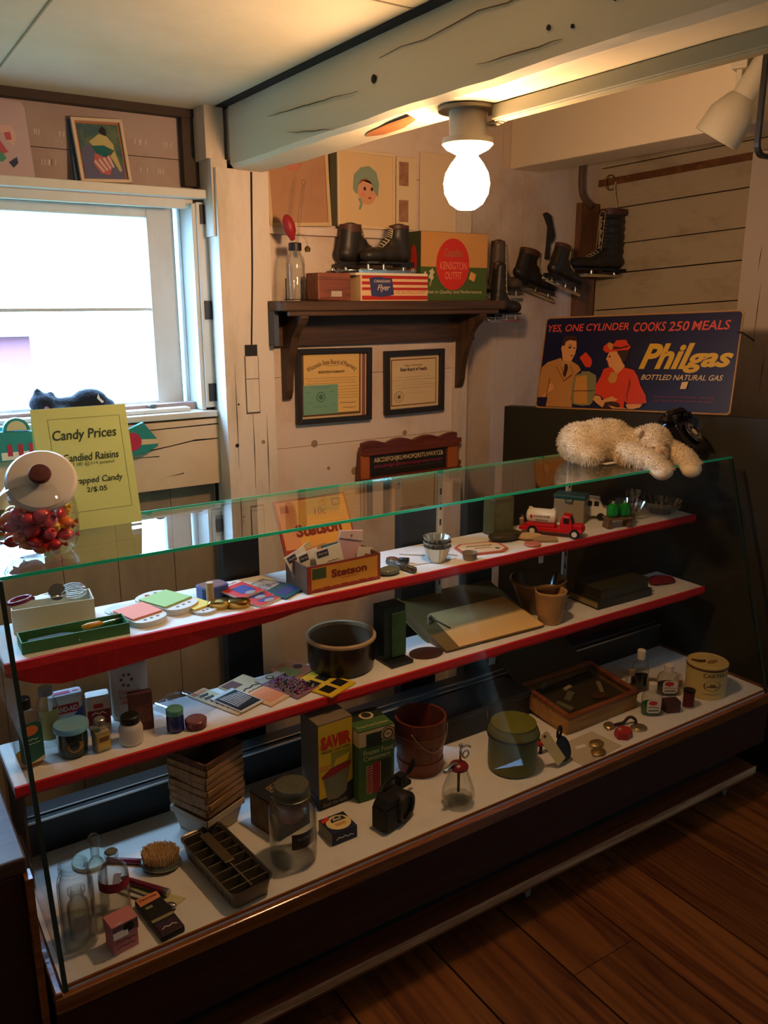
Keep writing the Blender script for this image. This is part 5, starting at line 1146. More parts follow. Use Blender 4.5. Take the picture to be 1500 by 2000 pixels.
t = thing('paper_plaque', 'cream octagonal paper plaque with a red border lying on the upper shelf', 'plaque', (1.432, 1.690, S1), -14)
oc = [(-.07, -.025), (-.045, -.048), (.045, -.048), (.07, -.025), (.07, .025), (.045, .048), (-.045, .048), (-.07, .025)]
b = MB(); b.prism(oc, .004, pm('plaque_border', srgb(196, 96, 70), .8)); b.build('border', t)
b = MB(); b.prism([(x * .88, y * .84) for x, y in oc], .0006, pm('plaque_cream', srgb(226, 200, 158), .8), T(0, 0, .004)); b.build('face', t)
b = MB(); b.scrib(0, .014, .08, .012, DKI, T(0, 0, .0045), shear=.3); b.scrib(0, -.008, .05, .012, CBR, T(0, 0, .0045), shear=.3); b.disc(.04, -.02, .007, GRN, T(0, 0, .0045), .0004); b.disc(-.04, -.02, .007, CBR, T(0, 0, .0045), .0004); b.build('printed_face', t)
t = thing('tin_canister', 'olive green upright tin canister at the back of the upper shelf', 'tin', (1.575, 1.785, S1), 0)
b = MB(); b.bx(-.038, .038, -.026, .026, 0, .112, pm('olive_tin', srgb(84, 82, 44), .45, spot=(srgb(62, 58, 34), 14, .5, .7))); b.build('tin_body', t, bevel=.004)
b = MB(); b.rect(-.032, .032, .01, .098, pm('olive_tin_panel', srgb(102, 100, 54), .5, spot=(srgb(76, 72, 40), 30, .5, .7)), front(0, -.0262, 0), .0006); b.build('panel', t)
b = MB(); b.lathe([(0, .112), (.015, .112), (.015, .12), (0, .12)], MATS['olive_tin'], T(.0, 0, 0), 20); b.build('cap', t)
b = MB(); b.ell((0, 0, .013), (.052, .032, .013), pm('dark_leather', srgb(58, 50, 30), .5)); b.ell((.02, -.005, .02), (.03, .022, .008), MATS['dark_leather']); single(b, 'leather_pouch', 'dark olive leather pouch in front of the olive tin', 'pouch', (1.545, 1.722, S1), -8)
BG_ = pm('beige_cloth', srgb(196, 160, 112), .9)
b = MB(); b.ell((0, 0, .009), (.040, .024, .010), BG_); b.ell((.01, -.006, .014), (.03, .014, .007), BG_); single(b, 'cloth_purse', 'beige folded cloth purse behind the red toy truck tail', 'purse', (1.607, 1.690, S1), -38)
b = MB(); b.prism([(-.036, -.016), (.036, -.014), (.034, .012), (-.034, .014)], .012, pm('tan_pad', srgb(168, 134, 96), .8)); single(b, 'tan_pad', 'tan wedge shaped pad in front of the red toy truck', 'pad', (1.634, 1.650, S1), -32, bevel=.004)
b = MB(); b.lathe([(0, 0), (.022, 0), (.024, .004), (.022, .007), (0, .008)], pm('pink_compact', srgb(196, 110, 84), .5)); single(b, 'compact', 'round pinkish compact at the shelf edge by the tan pad', 'compact', (1.575, 1.638, S1))
# toy truck (x = forwards)
tk = thing('toy_truck', 'red toy tank truck with a white tank on the upper shelf', 'toy truck', (1.697, 1.688, S1), -55)
TR = pm('toy_red', srgb(206, 16, 26), .25, spec=.6); TW = pm('toy_white', srgb(232, 222, 200), .3); TBk = pm('toy_black', srgb(26, 24, 24), .5)
b = MB(); b.bx(-.085, .035, -.024, .024, .014, .026, TR); b.bx(-.072, .012, -.022, .022, .026, .036, TR); b.bx(-.092, -.08, -.026, .026, .014, .024, TR); b.build('chassis', tk, bevel=.002)
b = MB(); b.lathe([(0, -.046), (.012, -.045), (.020, -.040), (.0225, -.032), (.0225, .032), (.020, .040), (.012, .045), (0, .046)], TW, T(-.030, 0, .054) @ RY(90), 28); b.cyl(.006, .006, TW, T(-.064, 0, .073)); b.cyl(.006, .006, TW, T(.004, 0, .073)); b.build('tank', tk)
b = MB(); F = front(-.03, -.0226, .054); b.text('SUGAR RIVER', .004, .004, .048, .007, pm('toy_print', srgb(120, 80, 70), .6), F, bold=.02); b.text('PROPANE', .004, -.007, .036, .006, MATS['toy_print'], F, bold=.02); b.disc(-.027, .002, .004, TR, F, .0006, .006, 12); b.build('tank_lettering', tk)
b = MB(); b.add([(.026, -.024, .014), (.062, -.024, .014), (.062, -.024, .040), (.054, -.022, .064), (.032, -.022, .066), (.026, -.024, .045), (.026, .024, .014), (.062, .024, .014), (.062, .024, .040), (.054, .022, .064), (.032, .022, .066), (.026, .024, .045)],
    [(0, 1, 2, 3, 4, 5), (11, 10, 9, 8, 7, 6), (0, 6, 7, 1), (1, 7, 8, 2), (2, 8, 9, 3), (3, 9, 10, 4), (4, 10, 11, 5), (5, 11, 6, 0)], TR); b.build('cab', tk, bevel=.002)
b = MB(); b.bx(.060, .090, -.018, .018, .016, .040, TR); b.ell((.086, 0, .028), (.010, .017, .013), TR); b.bx(.055, .092, -.026, .026, .016, .026, TR); b.build('hood', tk, bevel=.003)
b = MB(); b.bx(.036, .052, -.0245, .0245, .044, .059, TBk); b.add([(.0625, -.018, .042), (.0625, .018, .042), (.0555, .016, .061), (.0555, -.016, .061)], [(0, 1, 2, 3)], TBk); b.build('windows', tk)
for wx in (-.052, .070):
    for s in (-1, 1):
        w = MB(); w.lathe([(0, -.0045), (.013, -.0045), (.0145, -.002), (.0145, .002), (.013, .0045), (0, .0045)], TBk, T(wx, s * .024, .0145) @ RX(90), 20)
        w.lathe([(0, -.005), (.008, -.005), (.008, .005), (0, .005)], TW, T(wx, s * .024, .0145) @ RX(90), 16); w.build('wheel', tk)
b = MB(); b.cyl(.007, .02, MATS['tan_pad'], T(-.086, -.012, .028) @ RX(20), 12); b.cyl(.004, .025, STEEL, T(-.09, .01, .024), 8); b.build('tail_fittings', tk)
# lunch tin, van, shakers, cut glass
t = thing('lunch_tin', 'grey metal box with a dark teal lid behind the red toy truck', 'tin', (1.855, 1.768, S1), -58)
b = MB(); b.bx(-.047, .047, -.03, .03, 0, .076, pm('grey_metal_box', srgb(150, 138, 116), .5)); b.build('box', t, bevel=.003)
b = MB(); b.bx(-.049, .049, -.032, .032, .076, .088, pm('teal_lid', srgb(34, 84, 84), .4)); b.build('lid', t, bevel=.002)
b = MB(); b.tube([(-.012, -.033, .078), (-.010, -.038, .070), (.010, -.038, .070), (.012, -.033, .078)], .0022, MATS['teal_lid'], 8); b.build('latch', t)
vn = thing('toy_van', 'white toy van with red lettering behind the lunch tin', 'toy van', (1.930, 1.768, S1), -50)
b = MB(); b.add([(-.06, -.024, .012), (.062, -.024, .012), (.066, -.024, .034), (.050, -.024, .042), (.036, -.022, .068), (-.056, -.022, .072), (-.06, .024, .012), (.062, .024, .012), (.066, .024, .034), (.050, .024, .042), (.036, .022, .068), (-.056, .022, .072)],
    [(0, 1, 2, 3, 4, 5), (11, 10, 9, 8, 7, 6), (0, 6, 7, 1), (1, 7, 8, 2), (2, 8, 9, 3), (3, 9, 10, 4), (4, 10, 11, 5), (5, 11, 6, 0)], TW); b.build('body', vn, bevel=.004)
b = MB(); b.bx(.020, .034, -.0246, .0246, .045, .060, TBk); b.bx(.0, .014, -.0246, .0246, .045, .060, TBk); b.add([(.050, -.02, .044), (.050, .02, .044), (.0385, .018, .066), (.0385, -.018, .066)], [(0, 1, 2, 3)], TBk); b.build('windows', vn)
b = MB(); F = front(-.026, -.0246, 0); b.scrib(0, .052, .034, .010, TR, F, bold=.02); b.scrib(.004, .026, .04, .012, pm('van_maroon', srgb(120, 40, 40), .6), F, shear=.2, bold=.02); b.build('van_lettering', vn)
for wx in (-.038, .042):
    for s in (-1, 1):
        w = MB(); w.lathe([(0, -.004), (.011, -.004), (.012, 0), (.011, .004), (0, .004)], TBk, T(wx, s * .023, .012) @ RX(90), 16); w.build('wheel', vn)
t = thing('wooden_stand', 'little dark wooden stand carrying the two green shakers', 'stand', (1.925, 1.640, S1), -18)
SWD = wood('stand_wood', srgb(120, 92, 62), srgb(92, 66, 44), .5, 'x', 14)
b = MB(); b.bx(-.042, .042, -.022, .022, .026, .033, SWD); b.build('top', t, bevel=.002)
for sx in (-.034, .034):
    b = MB(); b.prism([(-.008, 0), (.008, 0), (.005, .026), (-.005, .026)], .034, SWD, front(sx, .017, 0)); b.build('leg', t)
GG = pm('green_plastic', srgb(20, 130, 34), .2, spec=.6)
for sx, lab in ((-.019, 'left'), (.021, 'right')):
    t = thing('green_shaker', 'round green shaker, the %s one on the little wooden stand' % lab, 'shaker', (1.925 + sx * .95, 1.640 - sx * .31, S1 + .034), 0, 'green shakers on the stand')
    b = MB(); b.lathe([(0, 0), (.014, 0), (.0185, .006), (.019, .022), (.016, .034), (.008, .040), (0, .041)], GG, None, 24); b.build('body', t)
    b = MB(); b.cyl(.005, .007, pm('shaker_top', srgb(150, 170, 140), .3), T(0, 0, .040), 12); b.build('cap', t)
CG = thin_glass('cut_glass', (.90, .90, .86), 1.9, .04, .6)
def cutbowl(label, loc, r, h, fl):
    t = thing('cut_glass_bowl', label, 'bowl', loc, 0, 'cut glass on the upper shelf')
    b = MB(); b.lathe([(0, .004), (r * .5, .004), (r * .62, .008), (r * .85, h * .55), (r, h), (r * .96, h), (r * .8, h * .55), (r * .55, .012), (0, .01)], CG, None, 72, False, flute=(fl, .04)); b.build('bowl', t)
    b = MB(); b.lathe([(r * .4, 0), (r * .5, 0), (r * .46, .006), (r * .36, .006)], CG, None, 32); b.build('foot', t)
cutbowl('clear cut glass bowl with a sparkling rim, right of the green shakers', (2.035, 1.70, S1), .056, .052, 24)
cutbowl('low clear cut glass dish at the right end of the upper shelf', (2.178, 1.685, S1), .068, .042, 18)
b = MB(); b.lathe([(0, .004), (.02, .004), (.008, .012), (.006, .03), (.02, .045), (.026, .07), (.024, .07), (.018, .047), (0, .036)], CG, None, 40, False, flute=(12, .05)); single(b, 'cut_glass_goblet', 'small cut glass goblet between the two cut glass dishes', 'goblet', (2.112, 1.745, S1))
# ================================================================== lower shelf, left to right
CLB = thin_glass('clear_bottle', (.94, .95, .93), 1.6, 0, .55)
AMB = thin_glass('amber_liquid', (.70, .36, .10), 1.4)
def cap(mb, r, z0, z1, m, n=24): return mb.lathe([(0, z0), (r, z0), (r, z1 - .002), (r - .002, z1), (0, z1)], m, None, n)
t = thing('medicine_bottle', 'flat amber bottle with a green label, left end of the lower shelf', 'bottle', (.222, 1.620, S2), 10)
b = MB(); b.lathe([(0, .001), (.024, .001), (.028, .006), (.028, .092), (.024, .108), (.011, .118), (.010, .128)], CLB, None, 32, sy=.62); b.build('bottle', t)
b = MB(); b.lathe([(0, .003), (.0255, .003), (.0262, .030), (0, .030)], AMB, None, 28, sy=.6); b.build('liquid', t)
b = MB(); cap(b, .0125, .124, .146, BLACK); b.build('cap', t)
b = MB(); F = front(0, -.0178, 0); b.prism(rrect(.046, .086, .012), .0006, pm('label_green', srgb(34, 92, 70), .6), F @ T(0, .055, 0)); b.disc(0, .082, .015, pm('label_orange', srgb(222, 116, 50), .6), F, .0006, .0105, z=.0008); b.scrib(0, .062, .026, .005, PAPER, F, z=.0009); b.scrib(0, .054, .034, .004, PAPER, F, z=.0009)
b.prism([(-.023, .012), (.023, .012), (.023, .022), (.0, .014)], .0006, CREAM, F @ T(0, 0, .0008)); b.build('label', t)
t = thing('tall_bottle', 'tall clear bottle with a yellowed label, left of the white bandage tin', 'bottle', (.273, 1.680, S2), 0)
b = MB(); b.lathe([(0, .001), (.019, .001), (.0215, .005), (.0215, .088), (.017, .103), (.011, .112), (.0105, .118)], CLB, None, 32); b.build('bottle', t)
b = MB(); wrap(b, .0219, .02, .085, -150, -20, pm('yellow_label', srgb(196, 188, 112), .7, spot=(srgb(170, 160, 100), 30, .5, .7))); b.build('label', t)
b = MB(); cap(b, .0145, .114, .130, pm('cap_grey', srgb(150, 146, 140), .4)); b.build('cap', t)
t = thing('bandage_tin', 'white hinged bandage tin with a red lettered band and a blue corner', 'tin', (.316, 1.716, S2), -3)
b = MB(); b.prism(rrect(.066, .030, .008), .082, pm('tin_white', srgb(222, 218, 214), .35)); b.build('tin_body', t)
b = MB(); b.prism(rrect(.068, .032, .008), .010, pm('tin_lid', srgb(206, 206, 212), .3), T(0, 0, .0815)); l_ = b.build('lid', t, bevel=.002)
b = MB(); b.rect(-.022, .010, -.008, .004, pm('tin_pink', srgb(206, 60, 110), .6), T(0, 0, .0918), .0005); b.disc(.022, .0, .007, pm('tin_pink_light', srgb(240, 130, 140), .6), T(0, 0, .0918), .0005, .004); b.build('lid_label', l_)
b = MB(); F = front(0, -.0152, 0); TRD = pm('tin_red', srgb(190, 34, 50), .5); TBL = pm('tin_blue', srgb(48, 78, 158), .5)
b.rect(-.028, .024, .050, .070, TRD, F, .0005); b.text('BAND-AID', -.002, .060, .048, .012, PAPER, F, bold=.03, z=.0006); b.prism([(.032, .062), (.032, .026), (-.002, .026)], .0005, TBL, F); b.rect(-.006, .031, .008, .024, pm('tin_pink2', srgb(200, 56, 96), .5), F, .0006); b.text('30', .012, .016, .018, .013, PAPER, F, bold=.02, z=.0008); b.build('tin_front', t)
t = thing('blue_lid_jar', 'dark jar with a pale blue lid and a yellow oval, lower shelf', 'jar', (.304, 1.618, S2))
b = MB(); b.lathe([(0, 0), (.024, 0), (.028, .004), (.0305, .03), (.030, .056), (0, .056)], pm('dark_green_glass', srgb(30, 48, 44), .12, spec=.6), None, 32); b.build('jar_body', t)
b = MB(); b.lathe([(0, .056), (.034, .056), (.0345, .066), (.033, .0685), (0, .0665)], pm('lid_pale_blue', srgb(128, 186, 214), .3), None, 36); b.build('lid', t)
b = MB(); F = T(0, 0, 0); vs = [(.0306 * math.cos(R(-90) + u), .0306 * math.sin(R(-90) + u), z) for u, z in [(.55 * math.cos(k * .35), .028 + .0115 * math.sin(k * .35)) for k in range(18)]]
b.add(vs, [tuple(range(18))], pm('oval_ochre', srgb(150, 112, 52), .5)); b.build('label', t)
t = thing('spice_bottle', 'small square spice bottle with a yellow label in front of the red and cream tin', 'bottle', (.357, 1.603, S2), 8)
b = MB(); b.prism(rrect(.033, .030, .006), .050, CLB); b.lathe([(.015, .05), (.010, .056), (.0098, .06)], CLB, None, 24); b.build('bottle', t)
b = MB(); b.bx(-.0145, .0145, -.013, .013, .002, .042, pm('spice_fill', srgb(196, 178, 140), .8)); b.build('contents', t)
b = MB(); cap(b, .0115, .057, .070, STEEL); b.build('cap', t)
b = MB(); F = front(0, -.0152, 0); b.rect(-.013, .013, .008, .040, pm('label_ochre', srgb(206, 174, 84), .7), F, .0005); b.rect(-.010, .010, .024, .034, pm('label_brown', srgb(110, 74, 40), .7), F, .0005, .0005); b.build('label', t)
t = thing('spice_tin', 'small red and cream tin with a silver lid behind the spice bottle', 'tin', (.379, 1.705, S2), -8)
b = MB(); b.prism(rrect(.048, .030, .007), .068, pm('tin_cream', srgb(206, 190, 166), .4)); b.build('tin_body', t)
b = MB(); b.prism(rrect(.050, .032, .008), .009, STEEL, T(0, 0, .0675)); b.build('lid', t, bevel=.002)
b = MB(); F = front(0, -.0152, 0); b.rect(-.023, .023, .010, .044, pm('tin_dark_red', srgb(140, 26, 34), .5), F, .0005); b.rect(-.010, .010, .048, .058, TRD, F, .0005); b.scrib(0, .036, .030, .009, PAPER, F, shear=.2, bold=.02, z=.0006); b.disc(0, .022, .009, pm('tin_mark', srgb(206, 120, 80), .6), F, .0005, z=.0006); b.build('tin_front', t)
t = thing('powder_can', 'tall cream oval powder can with pink printing at the back of the lower shelf', 'can', (.450, 1.711, S2), -10)
b = MB(); b.prism([(.040 * math.cos(k * .1963), .020 * math.sin(k * .1963)) for k in range(32)], .128, pm('powder_cream', srgb(206, 196, 186), .5)); b.build('can_body', t, bevel=.004)
b = MB(); b.lathe([(0, .128), (.010, .128), (.010, .138), (0, .138)], pm('powder_cap', srgb(150, 130, 120), .5), T(.008, 0, 0), 18); b.build('cap', t)
b = MB(); F = front(0, -.0203, 0); PKI = pm('powder_pink', srgb(196, 110, 96), .7); b.text('Cashmere', -.002, .070, .046, .012, PKI, F, bold=.02); b.text('Bouquet', -.002, .055, .042, .012, PKI, F, bold=.02); b.rect(-.02, .016, .040, .047, PKI, F)
for q in range(6): b.disc(-.006 + .011 * math.cos(q), .096 + .014 * math.sin(q), .0035, pm('powder_bird', srgb(120, 70, 66), .7), F, seg=10)
b.build('can_front', t)
t = thing('paper_packet', 'dark reddish brown packet standing behind the white jar with a black lid', 'packet', (.452, 1.640, S2), -10)
b = MB(); b.bx(-.025, .025, -.009, .009, 0, .088, pm('packet_brown', srgb(92, 50, 44), .7)); b.build('packet', t, bevel=.002)
b = MB(); F = front(0, -.0092, 0); b.rect(-.02, .02, .02, .06, pm('packet_print', srgb(120, 74, 60), .7, spot=(srgb(92, 52, 44), 60, .45, .6)), F); b.build('packet_front', t)
t = thing('white_jar', 'white jar with a black screw lid, slightly tilted, at the shelf edge', 'jar', (.417, 1.598, S2))
b = MB(); b.lathe([(0, 0), (.022, 0), (.0245, .003), (.0245, .034), (.020, .044), (.0165, .047), (0, .047)], pm('milk_glass', srgb(214, 206, 196), .2), None, 32); b.build('jar_body', t)
b = MB(); b.lathe([(0, .046), (.0195, .046), (.0195, .060), (.017, .062), (0, .062)], BLACK, T(.0, 0, .0), 32); b.build('lid', t)
t = thing('cobalt_jar', 'small cobalt blue jar with a teal lid on the lower shelf', 'jar', (.511, 1.595, S2))
b = MB(); b.lathe([(0, 0), (.016, 0), (.0185, .003), (.0185, .034), (.015, .040), (0, .040)], pm('cobalt_glass', srgb(26, 32, 96), .1, spec=.7), None, 28); b.build('jar_body', t)
b = MB(); cap(b, .0185, .039, .052, pm('lid_teal', srgb(92, 160, 150), .35)); b.build('lid', t)
t = thing('salve_tin', 'round maroon tin with a shiny lid beside the cobalt blue jar', 'tin', (.553, 1.585, S2))
b = MB(); b.lathe([(0, 0), (.0225, 0), (.023, .010), (0, .010)], pm('maroon_tin', srgb(96, 34, 44), .35), None, 28); b.build('base', t)
b = MB(); b.lathe([(.0238, .008), (.0238, .017), (.021, .0195), (0, .020)], pm('maroon_lid', srgb(120, 60, 70), .2, spec=.7), None, 28); b.build('lid', t)
PLS = thin_glass('clear_plastic', (.95, .96, .98), 1.8, .06, .35)
t = thing('plastic_tray', 'clear plastic blister tray on the white paper behind the cobalt blue jar', 'plastic tray', (.565, 1.68, S2), 24)
b = MB(); b.box((0, 0, .007), (.10, .13, .014), PLS, None, (.86, .9)); b.build('blister', t, bevel=.004)
b = MB(); b.tube([(.02 * math.cos(k * .3) + .0, .014 * math.sin(k * .3) + .04, .016) for k in range(18)], .002, PLS, 6); b.build('loop', t)
b = MB(); b.box((0, 0, .006), (.05, .07, .012), PLS, None, (.86, .9)); single(b, 'plastic_cup', 'small clear plastic cover standing left of the cobalt blue jar', 'plastic cover', (.484, 1.625, S2), 10, bevel=.003)
def packcard(name, label, loc, rz, w, l, base, th=.003):
    t = thing(name, label, 'card', loc, rz, 'carded notions on the lower shelf')
    b = MB(); b.bx(-w / 2, w / 2, -l / 2, l / 2, 0, th, base); b.build('card', t)
    return t, T(0, 0, th)
t, M = packcard('button_card', 'pale card edged with small dark hooks, right of the clear plastic tray', (.640, 1.662, S2), 22, .05, .16, pm('card_beige', srgb(206, 180, 140), .8))
b = MB()
for k in range(7): b.prism([(-.016, -.06 + k * .018), (.006, -.064 + k * .018), (.012, -.056 + k * .018), (-.012, -.052 + k * .018)], .0015, pm('hook_dark', srgb(70, 64, 62), .4, .7), M)
b.rect(-.02, .02, .062, .076, pm('print_orange', srgb(200, 110, 70), .8), M); b.build('hooks', t)
t, M = packcard('needle_card', 'black card of silver needles on the lower shelf', (.672, 1.640, S2 + .0035), 20, .07, .105, CARD)
b = MB(); b.rect(-.032, .032, -.046, .040, BLACK, M, .0006); b.build('black_panel', t)
b = MB()
for k in range(9): b.box((-.024 + k * .006, 0, .0018), (.0024, .062 - k * .002, .002), pm('needle_pale', srgb(206, 206, 204), .35), M)
b.build('needles', t)
t, M = packcard('pattern_card', 'peach and cream card with a brown picture, between the needles and the bead pack', (.735, 1.668, S2), 22, .085, .17, pm('card_peach', srgb(222, 178, 130), .8))
b = MB(); b.rect(-.04, .0, .045, .08, pm('brown_picture', srgb(120, 66, 52), .7), M); b.scrib(.004, .020, .06, .012, INK, M, bold=.02); b.rect(-.03, .04, -.07, -.005, pm('card_salmon', srgb(226, 146, 96), .8), M); b.scrib(0, .004, .05, .007, INK, M); b.build('printed_front', t)
t, M = packcard('bead_pack', 'shiny pack of silver and pink beads left of the yellow card', (.806, 1.652, S2 + .002), 20, .075, .14, pm('pack_backing', srgb(150, 110, 130), .4))
b = MB(); random.seed(9)
for k in range(150):
    b.ell((random.uniform(-.034, .034), random.uniform(-.066, .04), .0055 + random.uniform(0, .003)), (.003, .003, .003), CHROME if random.random() < .62 else pm('bead_pink', srgb(190, 70, 150), .15, .5) if random.random() < .5 else BLACK, M @ T(0, 0, -.003), 7, 5)
bo_ = b.build('beads', t); bo_['kind'] = 'stuff'
b = MB(); b.rect(-.036, .036, .045, .068, pm('pack_header', srgb(206, 180, 150), .7), M); b.disc(0, .056, .010, BLACK, M, z=.0008); b.disc(0, .056, .007, MATS['pack_header'], M, z=.0012); b.build('header', t)
t, M = packcard('yellow_card', 'bright yellow card with four black squares in front of the dark crock', (.883, 1.610, S2 + .001), 22, .095, .125, pm('card_bright_yellow', srgb(222, 186, 40), .6))
b = MB()
for x in (-.021, .023):
    for y in (-.03, .018): b.rect(x - .015, x + .015, y - .016, y + .016, BLACK, M, .0012)
b.build('black_squares', t)
t, M = packcard('orange_card', 'orange and black card behind the yellow card, touching the crock', (.858, 1.72, S2 + .0005), 24, .075, .09, pm('card_orange2', srgb(196, 110, 60), .7))
b = MB(); b.rect(-.036, .0, -.03, .03, pm('card_olive', srgb(150, 140, 60), .7), M); b.disc(.018, .0, .012, BLACK, M); b.build('printed_front', t)
# crock
t = thing('crock', 'wide dark brown stoneware crock with a pale rim on the lower shelf', 'crock', (.972, 1.676, S2))
b = MB(); b.lathe([(0, 0), (.074, 0), (.080, .004), (.084, .02), (.086, .074), (.088, .080)], pm('crock_dark', srgb(34, 26, 22), .25, spec=.5), None, 48); b.build('body', t)
b = MB(); b.lathe([(.088, .080), (.0885, .086), (.086, .090), (.081, .088), (.079, .08)], pm('crock_rim', srgb(206, 176, 130), .4), None, 48); b.build('rim', t)
b = MB(); b.lathe([(.080, .082), (.078, .02), (.070, .010), (0, .008)], pm('crock_inside', srgb(150, 130, 102), .35), None, 48); b.build('inside', t)
# bookend
t = thing('bookend', 'dark green metal bookend standing between the crock and the brown oval lid', 'bookend', (1.100, 1.640, S2), 2)
GRM = pm('bookend_green', srgb(36, 62, 30), .5, spot=(srgb(70, 112, 48), 6, .35, .6)); GRD = pm('bookend_dark', srgb(24, 36, 22), .5)
b = MB(); b.bx(-.034, .034, -.050, .034, 0, .010, BLACK); b.build('base', t, bevel=.002)
b = MB(); b.bx(-.034, .034, -.015, .034, .010, .150, GRD); b.build('body', t, bevel=.003)
b = MB(); b.bx(-.012, .032, -.020, -.015, .014, .132, GRM); b.build('green_panel', t, bevel=.001)
b = MB(); b.lathe([(0, 0), (.046, 0), (.047, .004), (.03, .008), (0, .009)], pm('lid_brown', srgb(72, 42, 30), .4), None, 36, sy=.72); single(b, 'oval_lid', 'flat brown oval lid lying right of the green bookend', 'lid', (1.195, 1.618, S2), -10)
# album
t = thing('album', 'large olive photograph album lying open with a cream page, tied with cord', 'album', (1.416, 1.700, S2), 0)
AM = T(.0, .0, .018) @ RZ(-2) @ RX(13)
OLV = pm('album_olive', srgb(126, 100, 54), .8, spec=.15); 
b = MB(); b.bx(-.175, .165, -.115, .150, -.016, -.010, OLV, AM); b.bx(-.17, .16, -.112, .148, -.010, .012, pm('album_block', srgb(120, 84, 48), .8), AM); b.build('pages', t, bevel=.002)
b = MB(); b.bx(-.172, .166, -.116, .152, .012, .016, OLV, AM); b.build('cover', t)
b = MB(); b.prism([(-.13, -.114), (.166, -.114), (.150, .050), (-.118, .050)], .0012, pm('album_page', srgb(236, 194, 124), .85, spec=.1), AM @ T(0, 0, .0165)); b.build('open_page', t)
b = MB(); b.tube(spline([(-.13, .03, .02), (-.142, .02, .024), (-.150, .0, .012), (-.150, -.03, -.006), (-.14, -.06, .0)], 4), .0018, KR, 6, False, AM); b.tube([(-.13, .035, .0195), (-.105, -.035, .0195)], .0022, pm('cord_brown', srgb(96, 66, 40), .7), 6, False, AM); b.ell((-.128, .033, .021), (.008, .006, .004), KR, AM); b.build('cord', t)
# bowl, pitcher, books, cloth
t = thing('brown_bowl', 'brown glazed bowl with a pale rim behind the small pitcher', 'bowl', (1.655, 1.690, S2))
b = MB(); b.lathe([(0, 0), (.040, 0), (.044, .004), (.066, .06), (.078, .088), (.0835, .094), (.0835, .100), (.079, .103)], pm('bowl_brown', srgb(112, 82, 46), .25, spec=.6), None, 44); b.build('body', t)
b = MB(); b.lathe([(.079, .103), (.075, .098), (.06, .05), (.03, .012), (0, .010)], pm('bowl_inside', srgb(82, 56, 30), .12, spec=.7), None, 44); b.build('inside', t)
t = thing('pitcher', 'small tan stoneware pitcher with a spout and dark stamp on the lower shelf', 'pitcher', (1.622, 1.603, S2), 45)
PT_ = pm('pitcher_tan', srgb(186, 142, 88), .4, spot=(srgb(150, 104, 60), 14, .5, .72))
b = MB(); prof = [(.0, 0), (.030, 0), (.033, .004), (.040, .04), (.0435, .075), (.0445, .088), (.046, .096)]; 
n = 40; vs, fs = [], []
full = prof + [(.0435, .098), (.041, .09), (.036, .03), (.028, .010), (0, .009)]
for (r_, z_) in full:
    for j in range(n):
        a = 2 * math.pi * j / n; k = max(0, math.cos(a - R(150))) ** 14 * max(0, (z_ - .06) / .036) if r_ > .035 else 0
        rr = r_ * (1 + .28 * k); vs.append((rr * math.cos(a), rr * math.sin(a), z_ + .004 * k))
for i in range(len(full) - 1):
    for j in range(n):
        k = (j + 1) % n; fs.append((i * n + j, i * n + k, (i + 1) * n + k, (i + 1) * n + j))
b.add(vs, fs, PT_, True); b.build('body', t)
b = MB(); b.tube(spline([(.040, .012, .078), (.062, .018, .074), (.066, .02, .05), (.040, .012, .030)], 5), .006, PT_, 10); b.build('handle', t)
b = MB(); wrap(b, .0432, .044, .050, -112, -80, INK); wrap(b, .0436, .052, .066, -108, -84, pm('stamp_brown', srgb(70, 50, 34), .6)); b.build('stamp', t)
BK = pm('book_dark', srgb(44, 40, 26), .5); BK2 = pm('book_olive', srgb(60, 54, 32), .5); PG = pm('page_edges', srgb(150, 128, 88), .85)
for k, (w, d, h, z, a, m, lab) in enumerate(((.235, .125, .026, 0, -1, BK, 'lowest of the two dark books right of the pitcher, pale page edges showing'), (.215, .115, .034, .026, 1, BK2, 'topmost of the two dark books right of the pitcher'))):
    t = thing('book', lab, 'book', (1.925, 1.650, S2 + z), a, 'dark books on the lower shelf')
    b = MB(); b.bx(-w / 2, w / 2, -d / 2, d / 2, 0, .003, m); b.bx(-w / 2, w / 2, -d / 2, d / 2, h - .003, h, m); b.bx(-w / 2, w / 2, -d / 2, -d / 2 + .003, .003, h - .003, m); b.build('cover', t, bevel=.001)
    b = MB(); b.bx(-w / 2 + .004, w / 2 - .004, -d / 2 + .003, d / 2 - .004, .003, h - .003, PG if k == 0 else BK); b.build('page_block', t)
b = MB(); b.ell((0, 0, .008), (.05, .035, .010), pm('dark_red_felt', srgb(120, 16, 22), .9)); b.ell((-.03, -.012, .007), (.025, .02, .007), MATS['dark_red_felt']); single(b, 'felt_bundle', 'dark red felt bundle at the right end of the lower shelf', 'cloth', (2.172, 1.655, S2), -12)
b = MB(); b.prism([(-.03, -.01), (.02, -.012), (.034, .004), (.01, .012), (-.024, .012)], .022, pm('brown_scrap', srgb(112, 74, 46), .8)); single(b, 'carved_piece', 'small brown carved piece behind the dark books', 'carving', (2.06, 1.718, S2), 14, bevel=.004)
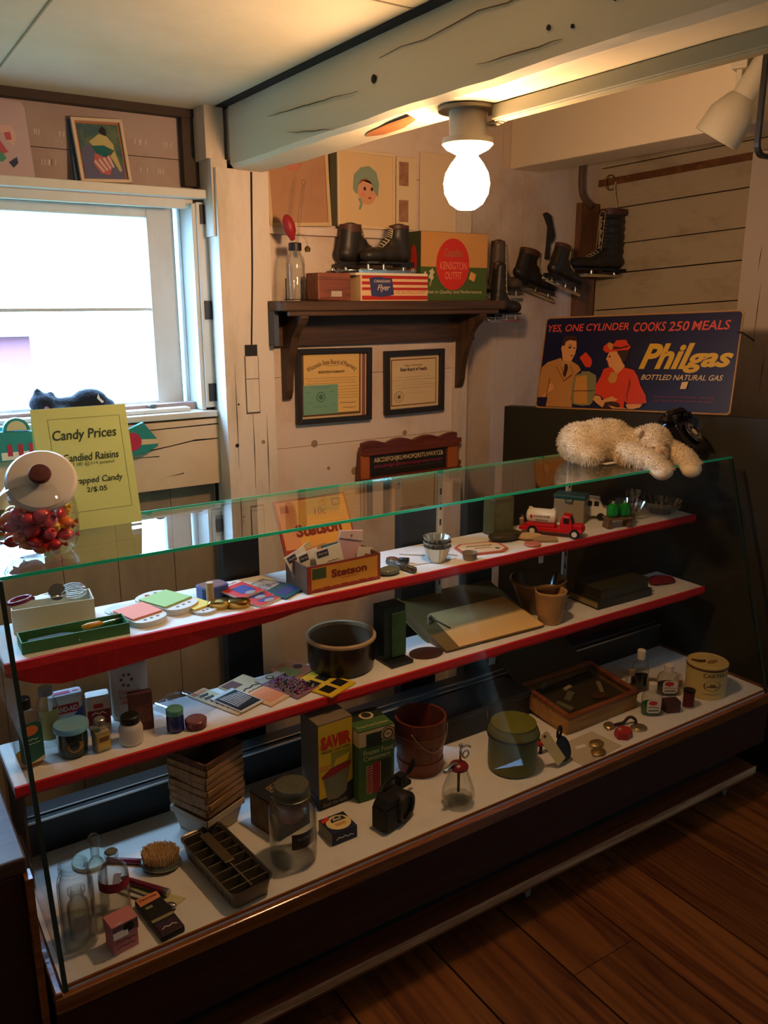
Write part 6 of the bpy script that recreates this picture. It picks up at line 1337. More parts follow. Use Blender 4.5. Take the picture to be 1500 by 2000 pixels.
# ================================================================== floor of the case, left to right
t = thing('hand_mirror', 'pale hand mirror with a dark red handle lying behind the glass bottles', 'hand mirror', (.316, 1.622, FLZ), -38)
b = MB(); b.lathe([(0, 0), (.037, 0), (.039, .004), (.037, .008), (.034, .009), (0, .009)], pm('mirror_back', srgb(186, 186, 160), .35), None, 36); b.build('frame', t)
b = MB(); b.disc(0, 0, .033, pm('mirror_glass', srgb(206, 214, 196), .25), T(0, 0, .0085), .0008); b.build('mirror', t)
MRD = pm('plum_enamel', srgb(120, 34, 60), .25, spec=.6)
b = MB(); b.tube([(.036, 0, .005), (.06, 0, .006), (.12, 0, .006), (.13, 0, .005)], [.007, .006, .007, .005], MRD, 10); b.build('handle', t)
t = thing('hair_brush', 'oval hair brush with tan bristles up and a plum handle', 'hair brush', (.437, 1.525, FLZ), 150)
b = MB(); b.lathe([(0, .004), (.03, .003), (.041, .006), (.043, .011), (.040, .015), (0, .016)], pm('brush_silver', srgb(150, 160, 150), .3, .8), None, 36, sy=.78); b.build('back', t)
b = MB(); random.seed(4); 
vs, fs = [], []
for k in range(900):
    r_ = math.sqrt(random.random()); a = random.uniform(0, 6.283); x, y = .036 * r_ * math.cos(a), .027 * r_ * math.sin(a); q = len(vs)
    e = (x * 1.12 + random.gauss(0, .0008), y * 1.12 + random.gauss(0, .0008), .040 + random.gauss(0, .0015)); s_ = .0007
    vs += [(x - s_, y, .014), (x + s_, y, .014), (x, y + s_ * 1.6, .014), (e[0] - s_, e[1], e[2]), (e[0] + s_, e[1], e[2]), (e[0], e[1] + s_ * 1.6, e[2])]; fs += [(q, q + 1, q + 4, q + 3), (q + 1, q + 2, q + 5, q + 4), (q + 2, q, q + 3, q + 5), (q + 3, q + 4, q + 5)]
b.add(vs, fs, pm('bristle_tan', srgb(232, 196, 142), .7)); bb = b.build('bristles', t); bb['kind'] = 'stuff'
t = thing('plum_handle', 'plum coloured enamel handle lying across the floor beside the bottles', 'handle', (.385, 1.475, FLZ), -56)
b = MB(); b.tube([(-.058, 0, .008), (-.05, 0, .008), (.03, 0, .009), (.05, 0, .009), (.056, 0, .008)], [.003, .006, .0075, .0075, .004], MRD, 12); b.build('grip', t)
b = MB(); b.lathe([(0, -.004), (.008, -.004), (.008, .004), (0, .004)], STEEL, T(.056, 0, .009) @ RY(90), 14); b.build('ferrule', t)
t = thing('comb', 'silver backed comb lying next to the plum handle', 'comb', (.378, 1.445, FLZ), -57)
b = MB(); b.tube([(-.072, 0, .006), (.06, 0, .006)], .0035, CHROME, 10); b.bx(-.07, .055, -.009, -.002, .004, .007, CHROME); b.ell((.064, 0, .006), (.012, .007, .006), CHROME); b.build('comb_back', t)
b = MB(); b.prism([(-.075, -.014), (.04, -.020), (.05, .012), (-.06, .016)], .001, pm('yellow_slip', srgb(206, 200, 150), .8)); single(b, 'paper_slip', 'pale yellow paper slip under the comb', 'paper', (.405, 1.432, FLZ), -50)
# bottles
BTL = thin_glass('bottle_clear', (.95, .96, .95), 1.6, 0, .55)
def bottle(label, loc, r, h, neck, lips, group='empty glass bottles', inner=True):
    t = thing('glass_bottle', label, 'bottle', loc, 0, group)
    nz = h * neck
    b = MB(); b.lathe([(0, .002), (r * .8, .001), (r, .006), (r, nz - r * .9), (r * .92, nz - r * .55), (r * .62, nz - r * .15), (lips, nz + r * .1), (lips, h - .012), (lips * 1.25, h - .010), (lips * 1.25, h - .002), (lips * 1.05, h)], BTL, None, 36)
    b.build('bottle', t)
    if inner:
        b = MB(); b.lathe([(0, .006), (r * .75, .005), (r * .92, .010), (r * .92, nz - r * .92), (r * .56, nz - r * .16), (lips * .8, nz + r * .1), (lips * .8, h)], BTL, None, 32); b.build('inner_wall', t)
    return t
t = thing('glass_jar', 'tall straight clear jar with a threaded neck, nearest the front left corner of the case', 'jar', (.240, 1.394, FLZ), 0)
b = MB(); b.lathe([(0, .002), (.027, .001), (.0315, .006), (.0315, .135), (.029, .146), (.0245, .150), (.0245, .156), (.0262, .158), (.0262, .161), (.0245, .163), (.0262, .166), (.0262, .169), (.0245, .171), (.0255, .175)], BTL, None, 40); b.build('jar_body', t)
b = MB(); b.lathe([(0, .005), (.0285, .006), (.0285, .134), (.0225, .150), (.0225, .174)], BTL, None, 36); b.build('inner_wall', t)
bottle('slim clear bottle inside the tall jar by the front left corner', (.242, 1.398, FLZ + .006), .0195, .112, .82, .0125)
b = MB(); b.prism([(-.012, -.016), (.012, -.016), (.012, .016), (-.012, .016)], .0006, pm('label_slip', srgb(206, 204, 206), .8), front(.242, 1.377, FLZ + .055)); props(b.build('paper_label'), 'white paper label on the slim bottle inside the tall jar', 'label')
t = bottle('slim clear bottle with a bulged neck, behind the bottle with the red band', (.294, 1.462, FLZ), .0190, .168, .70, .0085)
b = MB(); b.ell((0, 0, .158), (.0125, .0125, .012), BTL); b.build('neck_bulge', t)
t = bottle('clear bottle with a red printed band, right of the tall jar', (.315, 1.422, FLZ), .0282, .150, .84, .0105)
b = MB(); wrap(b, .0285, .078, .098, 175, 350, pm('band_red', srgb(150, 36, 52), .6), 24); b.build('red_band', t)
b = MB(); cap(b, .0115, .148, .152, pm('bottle_top', srgb(110, 116, 116), .35)); b.build('cap', t)
b = MB(); b.rect(-.007, .007, 0, .022, PAPER, T(.312, 1.393, FLZ + .098) @ front() @ RZ(-12), .0006); props(b.build('price_tag'), 'small white tag on the bottle with the red band', 'tag')
t = thing('pink_box', 'small pink box with a white price tag, front left of the case floor', 'box', (.304, 1.348, FLZ), 8)
PB1 = pm('box_pink', srgb(206, 130, 128), .7); PB2 = pm('box_pink_dark', srgb(150, 70, 76), .7)
b = MB(); b.bx(-.024, .024, -.018, .018, 0, .046, PB1); b.bx(-.0255, .0255, -.0195, .0195, .036, .062, PB1); b.build('box', t, bevel=.001)
b = MB(); F = front(0, -.0197, 0); b.rect(-.024, .024, .040, .060, pm('box_picture', srgb(110, 80, 84), .7), F); b.disc(.006, .050, .010, INK, F, z=.0006); b.scrib(.0, .012, .034, .008, PB2, F @ T(0, 0, -.0016)); b.scrib(0, .024, .04, .007, PB2, F @ T(0, 0, -.0016)); b.build('box_front', t)
b = MB(); b.prism([(-.014, 0), (.014, 0), (.014, .020), (.006, .028), (-.006, .028), (-.014, .020)], .001, PAPER, T(-.010, -.022, .036) @ front() @ RX(-12)); b.disc(0, .024, .0016, INK, T(-.010, -.022, .036) @ front() @ RX(-12), .0006, z=.001); b.build('price_tag', t)
t = thing('packet', 'black packet with an orange end and white lettering near the front edge of the case', 'packet', (.383, 1.375, FLZ), 6)
b = MB(); b.bx(-.024, .024, -.062, .062, 0, .014, pm('packet_black', srgb(30, 28, 26), .5)); b.build('packet', t, bevel=.003)
b = MB(); M = T(0, 0, .0141); b.prism([(-.022, .036), (.022, .040), (.022, .061), (-.022, .061)], .0004, pm('packet_orange', srgb(222, 140, 92), .7), M); b.text('Pennzip', 0, .051, .036, .008, INK, M, shear=.2, z=.0005); b.rect(-.016, -.002, .022, .029, pm('packet_slip', srgb(150, 140, 100), .7), M); b.rect(-.022, .022, -.020, -.012, MATS['packet_slip'], M); b.scrib(0, -.045, .03, .008, PAPER, M, shear=.3); b.rect(-.022, .022, -.06, -.026, pm('packet_plum', srgb(60, 34, 44), .5), M, .0003); b.build('printed_front', t)
# ice cube tray
t = thing('ice_cube_tray', 'worn metal ice cube tray with a lever divider on the floor of the case', 'ice cube tray', (.543, 1.428, FLZ), 0)
TM = RZ(6); TRM = pm('worn_aluminium', srgb(136, 126, 108), .4, .8)
b = MB(); o = rrect(.098, .236, .016, 5); i_ = rrect(.092, .230, .014, 5); bt_ = rrect(.080, .216, .012, 5); n = len(o)
vs = [(x, y, .042) for x, y in o] + [(x, y, .040) for x, y in i_] + [(x, y, .003) for x, y in bt_] + [(x, y, .038) for x, y in o] + [(x * .96, y * .98, .036) for x, y in i_] + [(x, y, 0) for x, y in bt_]
fs = []
for k in range(n):
    l = (k + 1) % n; fs += [(k, l, n + l, n + k), (n + k, n + l, 2 * n + l, 2 * n + k), (3 * n + k, 3 * n + l, l, k), (4 * n + l, 3 * n + l, 3 * n + k, 4 * n + k), (5 * n + l, 4 * n + l, 4 * n + k, 5 * n + k)]
fs += [tuple(2 * n + k for k in range(n)), tuple(5 * n + k for k in range(n))[::-1]]
b.add(vs, fs, TRM, False, TM); b.build('tray_body', t)
DVM = pm('divider_grey', srgb(132, 122, 100), .45, .6)
b = MB(); b.bx(-.0015, .0015, -.108, .108, .004, .038, DVM, TM); dv = b.build('divider', t)
for k in range(7):
    b = MB(); b.bx(-.043, .043, -.0012, .0012, .006, .037, DVM, TM @ T(0, -.092 + k * .029, 0)); b.build('divider_fin', dv)
b = MB(); b.bx(-.011, .011, -.02, .095, .038, .042, pm('lever_tan', srgb(120, 104, 78), .4, .7), TM); b.build('lever', t, bevel=.001)
# berry boxes
BW = wood('berry_veneer', srgb(196, 154, 104), srgb(150, 108, 66), .7, 'x', 12); BW2 = wood('berry_veneer_dark', srgb(120, 82, 56), srgb(92, 58, 38), .7, 'x', 12); BWW = pm('white_berry_box', srgb(206, 192, 168), .7)
def berry(m, h=.058):
    b = MB(); w0, w1 = .090, .114
    for s in range(4):
        Q = RZ(90 * s)
        b.add([(-w0 / 2, -w0 / 2, 0), (w0 / 2, -w0 / 2, 0), (w1 / 2, -w1 / 2, h), (0, -w1 / 2 - .003, h + .002), (-w1 / 2, -w1 / 2, h), (-w0 / 2 + .002, -w0 / 2 + .002, 0), (w0 / 2 - .002, -w0 / 2 + .002, 0), (w1 / 2 - .002, -w1 / 2 + .002, h), (0, -w1 / 2 - .001, h + .002), (-w1 / 2 + .002, -w1 / 2 + .002, h)],
              [(0, 1, 2, 3, 4), (9, 8, 7, 6, 5), (4, 3, 8, 9), (3, 2, 7, 8), (0, 5, 6, 1), (1, 6, 7, 2), (0, 4, 9, 5)], m, False, Q)
    b.bx(-w0 / 2, w0 / 2, -w0 / 2, w0 / 2, 0, .002, m)
    for s in range(4):
        Q = RZ(90 * s); y = -w1 / 2 - .0025
        b.prism([(-w1 / 2, h - .012), (w1 / 2, h - .012), (w1 / 2, h + .001), (0, h + .003), (-w1 / 2, h + .001)], .0015, m, Q @ front(0, y + .0005, 0))
        if s % 2 == 0: b.prism([(-.009, .006), (-.006, .006), (-.006, .009), (-.009, .009)], .0006, GAP, Q @ front(.014, -w0 / 2 - .003, 0))
    return b
bproto = {}
for k in range(9):
    kd = 'white' if k == 0 else ('dark' if k == 8 else 'tan')
    lab = {'white': 'whitish square wooden berry box at the bottom of the stack', 'dark': 'dark brown wooden berry box, topmost of the stack', 'tan': 'tan berry box in the stack between the white box and the dark one'}[kd]
    if kd not in bproto: o = props(berry({'white': BWW, 'dark': BW2, 'tan': BW}[kd]).build('berry_box'), lab, 'berry box', 'stacked berry boxes'); bproto[kd] = o
    else: o = bproto[kd].copy(); col.objects.link(o)
    o.location = (.578 + (k % 3 - 1) * .0012, 1.608 + (k % 2) * .0015, FLZ + k * .0165 + (.006 if k else 0)); o.rotation_euler = (0, 0, R(24 + (k * 7 % 5 - 2) * .8))
# mason jar
t = thing('mason_jar', 'large clear canning jar with a zinc lid, right of the ice cube tray', 'jar', (.684, 1.394, FLZ))
b = MB(); b.lathe([(0, .002), (.042, .001), (.049, .006), (.0505, .015), (.0505, .122), (.047, .138), (.038, .149), (.035, .152)], BTL, None, 44); b.build('jar_body', t)
b = MB(); b.lathe([(0, .006), (.044, .007), (.0475, .014), (.0475, .120), (.035, .146), (.033, .152)], BTL, None, 40); b.build('inner_wall', t)
ZN = pm('zinc', srgb(112, 114, 92), .45, .7, spot=(srgb(90, 94, 76), 20, .5, .7))
b = MB(); b.lathe([(.0375, .150), (.0375, .160), (.0365, .161), (.0375, .163), (.0375, .176), (.0355, .179), (0, .1795)], ZN, None, 40); b.lathe([(.0395, .152), (.0395, .156), (.0375, .157)], ZN, None, 40); b.build('zinc_lid', t)
b = MB(); b.lathe([(.034, .138), (.034, .150), (.02, .150)], pm('rubber_orange', srgb(150, 70, 36), .6), None, 32); b.build('rubber_ring', t)
b = MB(); wrap(b, .046, .052, .088, -120, -45, pm('jar_slip', srgb(46, 56, 54), .7), 14); wtext(b, 'MASON JAR', .0465, .074, .036, .010, -82, pm('slip_text', srgb(150, 160, 150), .7)); b.build('label_slip', t)
b = MB(); b.ell((0, 0, 0), (.026, .014, .016), pm('pink_cloth', srgb(206, 150, 130), .8), T(-.002, -.008, .108)); b.build('cloth_inside', t)
t = thing('lid_carton', 'black carton printed in gold script behind the zinc lidded canning jar', 'carton', (.715, 1.520, FLZ), 14)
b = MB(); b.bx(-.046, .046, -.050, .050, 0, .084, pm('carton_black', srgb(30, 32, 38), .6)); b.build('box', t, bevel=.001)
b = MB(); M = T(0, 0, .0842); GO = pm('gold_print', srgb(176, 150, 90), .5); b.prism([(-.018, .006), (.020, .010), (.022, .034), (-.016, .030)], .0003, GO, M); b.prism([(-.016, .008), (.018, .012), (.020, .032), (-.014, .028)], .0003, MATS['carton_black'], M @ T(0, 0, .0004)); b.text('Kerr', .002, .020, .030, .014, GO, M, shear=.2, bold=.02, z=.0008); b.text('Mason', -.012, -.012, .04, .012, GO, M, bold=.01); b.build('top_print', t)
b = MB(); b.rect(-.049, .049, .004, .080, pm('carton_tan', srgb(112, 88, 60), .7, spot=(srgb(90, 68, 46), 30, .45, .6)), side(-.0463, 0, 0), .0004); b.build('side_print', t)
# SAVER box
t = thing('saver_box', 'tall yellow box with big red letters and a picture of a lidded container', 'box', (.856, 1.552, FLZ), 1)
SY = pm('saver_yellow', srgb(226, 186, 44), .6); SVR = pm('saver_red', srgb(206, 44, 26), .6); SVB = pm('saver_navy', srgb(26, 30, 44), .6); SVG = pm('saver_olive', srgb(150, 144, 48), .6); SVT = pm('saver_tub', srgb(120, 118, 92), .6)
b = MB(); b.bx(-.046, .046, -.042, .042, 0, .222, pm('saver_side', srgb(120, 104, 84), .75)); b.build('box', t, bevel=.0015)
F = front(0, -.0422, 0); b = MB(); b.rect(-.0458, .0458, .004, .218, SY, F, .0004); b.prism([(-.0458, .001), (.0458, .001), (.0458, .056), (.012, .040), (-.012, .030), (-.0458, .030)], .0004, SVB, F @ T(0, 0, .0003))
b.text('SAVER', .001, .172, .082, .034, SVR, F, bold=.06, z=.0006); b.text('FREEZER CONTAINERS', .001, .148, .078, .006, INK, F, bold=.02, z=.0006); b.rect(-.012, .042, .100, .142, SVG, F, .0004, .0003)
b.prism([(-.008, .104), (.03, .110), (.038, .128), (.0, .122)], .0004, SY, F @ T(0, 0, .0006)); b.rect(-.044, -.014, .100, .114, pm('saver_orange', srgb(214, 150, 50), .6), F, .0004, .0003)
b.prism([(-.036, .088), (.038, .096), (.028, .030), (.004, .018), (-.024, .022)], .0004, SVT, F @ T(0, 0, .0007)); b.prism([(-.040, .086), (-.014, .102), (.040, .108), (.040, .096), (.0, .084), (-.036, .080)], .0004, pm('saver_dark_red', srgb(150, 26, 24), .6), F @ T(0, 0, .001))
b.text('Seals the taste', -.004, .012, .066, .010, pm('saver_pale', srgb(150, 146, 120), .7), F, shear=.2, z=.001); b.build('printed_front', t)
b = MB(); b.rect(-.0418, .0418, .001, .036, SVB, side(-.0463, 0, 0), .0004); b.build('printed_side', t)
# frozen food container box
t = thing('freezer_box', 'green box of frozen food containers with a red picture, right of the yellow box', 'box', (.956, 1.530, FLZ), -4)
FG = pm('freezer_green', srgb(62, 96, 40), .6); FC = pm('freezer_cream', srgb(214, 186, 132), .7); FD = pm('freezer_dark', srgb(34, 40, 26), .6); FR = pm('freezer_red', srgb(160, 24, 40), .6)
b = MB(); b.bx(-.048, .048, -.048, .048, 0, .186, pm('freezer_side', srgb(50, 58, 34), .7)); b.build('box', t, bevel=.0015)
F = front(0, -.0482, 0); b = MB(); b.rect(-.0478, .0478, .001, .146, FG, F, .0004); b.rect(-.0478, .0478, .146, .184, FC, F, .0004); b.rect(-.028, .014, .140, .176, FD, F, .0004, .0004)
b.disc(.030, .164, .020, pm('freezer_brown', srgb(96, 72, 40), .6), F, .0004, z=.0006); b.disc(.030, .164, .017, FC, F, .0004, z=.0009); b.disc(.030, .164, .015, MATS['freezer_brown'], F, .0004, z=.0012); b.disc(.030, .164, .010, FC, F, .0004, z=.0015); b.scrib(.030, .164, .012, .011, INK, F, bold=.02, z=.0019)
b.text('Frozen Food', .004, .128, .078, .013, CREAM, F, z=.0006); b.text('Containers', .0, .113, .070, .012, CREAM, F, z=.0006)
b.rect(.002, .040, .014, .100, FD, F, .0003, .0004); b.rect(-.028, -.012, .018, .092, FC, F, .0003, .0005); b.rect(-.010, .008, .016, .098, FR, F, .0003, .0006)
for q in range(10): b.prism([(-.027, .020 + q * .0072), (-.013, .022 + q * .0072), (-.013, .0268 + q * .0072), (-.027, .0248 + q * .0072)], .0003, FR, F @ T(0, 0, .0009))
b.rect(.009, .0105, .016, .098, CREAM, F, .0003, .0009); b.build('printed_front', t)
b = MB(); b.rect(-.0478, .0478, .001, .146, FG, side(-.0483, 0, 0), .0004); b.rect(-.0478, .0478, .146, .184, FC, side(-.0483, 0, 0), .0004); b.build('printed_side', t)
b = MB(); M = T(0, 0, .1862); b.rect(-.047, .047, -.047, .0, FG, M, .0004); b.text('Frozen Food Containers', 0, -.030, .082, .009, CREAM, M, z=.0006); b.disc(.006, .016, .018, FC, M, z=.0006); b.disc(.006, .016, .012, FD, M, z=.0012); b.rect(-.047, .047, .0, .047, FD, M, .0004); b.build('top_print', t)
# lid box, grinder, bucket, syrup dispenser, pot
t = thing('lid_box', 'small navy box of jar lids with a cream oval on top', 'box', (.804, 1.412, FLZ), 0)
b = MB(); b.bx(-.032, .032, -.031, .031, 0, .030, pm('lid_navy', srgb(24, 30, 58), .55)); b.build('box', t, bevel=.001)
b = MB(); M = T(0, 0, .0301); b.disc(.002, 0, .029, pm('lid_oval_cream', srgb(226, 206, 140), .7), M, .0004, .026); b.prism([(-.014, .004), (.024, .004), (.02, .016), (.006, .021), (-.010, .016)], .0004, INK, M @ T(0, 0, .0005)); b.text('Ball', .004, .011, .022, .009, PAPER, M, shear=.2, bold=.01, z=.001); b.rect(-.010, .016, -.012, -.002, pm('lid_orange_print', srgb(206, 150, 84), .7), M, .0004, .0006); b.prism([(-.031, .012), (-.012, .018), (-.010, .029), (-.031, .024)], .0004, SVR, M @ T(0, 0, .0008)); b.build('top_print', t)
b = MB(); F = front(0, -.0312, 0); b.scrib(0, .014, .044, .008, PAPER, F, shear=.2); b.build('front_print', t)
b = MB(); b.rect(-.03, .03, .001, .029, pm('lid_box_grey', srgb(140, 132, 116), .7), side(-.0323, 0, 0), .0004); b.build('side_print', t)
t = thing('hand_grater', 'black cast iron hand grinder with a crank on the floor of the case', 'grinder', (.935, 1.380, FLZ), 12)
IR = pm('cast_iron', srgb(34, 32, 28), .55, .4)
b = MB(); b.bx(-.052, -.012, -.024, .022, .004, .058, IR); b.prism([(-.052, .058), (-.012, .058), (.0, .075), (-.034, .078)], .044, IR, front(0, .022, 0)); b.build('hopper', t, bevel=.004)
b = MB(); b.lathe([(0, -.020), (.034, -.020), (.036, -.017), (.036, .017), (.034, .020), (.026, .020), (.024, .012), (0, .012)], IR, T(.018, -.002, .036) @ RZ(14) @ RX(90), 32); b.build('drum', t)
b = MB(); b.tube(spline([(-.02, .030, .066), (.02, .045, .074), (.06, .05, .070), (.10, .056, .052)], 4), .0055, IR, 8); b.tube(spline([(.10, .056, .052), (.118, .056, .060), (.126, .056, .078), (.120, .056, .084), (.112, .056, .070), (.104, .056, .056)], 4), .0035, IR, 8); b.build('crank', t)
b = MB(); b.bx(.010, .09, .030, .048, .044, .056, IR); b.bx(.050, .07, .028, .050, .054, .080, IR); b.bx(.0, .012, .03, .048, 0, .056, IR); b.build('clamp', t, bevel=.002)
t = thing('wooden_bucket', 'reddish brown wooden bucket with a wire bail handle on the floor of the case', 'bucket', (1.118, 1.535, FLZ))
BKM = wood('bucket_red', srgb(120, 52, 30), srgb(92, 38, 22), .45, 'z', 10)
b = MB(); b.lathe([(0, 0), (.052, 0), (.055, .004), (.066, .142), (.066, .148), (.060, .148), (.052, .01), (0, .008)], BKM, None, 44); b.build('body', t)
for z, r_ in ((.028, .0585), (.098, .0640)):
    b = MB(); b.lathe([(r_ - .002, z - .010), (r_, z - .010), (r_ + .0012, z + .010), (r_ - .001, z + .010)], pm('bucket_hoop', srgb(120, 62, 38), .4), None, 44); b.build('hoop', t)
b = MB(); b.tube([(.067 * math.cos(R(-145 + k * 5.5)) * 1.02, .067 * math.sin(R(-145 + k * 5.5)) * 1.02, .128 - .052 * math.sin(math.pi * k / 20)) for k in range(21)], .0014, pm('bail_wire', srgb(150, 120, 92), .4, .8), 6); b.build('bail_handle', t)
t = thing('syrup_dispenser', 'clear pear shaped syrup dispenser with a red top and lever', 'dispenser', (1.104, 1.360, FLZ), 0)
b = MB(); b.lathe([(0, .002), (.028, .001), (.034, .004), (.0385, .020), (.036, .042), (.027, .068), (.0215, .084), (.0205, .094)], CLB, None, 60, flute=(10, .035)); b.build('glass_body', t)
b = MB(); b.lathe([(0, .010), (.032, .010), (.034, .018), (0, .018)], thin_glass('thick_base', (.92, .92, .88), 1.5), None, 36); b.build('glass_foot', t)
b = MB(); b.lathe([(0, .092), (.0225, .092), (.0235, .097), (.020, .103), (.010, .108), (0, .109)], pm('bakelite_red', srgb(128, 16, 24), .3, spec=.5), None, 32); b.build('red_top', t)
b = MB(); b.tube(spline([(-.006, 0, .108), (-.022, -.003, .110), (-.045, -.008, .106), (-.048, -.009, .102), (-.022, -.004, .098)], 4), .0045, CHROME, 8); b.build('lever', t)
b = MB(); b.tube([(.004, 0, .11), (.005, 0, .148)], .003, CHROME, 8); b.ell((.005, 0, .150), (.005, .005, .005), CHROME); b.tube(spline([(.006, 0, .142), (.022, 0, .144), (.034, 0, .136)], 4), .0025, CHROME, 8); b.tube([(.02 + .009 * math.cos(k * .35), 0, .122 + .009 * math.sin(k * .35)) for k in range(18)], .002, STEEL, 6, True); b.build('spout', t)
b = MB(); b.tube([(0, 0, .10), (.001, 0, .03)], .0035, pm('dip_tube', srgb(120, 96, 62), .3, .8), 8); b.build('dip_tube', t)
t = thing('enamel_pot', 'olive green enamel pot with a lid on the floor of the case', 'pot', (1.316, 1.406, FLZ), 0)
OG = pm('olive_enamel', srgb(104, 104, 26), .45)
b = MB(); b.lathe([(0, 0), (.054, 0), (.060, .006), (.0625, .03), (.0625, .090), (.066, .092), (.066, .098), (.0625, .100)], OG, None, 48); b.build('body', t)
b = MB(); b.lathe([(.064, .100), (.0655, .104), (.0640, .110), (.060, .118), (.0575, .122), (.0575, .128), (.054, .129), (0, .127)], OG, None, 48); b.build('lid', t)
b = MB(); b.tube([(.0655 * math.cos(k * .19), .0655 * math.sin(k * .19), .100) for k in range(33)], .0022, pm('black_enamel', srgb(26, 26, 18), .3), 6, True); b.tube(spline([(.05, .044, .105), (.062, .052, .130), (.03, .075, .150), (-.02, .072, .150), (-.045, .05, .128)], 6), .0022, MATS['black_enamel'], 8); b.build('wire_handle', t)
# tag, mirror, keys, lockets
TAGM = pm('manila_tag', srgb(232, 206, 140), .8)
t = thing('manila_tag', 'cream manila tag leaning against the small black hand mirror', 'tag', (1.40, 1.365, FLZ), 0)
M = T(-.026, -.004, .098) @ front() @ RZ(30) @ RX(-14)
b = MB(); b.prism([(-.015, -.100), (.015, -.100), (.015, -.008), (.007, 0), (-.007, 0), (-.015, -.008)], .0012, TAGM, M @ T(0, -.0, 0)); b.build('tag_card', t)
b = MB(); b.disc(0, -.010, .0045, pm('tag_eyelet', srgb(130, 80, 44), .6), M, .0008, z=.0012, seg=14); b.disc(0, -.010, .002, INK, M, .0008, z=.0018, seg=10); b.build('eyelet', t)
t = thing('black_hand_mirror', 'small black oval hand mirror right of the manila tag', 'hand mirror', (1.440, 1.345, FLZ), 0)
b = MB(); b.prism([(.024 * math.cos(k * .25), .034 * math.sin(k * .25) + .036 - (.003 * math.cos(k * .5))) for k in range(25)], .010, BLACK, front() @ RX(-16)); b.build('body', t, bevel=.003)
b = MB(); b.tube([(-.004 + .013 * math.cos(k * .314), .018 + .006 * math.cos(k * .314), .082 + .015 * math.sin(k * .314)) for k in range(20)], .0035, BLACK, 8, True); b.tube([(-.004 + .006 * math.cos(k * .42), .018, .082 + .007 * math.sin(k * .42)) for k in range(15)], .0015, BLACK, 6, True); b.build('handle_ring', t)
t = thing('red_trinket', 'small red and silver trinket behind the black hand mirror', 'trinket', (1.425, 1.415, FLZ), 0)
b = MB(); b.ell((0, 0, .03), (.022, .008, .009), DSC); b.ell((.018, -.004, .022), (.014, .006, .009), CHROME); b.build('ornament', t)
b = MB(); b.tube([(0, 0, 0), (0, 0, .028)], .004, BLACK, 8); b.tube(spline([(-.02, 0, .032), (-.03, 0, .046), (-.016, 0, .052), (-.006, 0, .04)], 4), .0025, BLACK, 6); b.build('stem', t)
LK = pm('locket_gold', srgb(186, 160, 104), .4, .85)
for i, (x, y, r_, lab) in enumerate(((1.581, 1.364, .022, 'tarnished locket, upper of the pair beside the paper edge'), (1.553, 1.332, .0235, 'tarnished locket at the front edge, lower of the pair'), (1.683, 1.412, .020, 'tarnished locket at the end of the brown ribbon, behind the red box'))):
    t = thing('locket', lab, 'locket', (x, y, FLZ), 20 * i, 'lockets on the case floor')
    b = MB(); b.lathe([(0, 0), (r_ * .8, .001), (r_, .004), (r_ * .8, .0075), (0, .009)], LK, None, 28, sy=.8); b.build('case', t)
    b = MB(); b.tube([(r_ * -1.05 + .004 * math.cos(k * .5), .004 * math.sin(k * .5), .004) for k in range(13)], .0012, LK, 6, True); b.build('ring', t)
t = thing('watch_fob', 'round engraved silver medal on a dark ribbon, right of the red box', 'medal', (1.745, 1.360, FLZ), 0)
b = MB(); b.lathe([(0, 0), (.024, 0), (.025, .003), (.022, .005), (.018, .0045), (.016, .006), (.006, .0055), (0, .006)], pm('medal_silver', srgb(190, 172, 134), .4, .85), None, 32, sy=.86); b.build('medal', t)
b = MB(); b.tube(spline([(-.05, .045, .004), (-.035, .04, .006), (-.02, .036, .008), (-.008, .034, .018), (.004, .030, .020), (.012, .022, .012), (.002, .014, .007)], 5), .0045, pm('ribbon_brown', srgb(62, 34, 28), .8), 8); b.build('ribbon', t)
t = thing('red_box', 'small red hexagonal box among the lockets', 'box', (1.676, 1.355, FLZ), 12)
b = MB(); b.prism([(.029 * math.cos(R(60 * k)), .024 * math.sin(R(60 * k))) for k in range(6)], .015, pm('red_lacquer', srgb(160, 34, 34), .4)); b.build('base', t, bevel=.002)
b = MB(); b.prism([(.027 * math.cos(R(60 * k)), .022 * math.sin(R(60 * k))) for k in range(6)], .004, pm('red_lacquer_lid', srgb(176, 50, 44), .4), T(0, 0, .015)); b.ell((-.006, .008, .020), (.007, .005, .003), pm('rose_petal', srgb(206, 150, 130), .7)); b.build('lid', t)
b = MB(); b.prism([(-.075, -.055), (.085, -.05), (.08, .05), (-.08, .05)], .0006, pm('grey_paper', srgb(196, 182, 156), .85)); single(b, 'paper_sheet', 'greyish paper sheet under the two lockets at the front edge', 'paper', (1.545, 1.368, FLZ), 2)
b = MB(); b.rect(-.016, .016, -.006, .006, PAPER, T(), .0008); single(b, 'price_slip', 'tiny white price slip beside the upper locket', 'paper', (1.536, 1.378, FLZ + .0008), -8)
# black trunk, glazed wooden box
t = thing('metal_box', 'long black metal box behind the green pot at the back of the case', 'box', (1.388, 1.640, FLZ), 0)
b = MB(); b.bx(-.155, .155, -.055, .055, 0, .062, BLACK); b.build('body', t, bevel=.003)
b = MB(); b.bx(-.158, .158, -.058, .058, .062, .078, pm('black_lid_worn', srgb(30, 27, 24), .4, spot=(srgb(150, 140, 120), 60, .66, .7))); b.build('lid', t, bevel=.003)
t = thing('display_box', 'shallow wooden box with a glazed top and raised lid, right of the green pot', 'box', (1.690, 1.540, FLZ), 1)
WBX = wood('box_oak', srgb(178, 130, 66), srgb(140, 96, 44), .45, 'x', 10); WBR = wood('box_red_oak', srgb(140, 76, 40), srgb(106, 54, 28), .4, 'x', 10)
TB = T(0, 0, .008) @ RX(7)

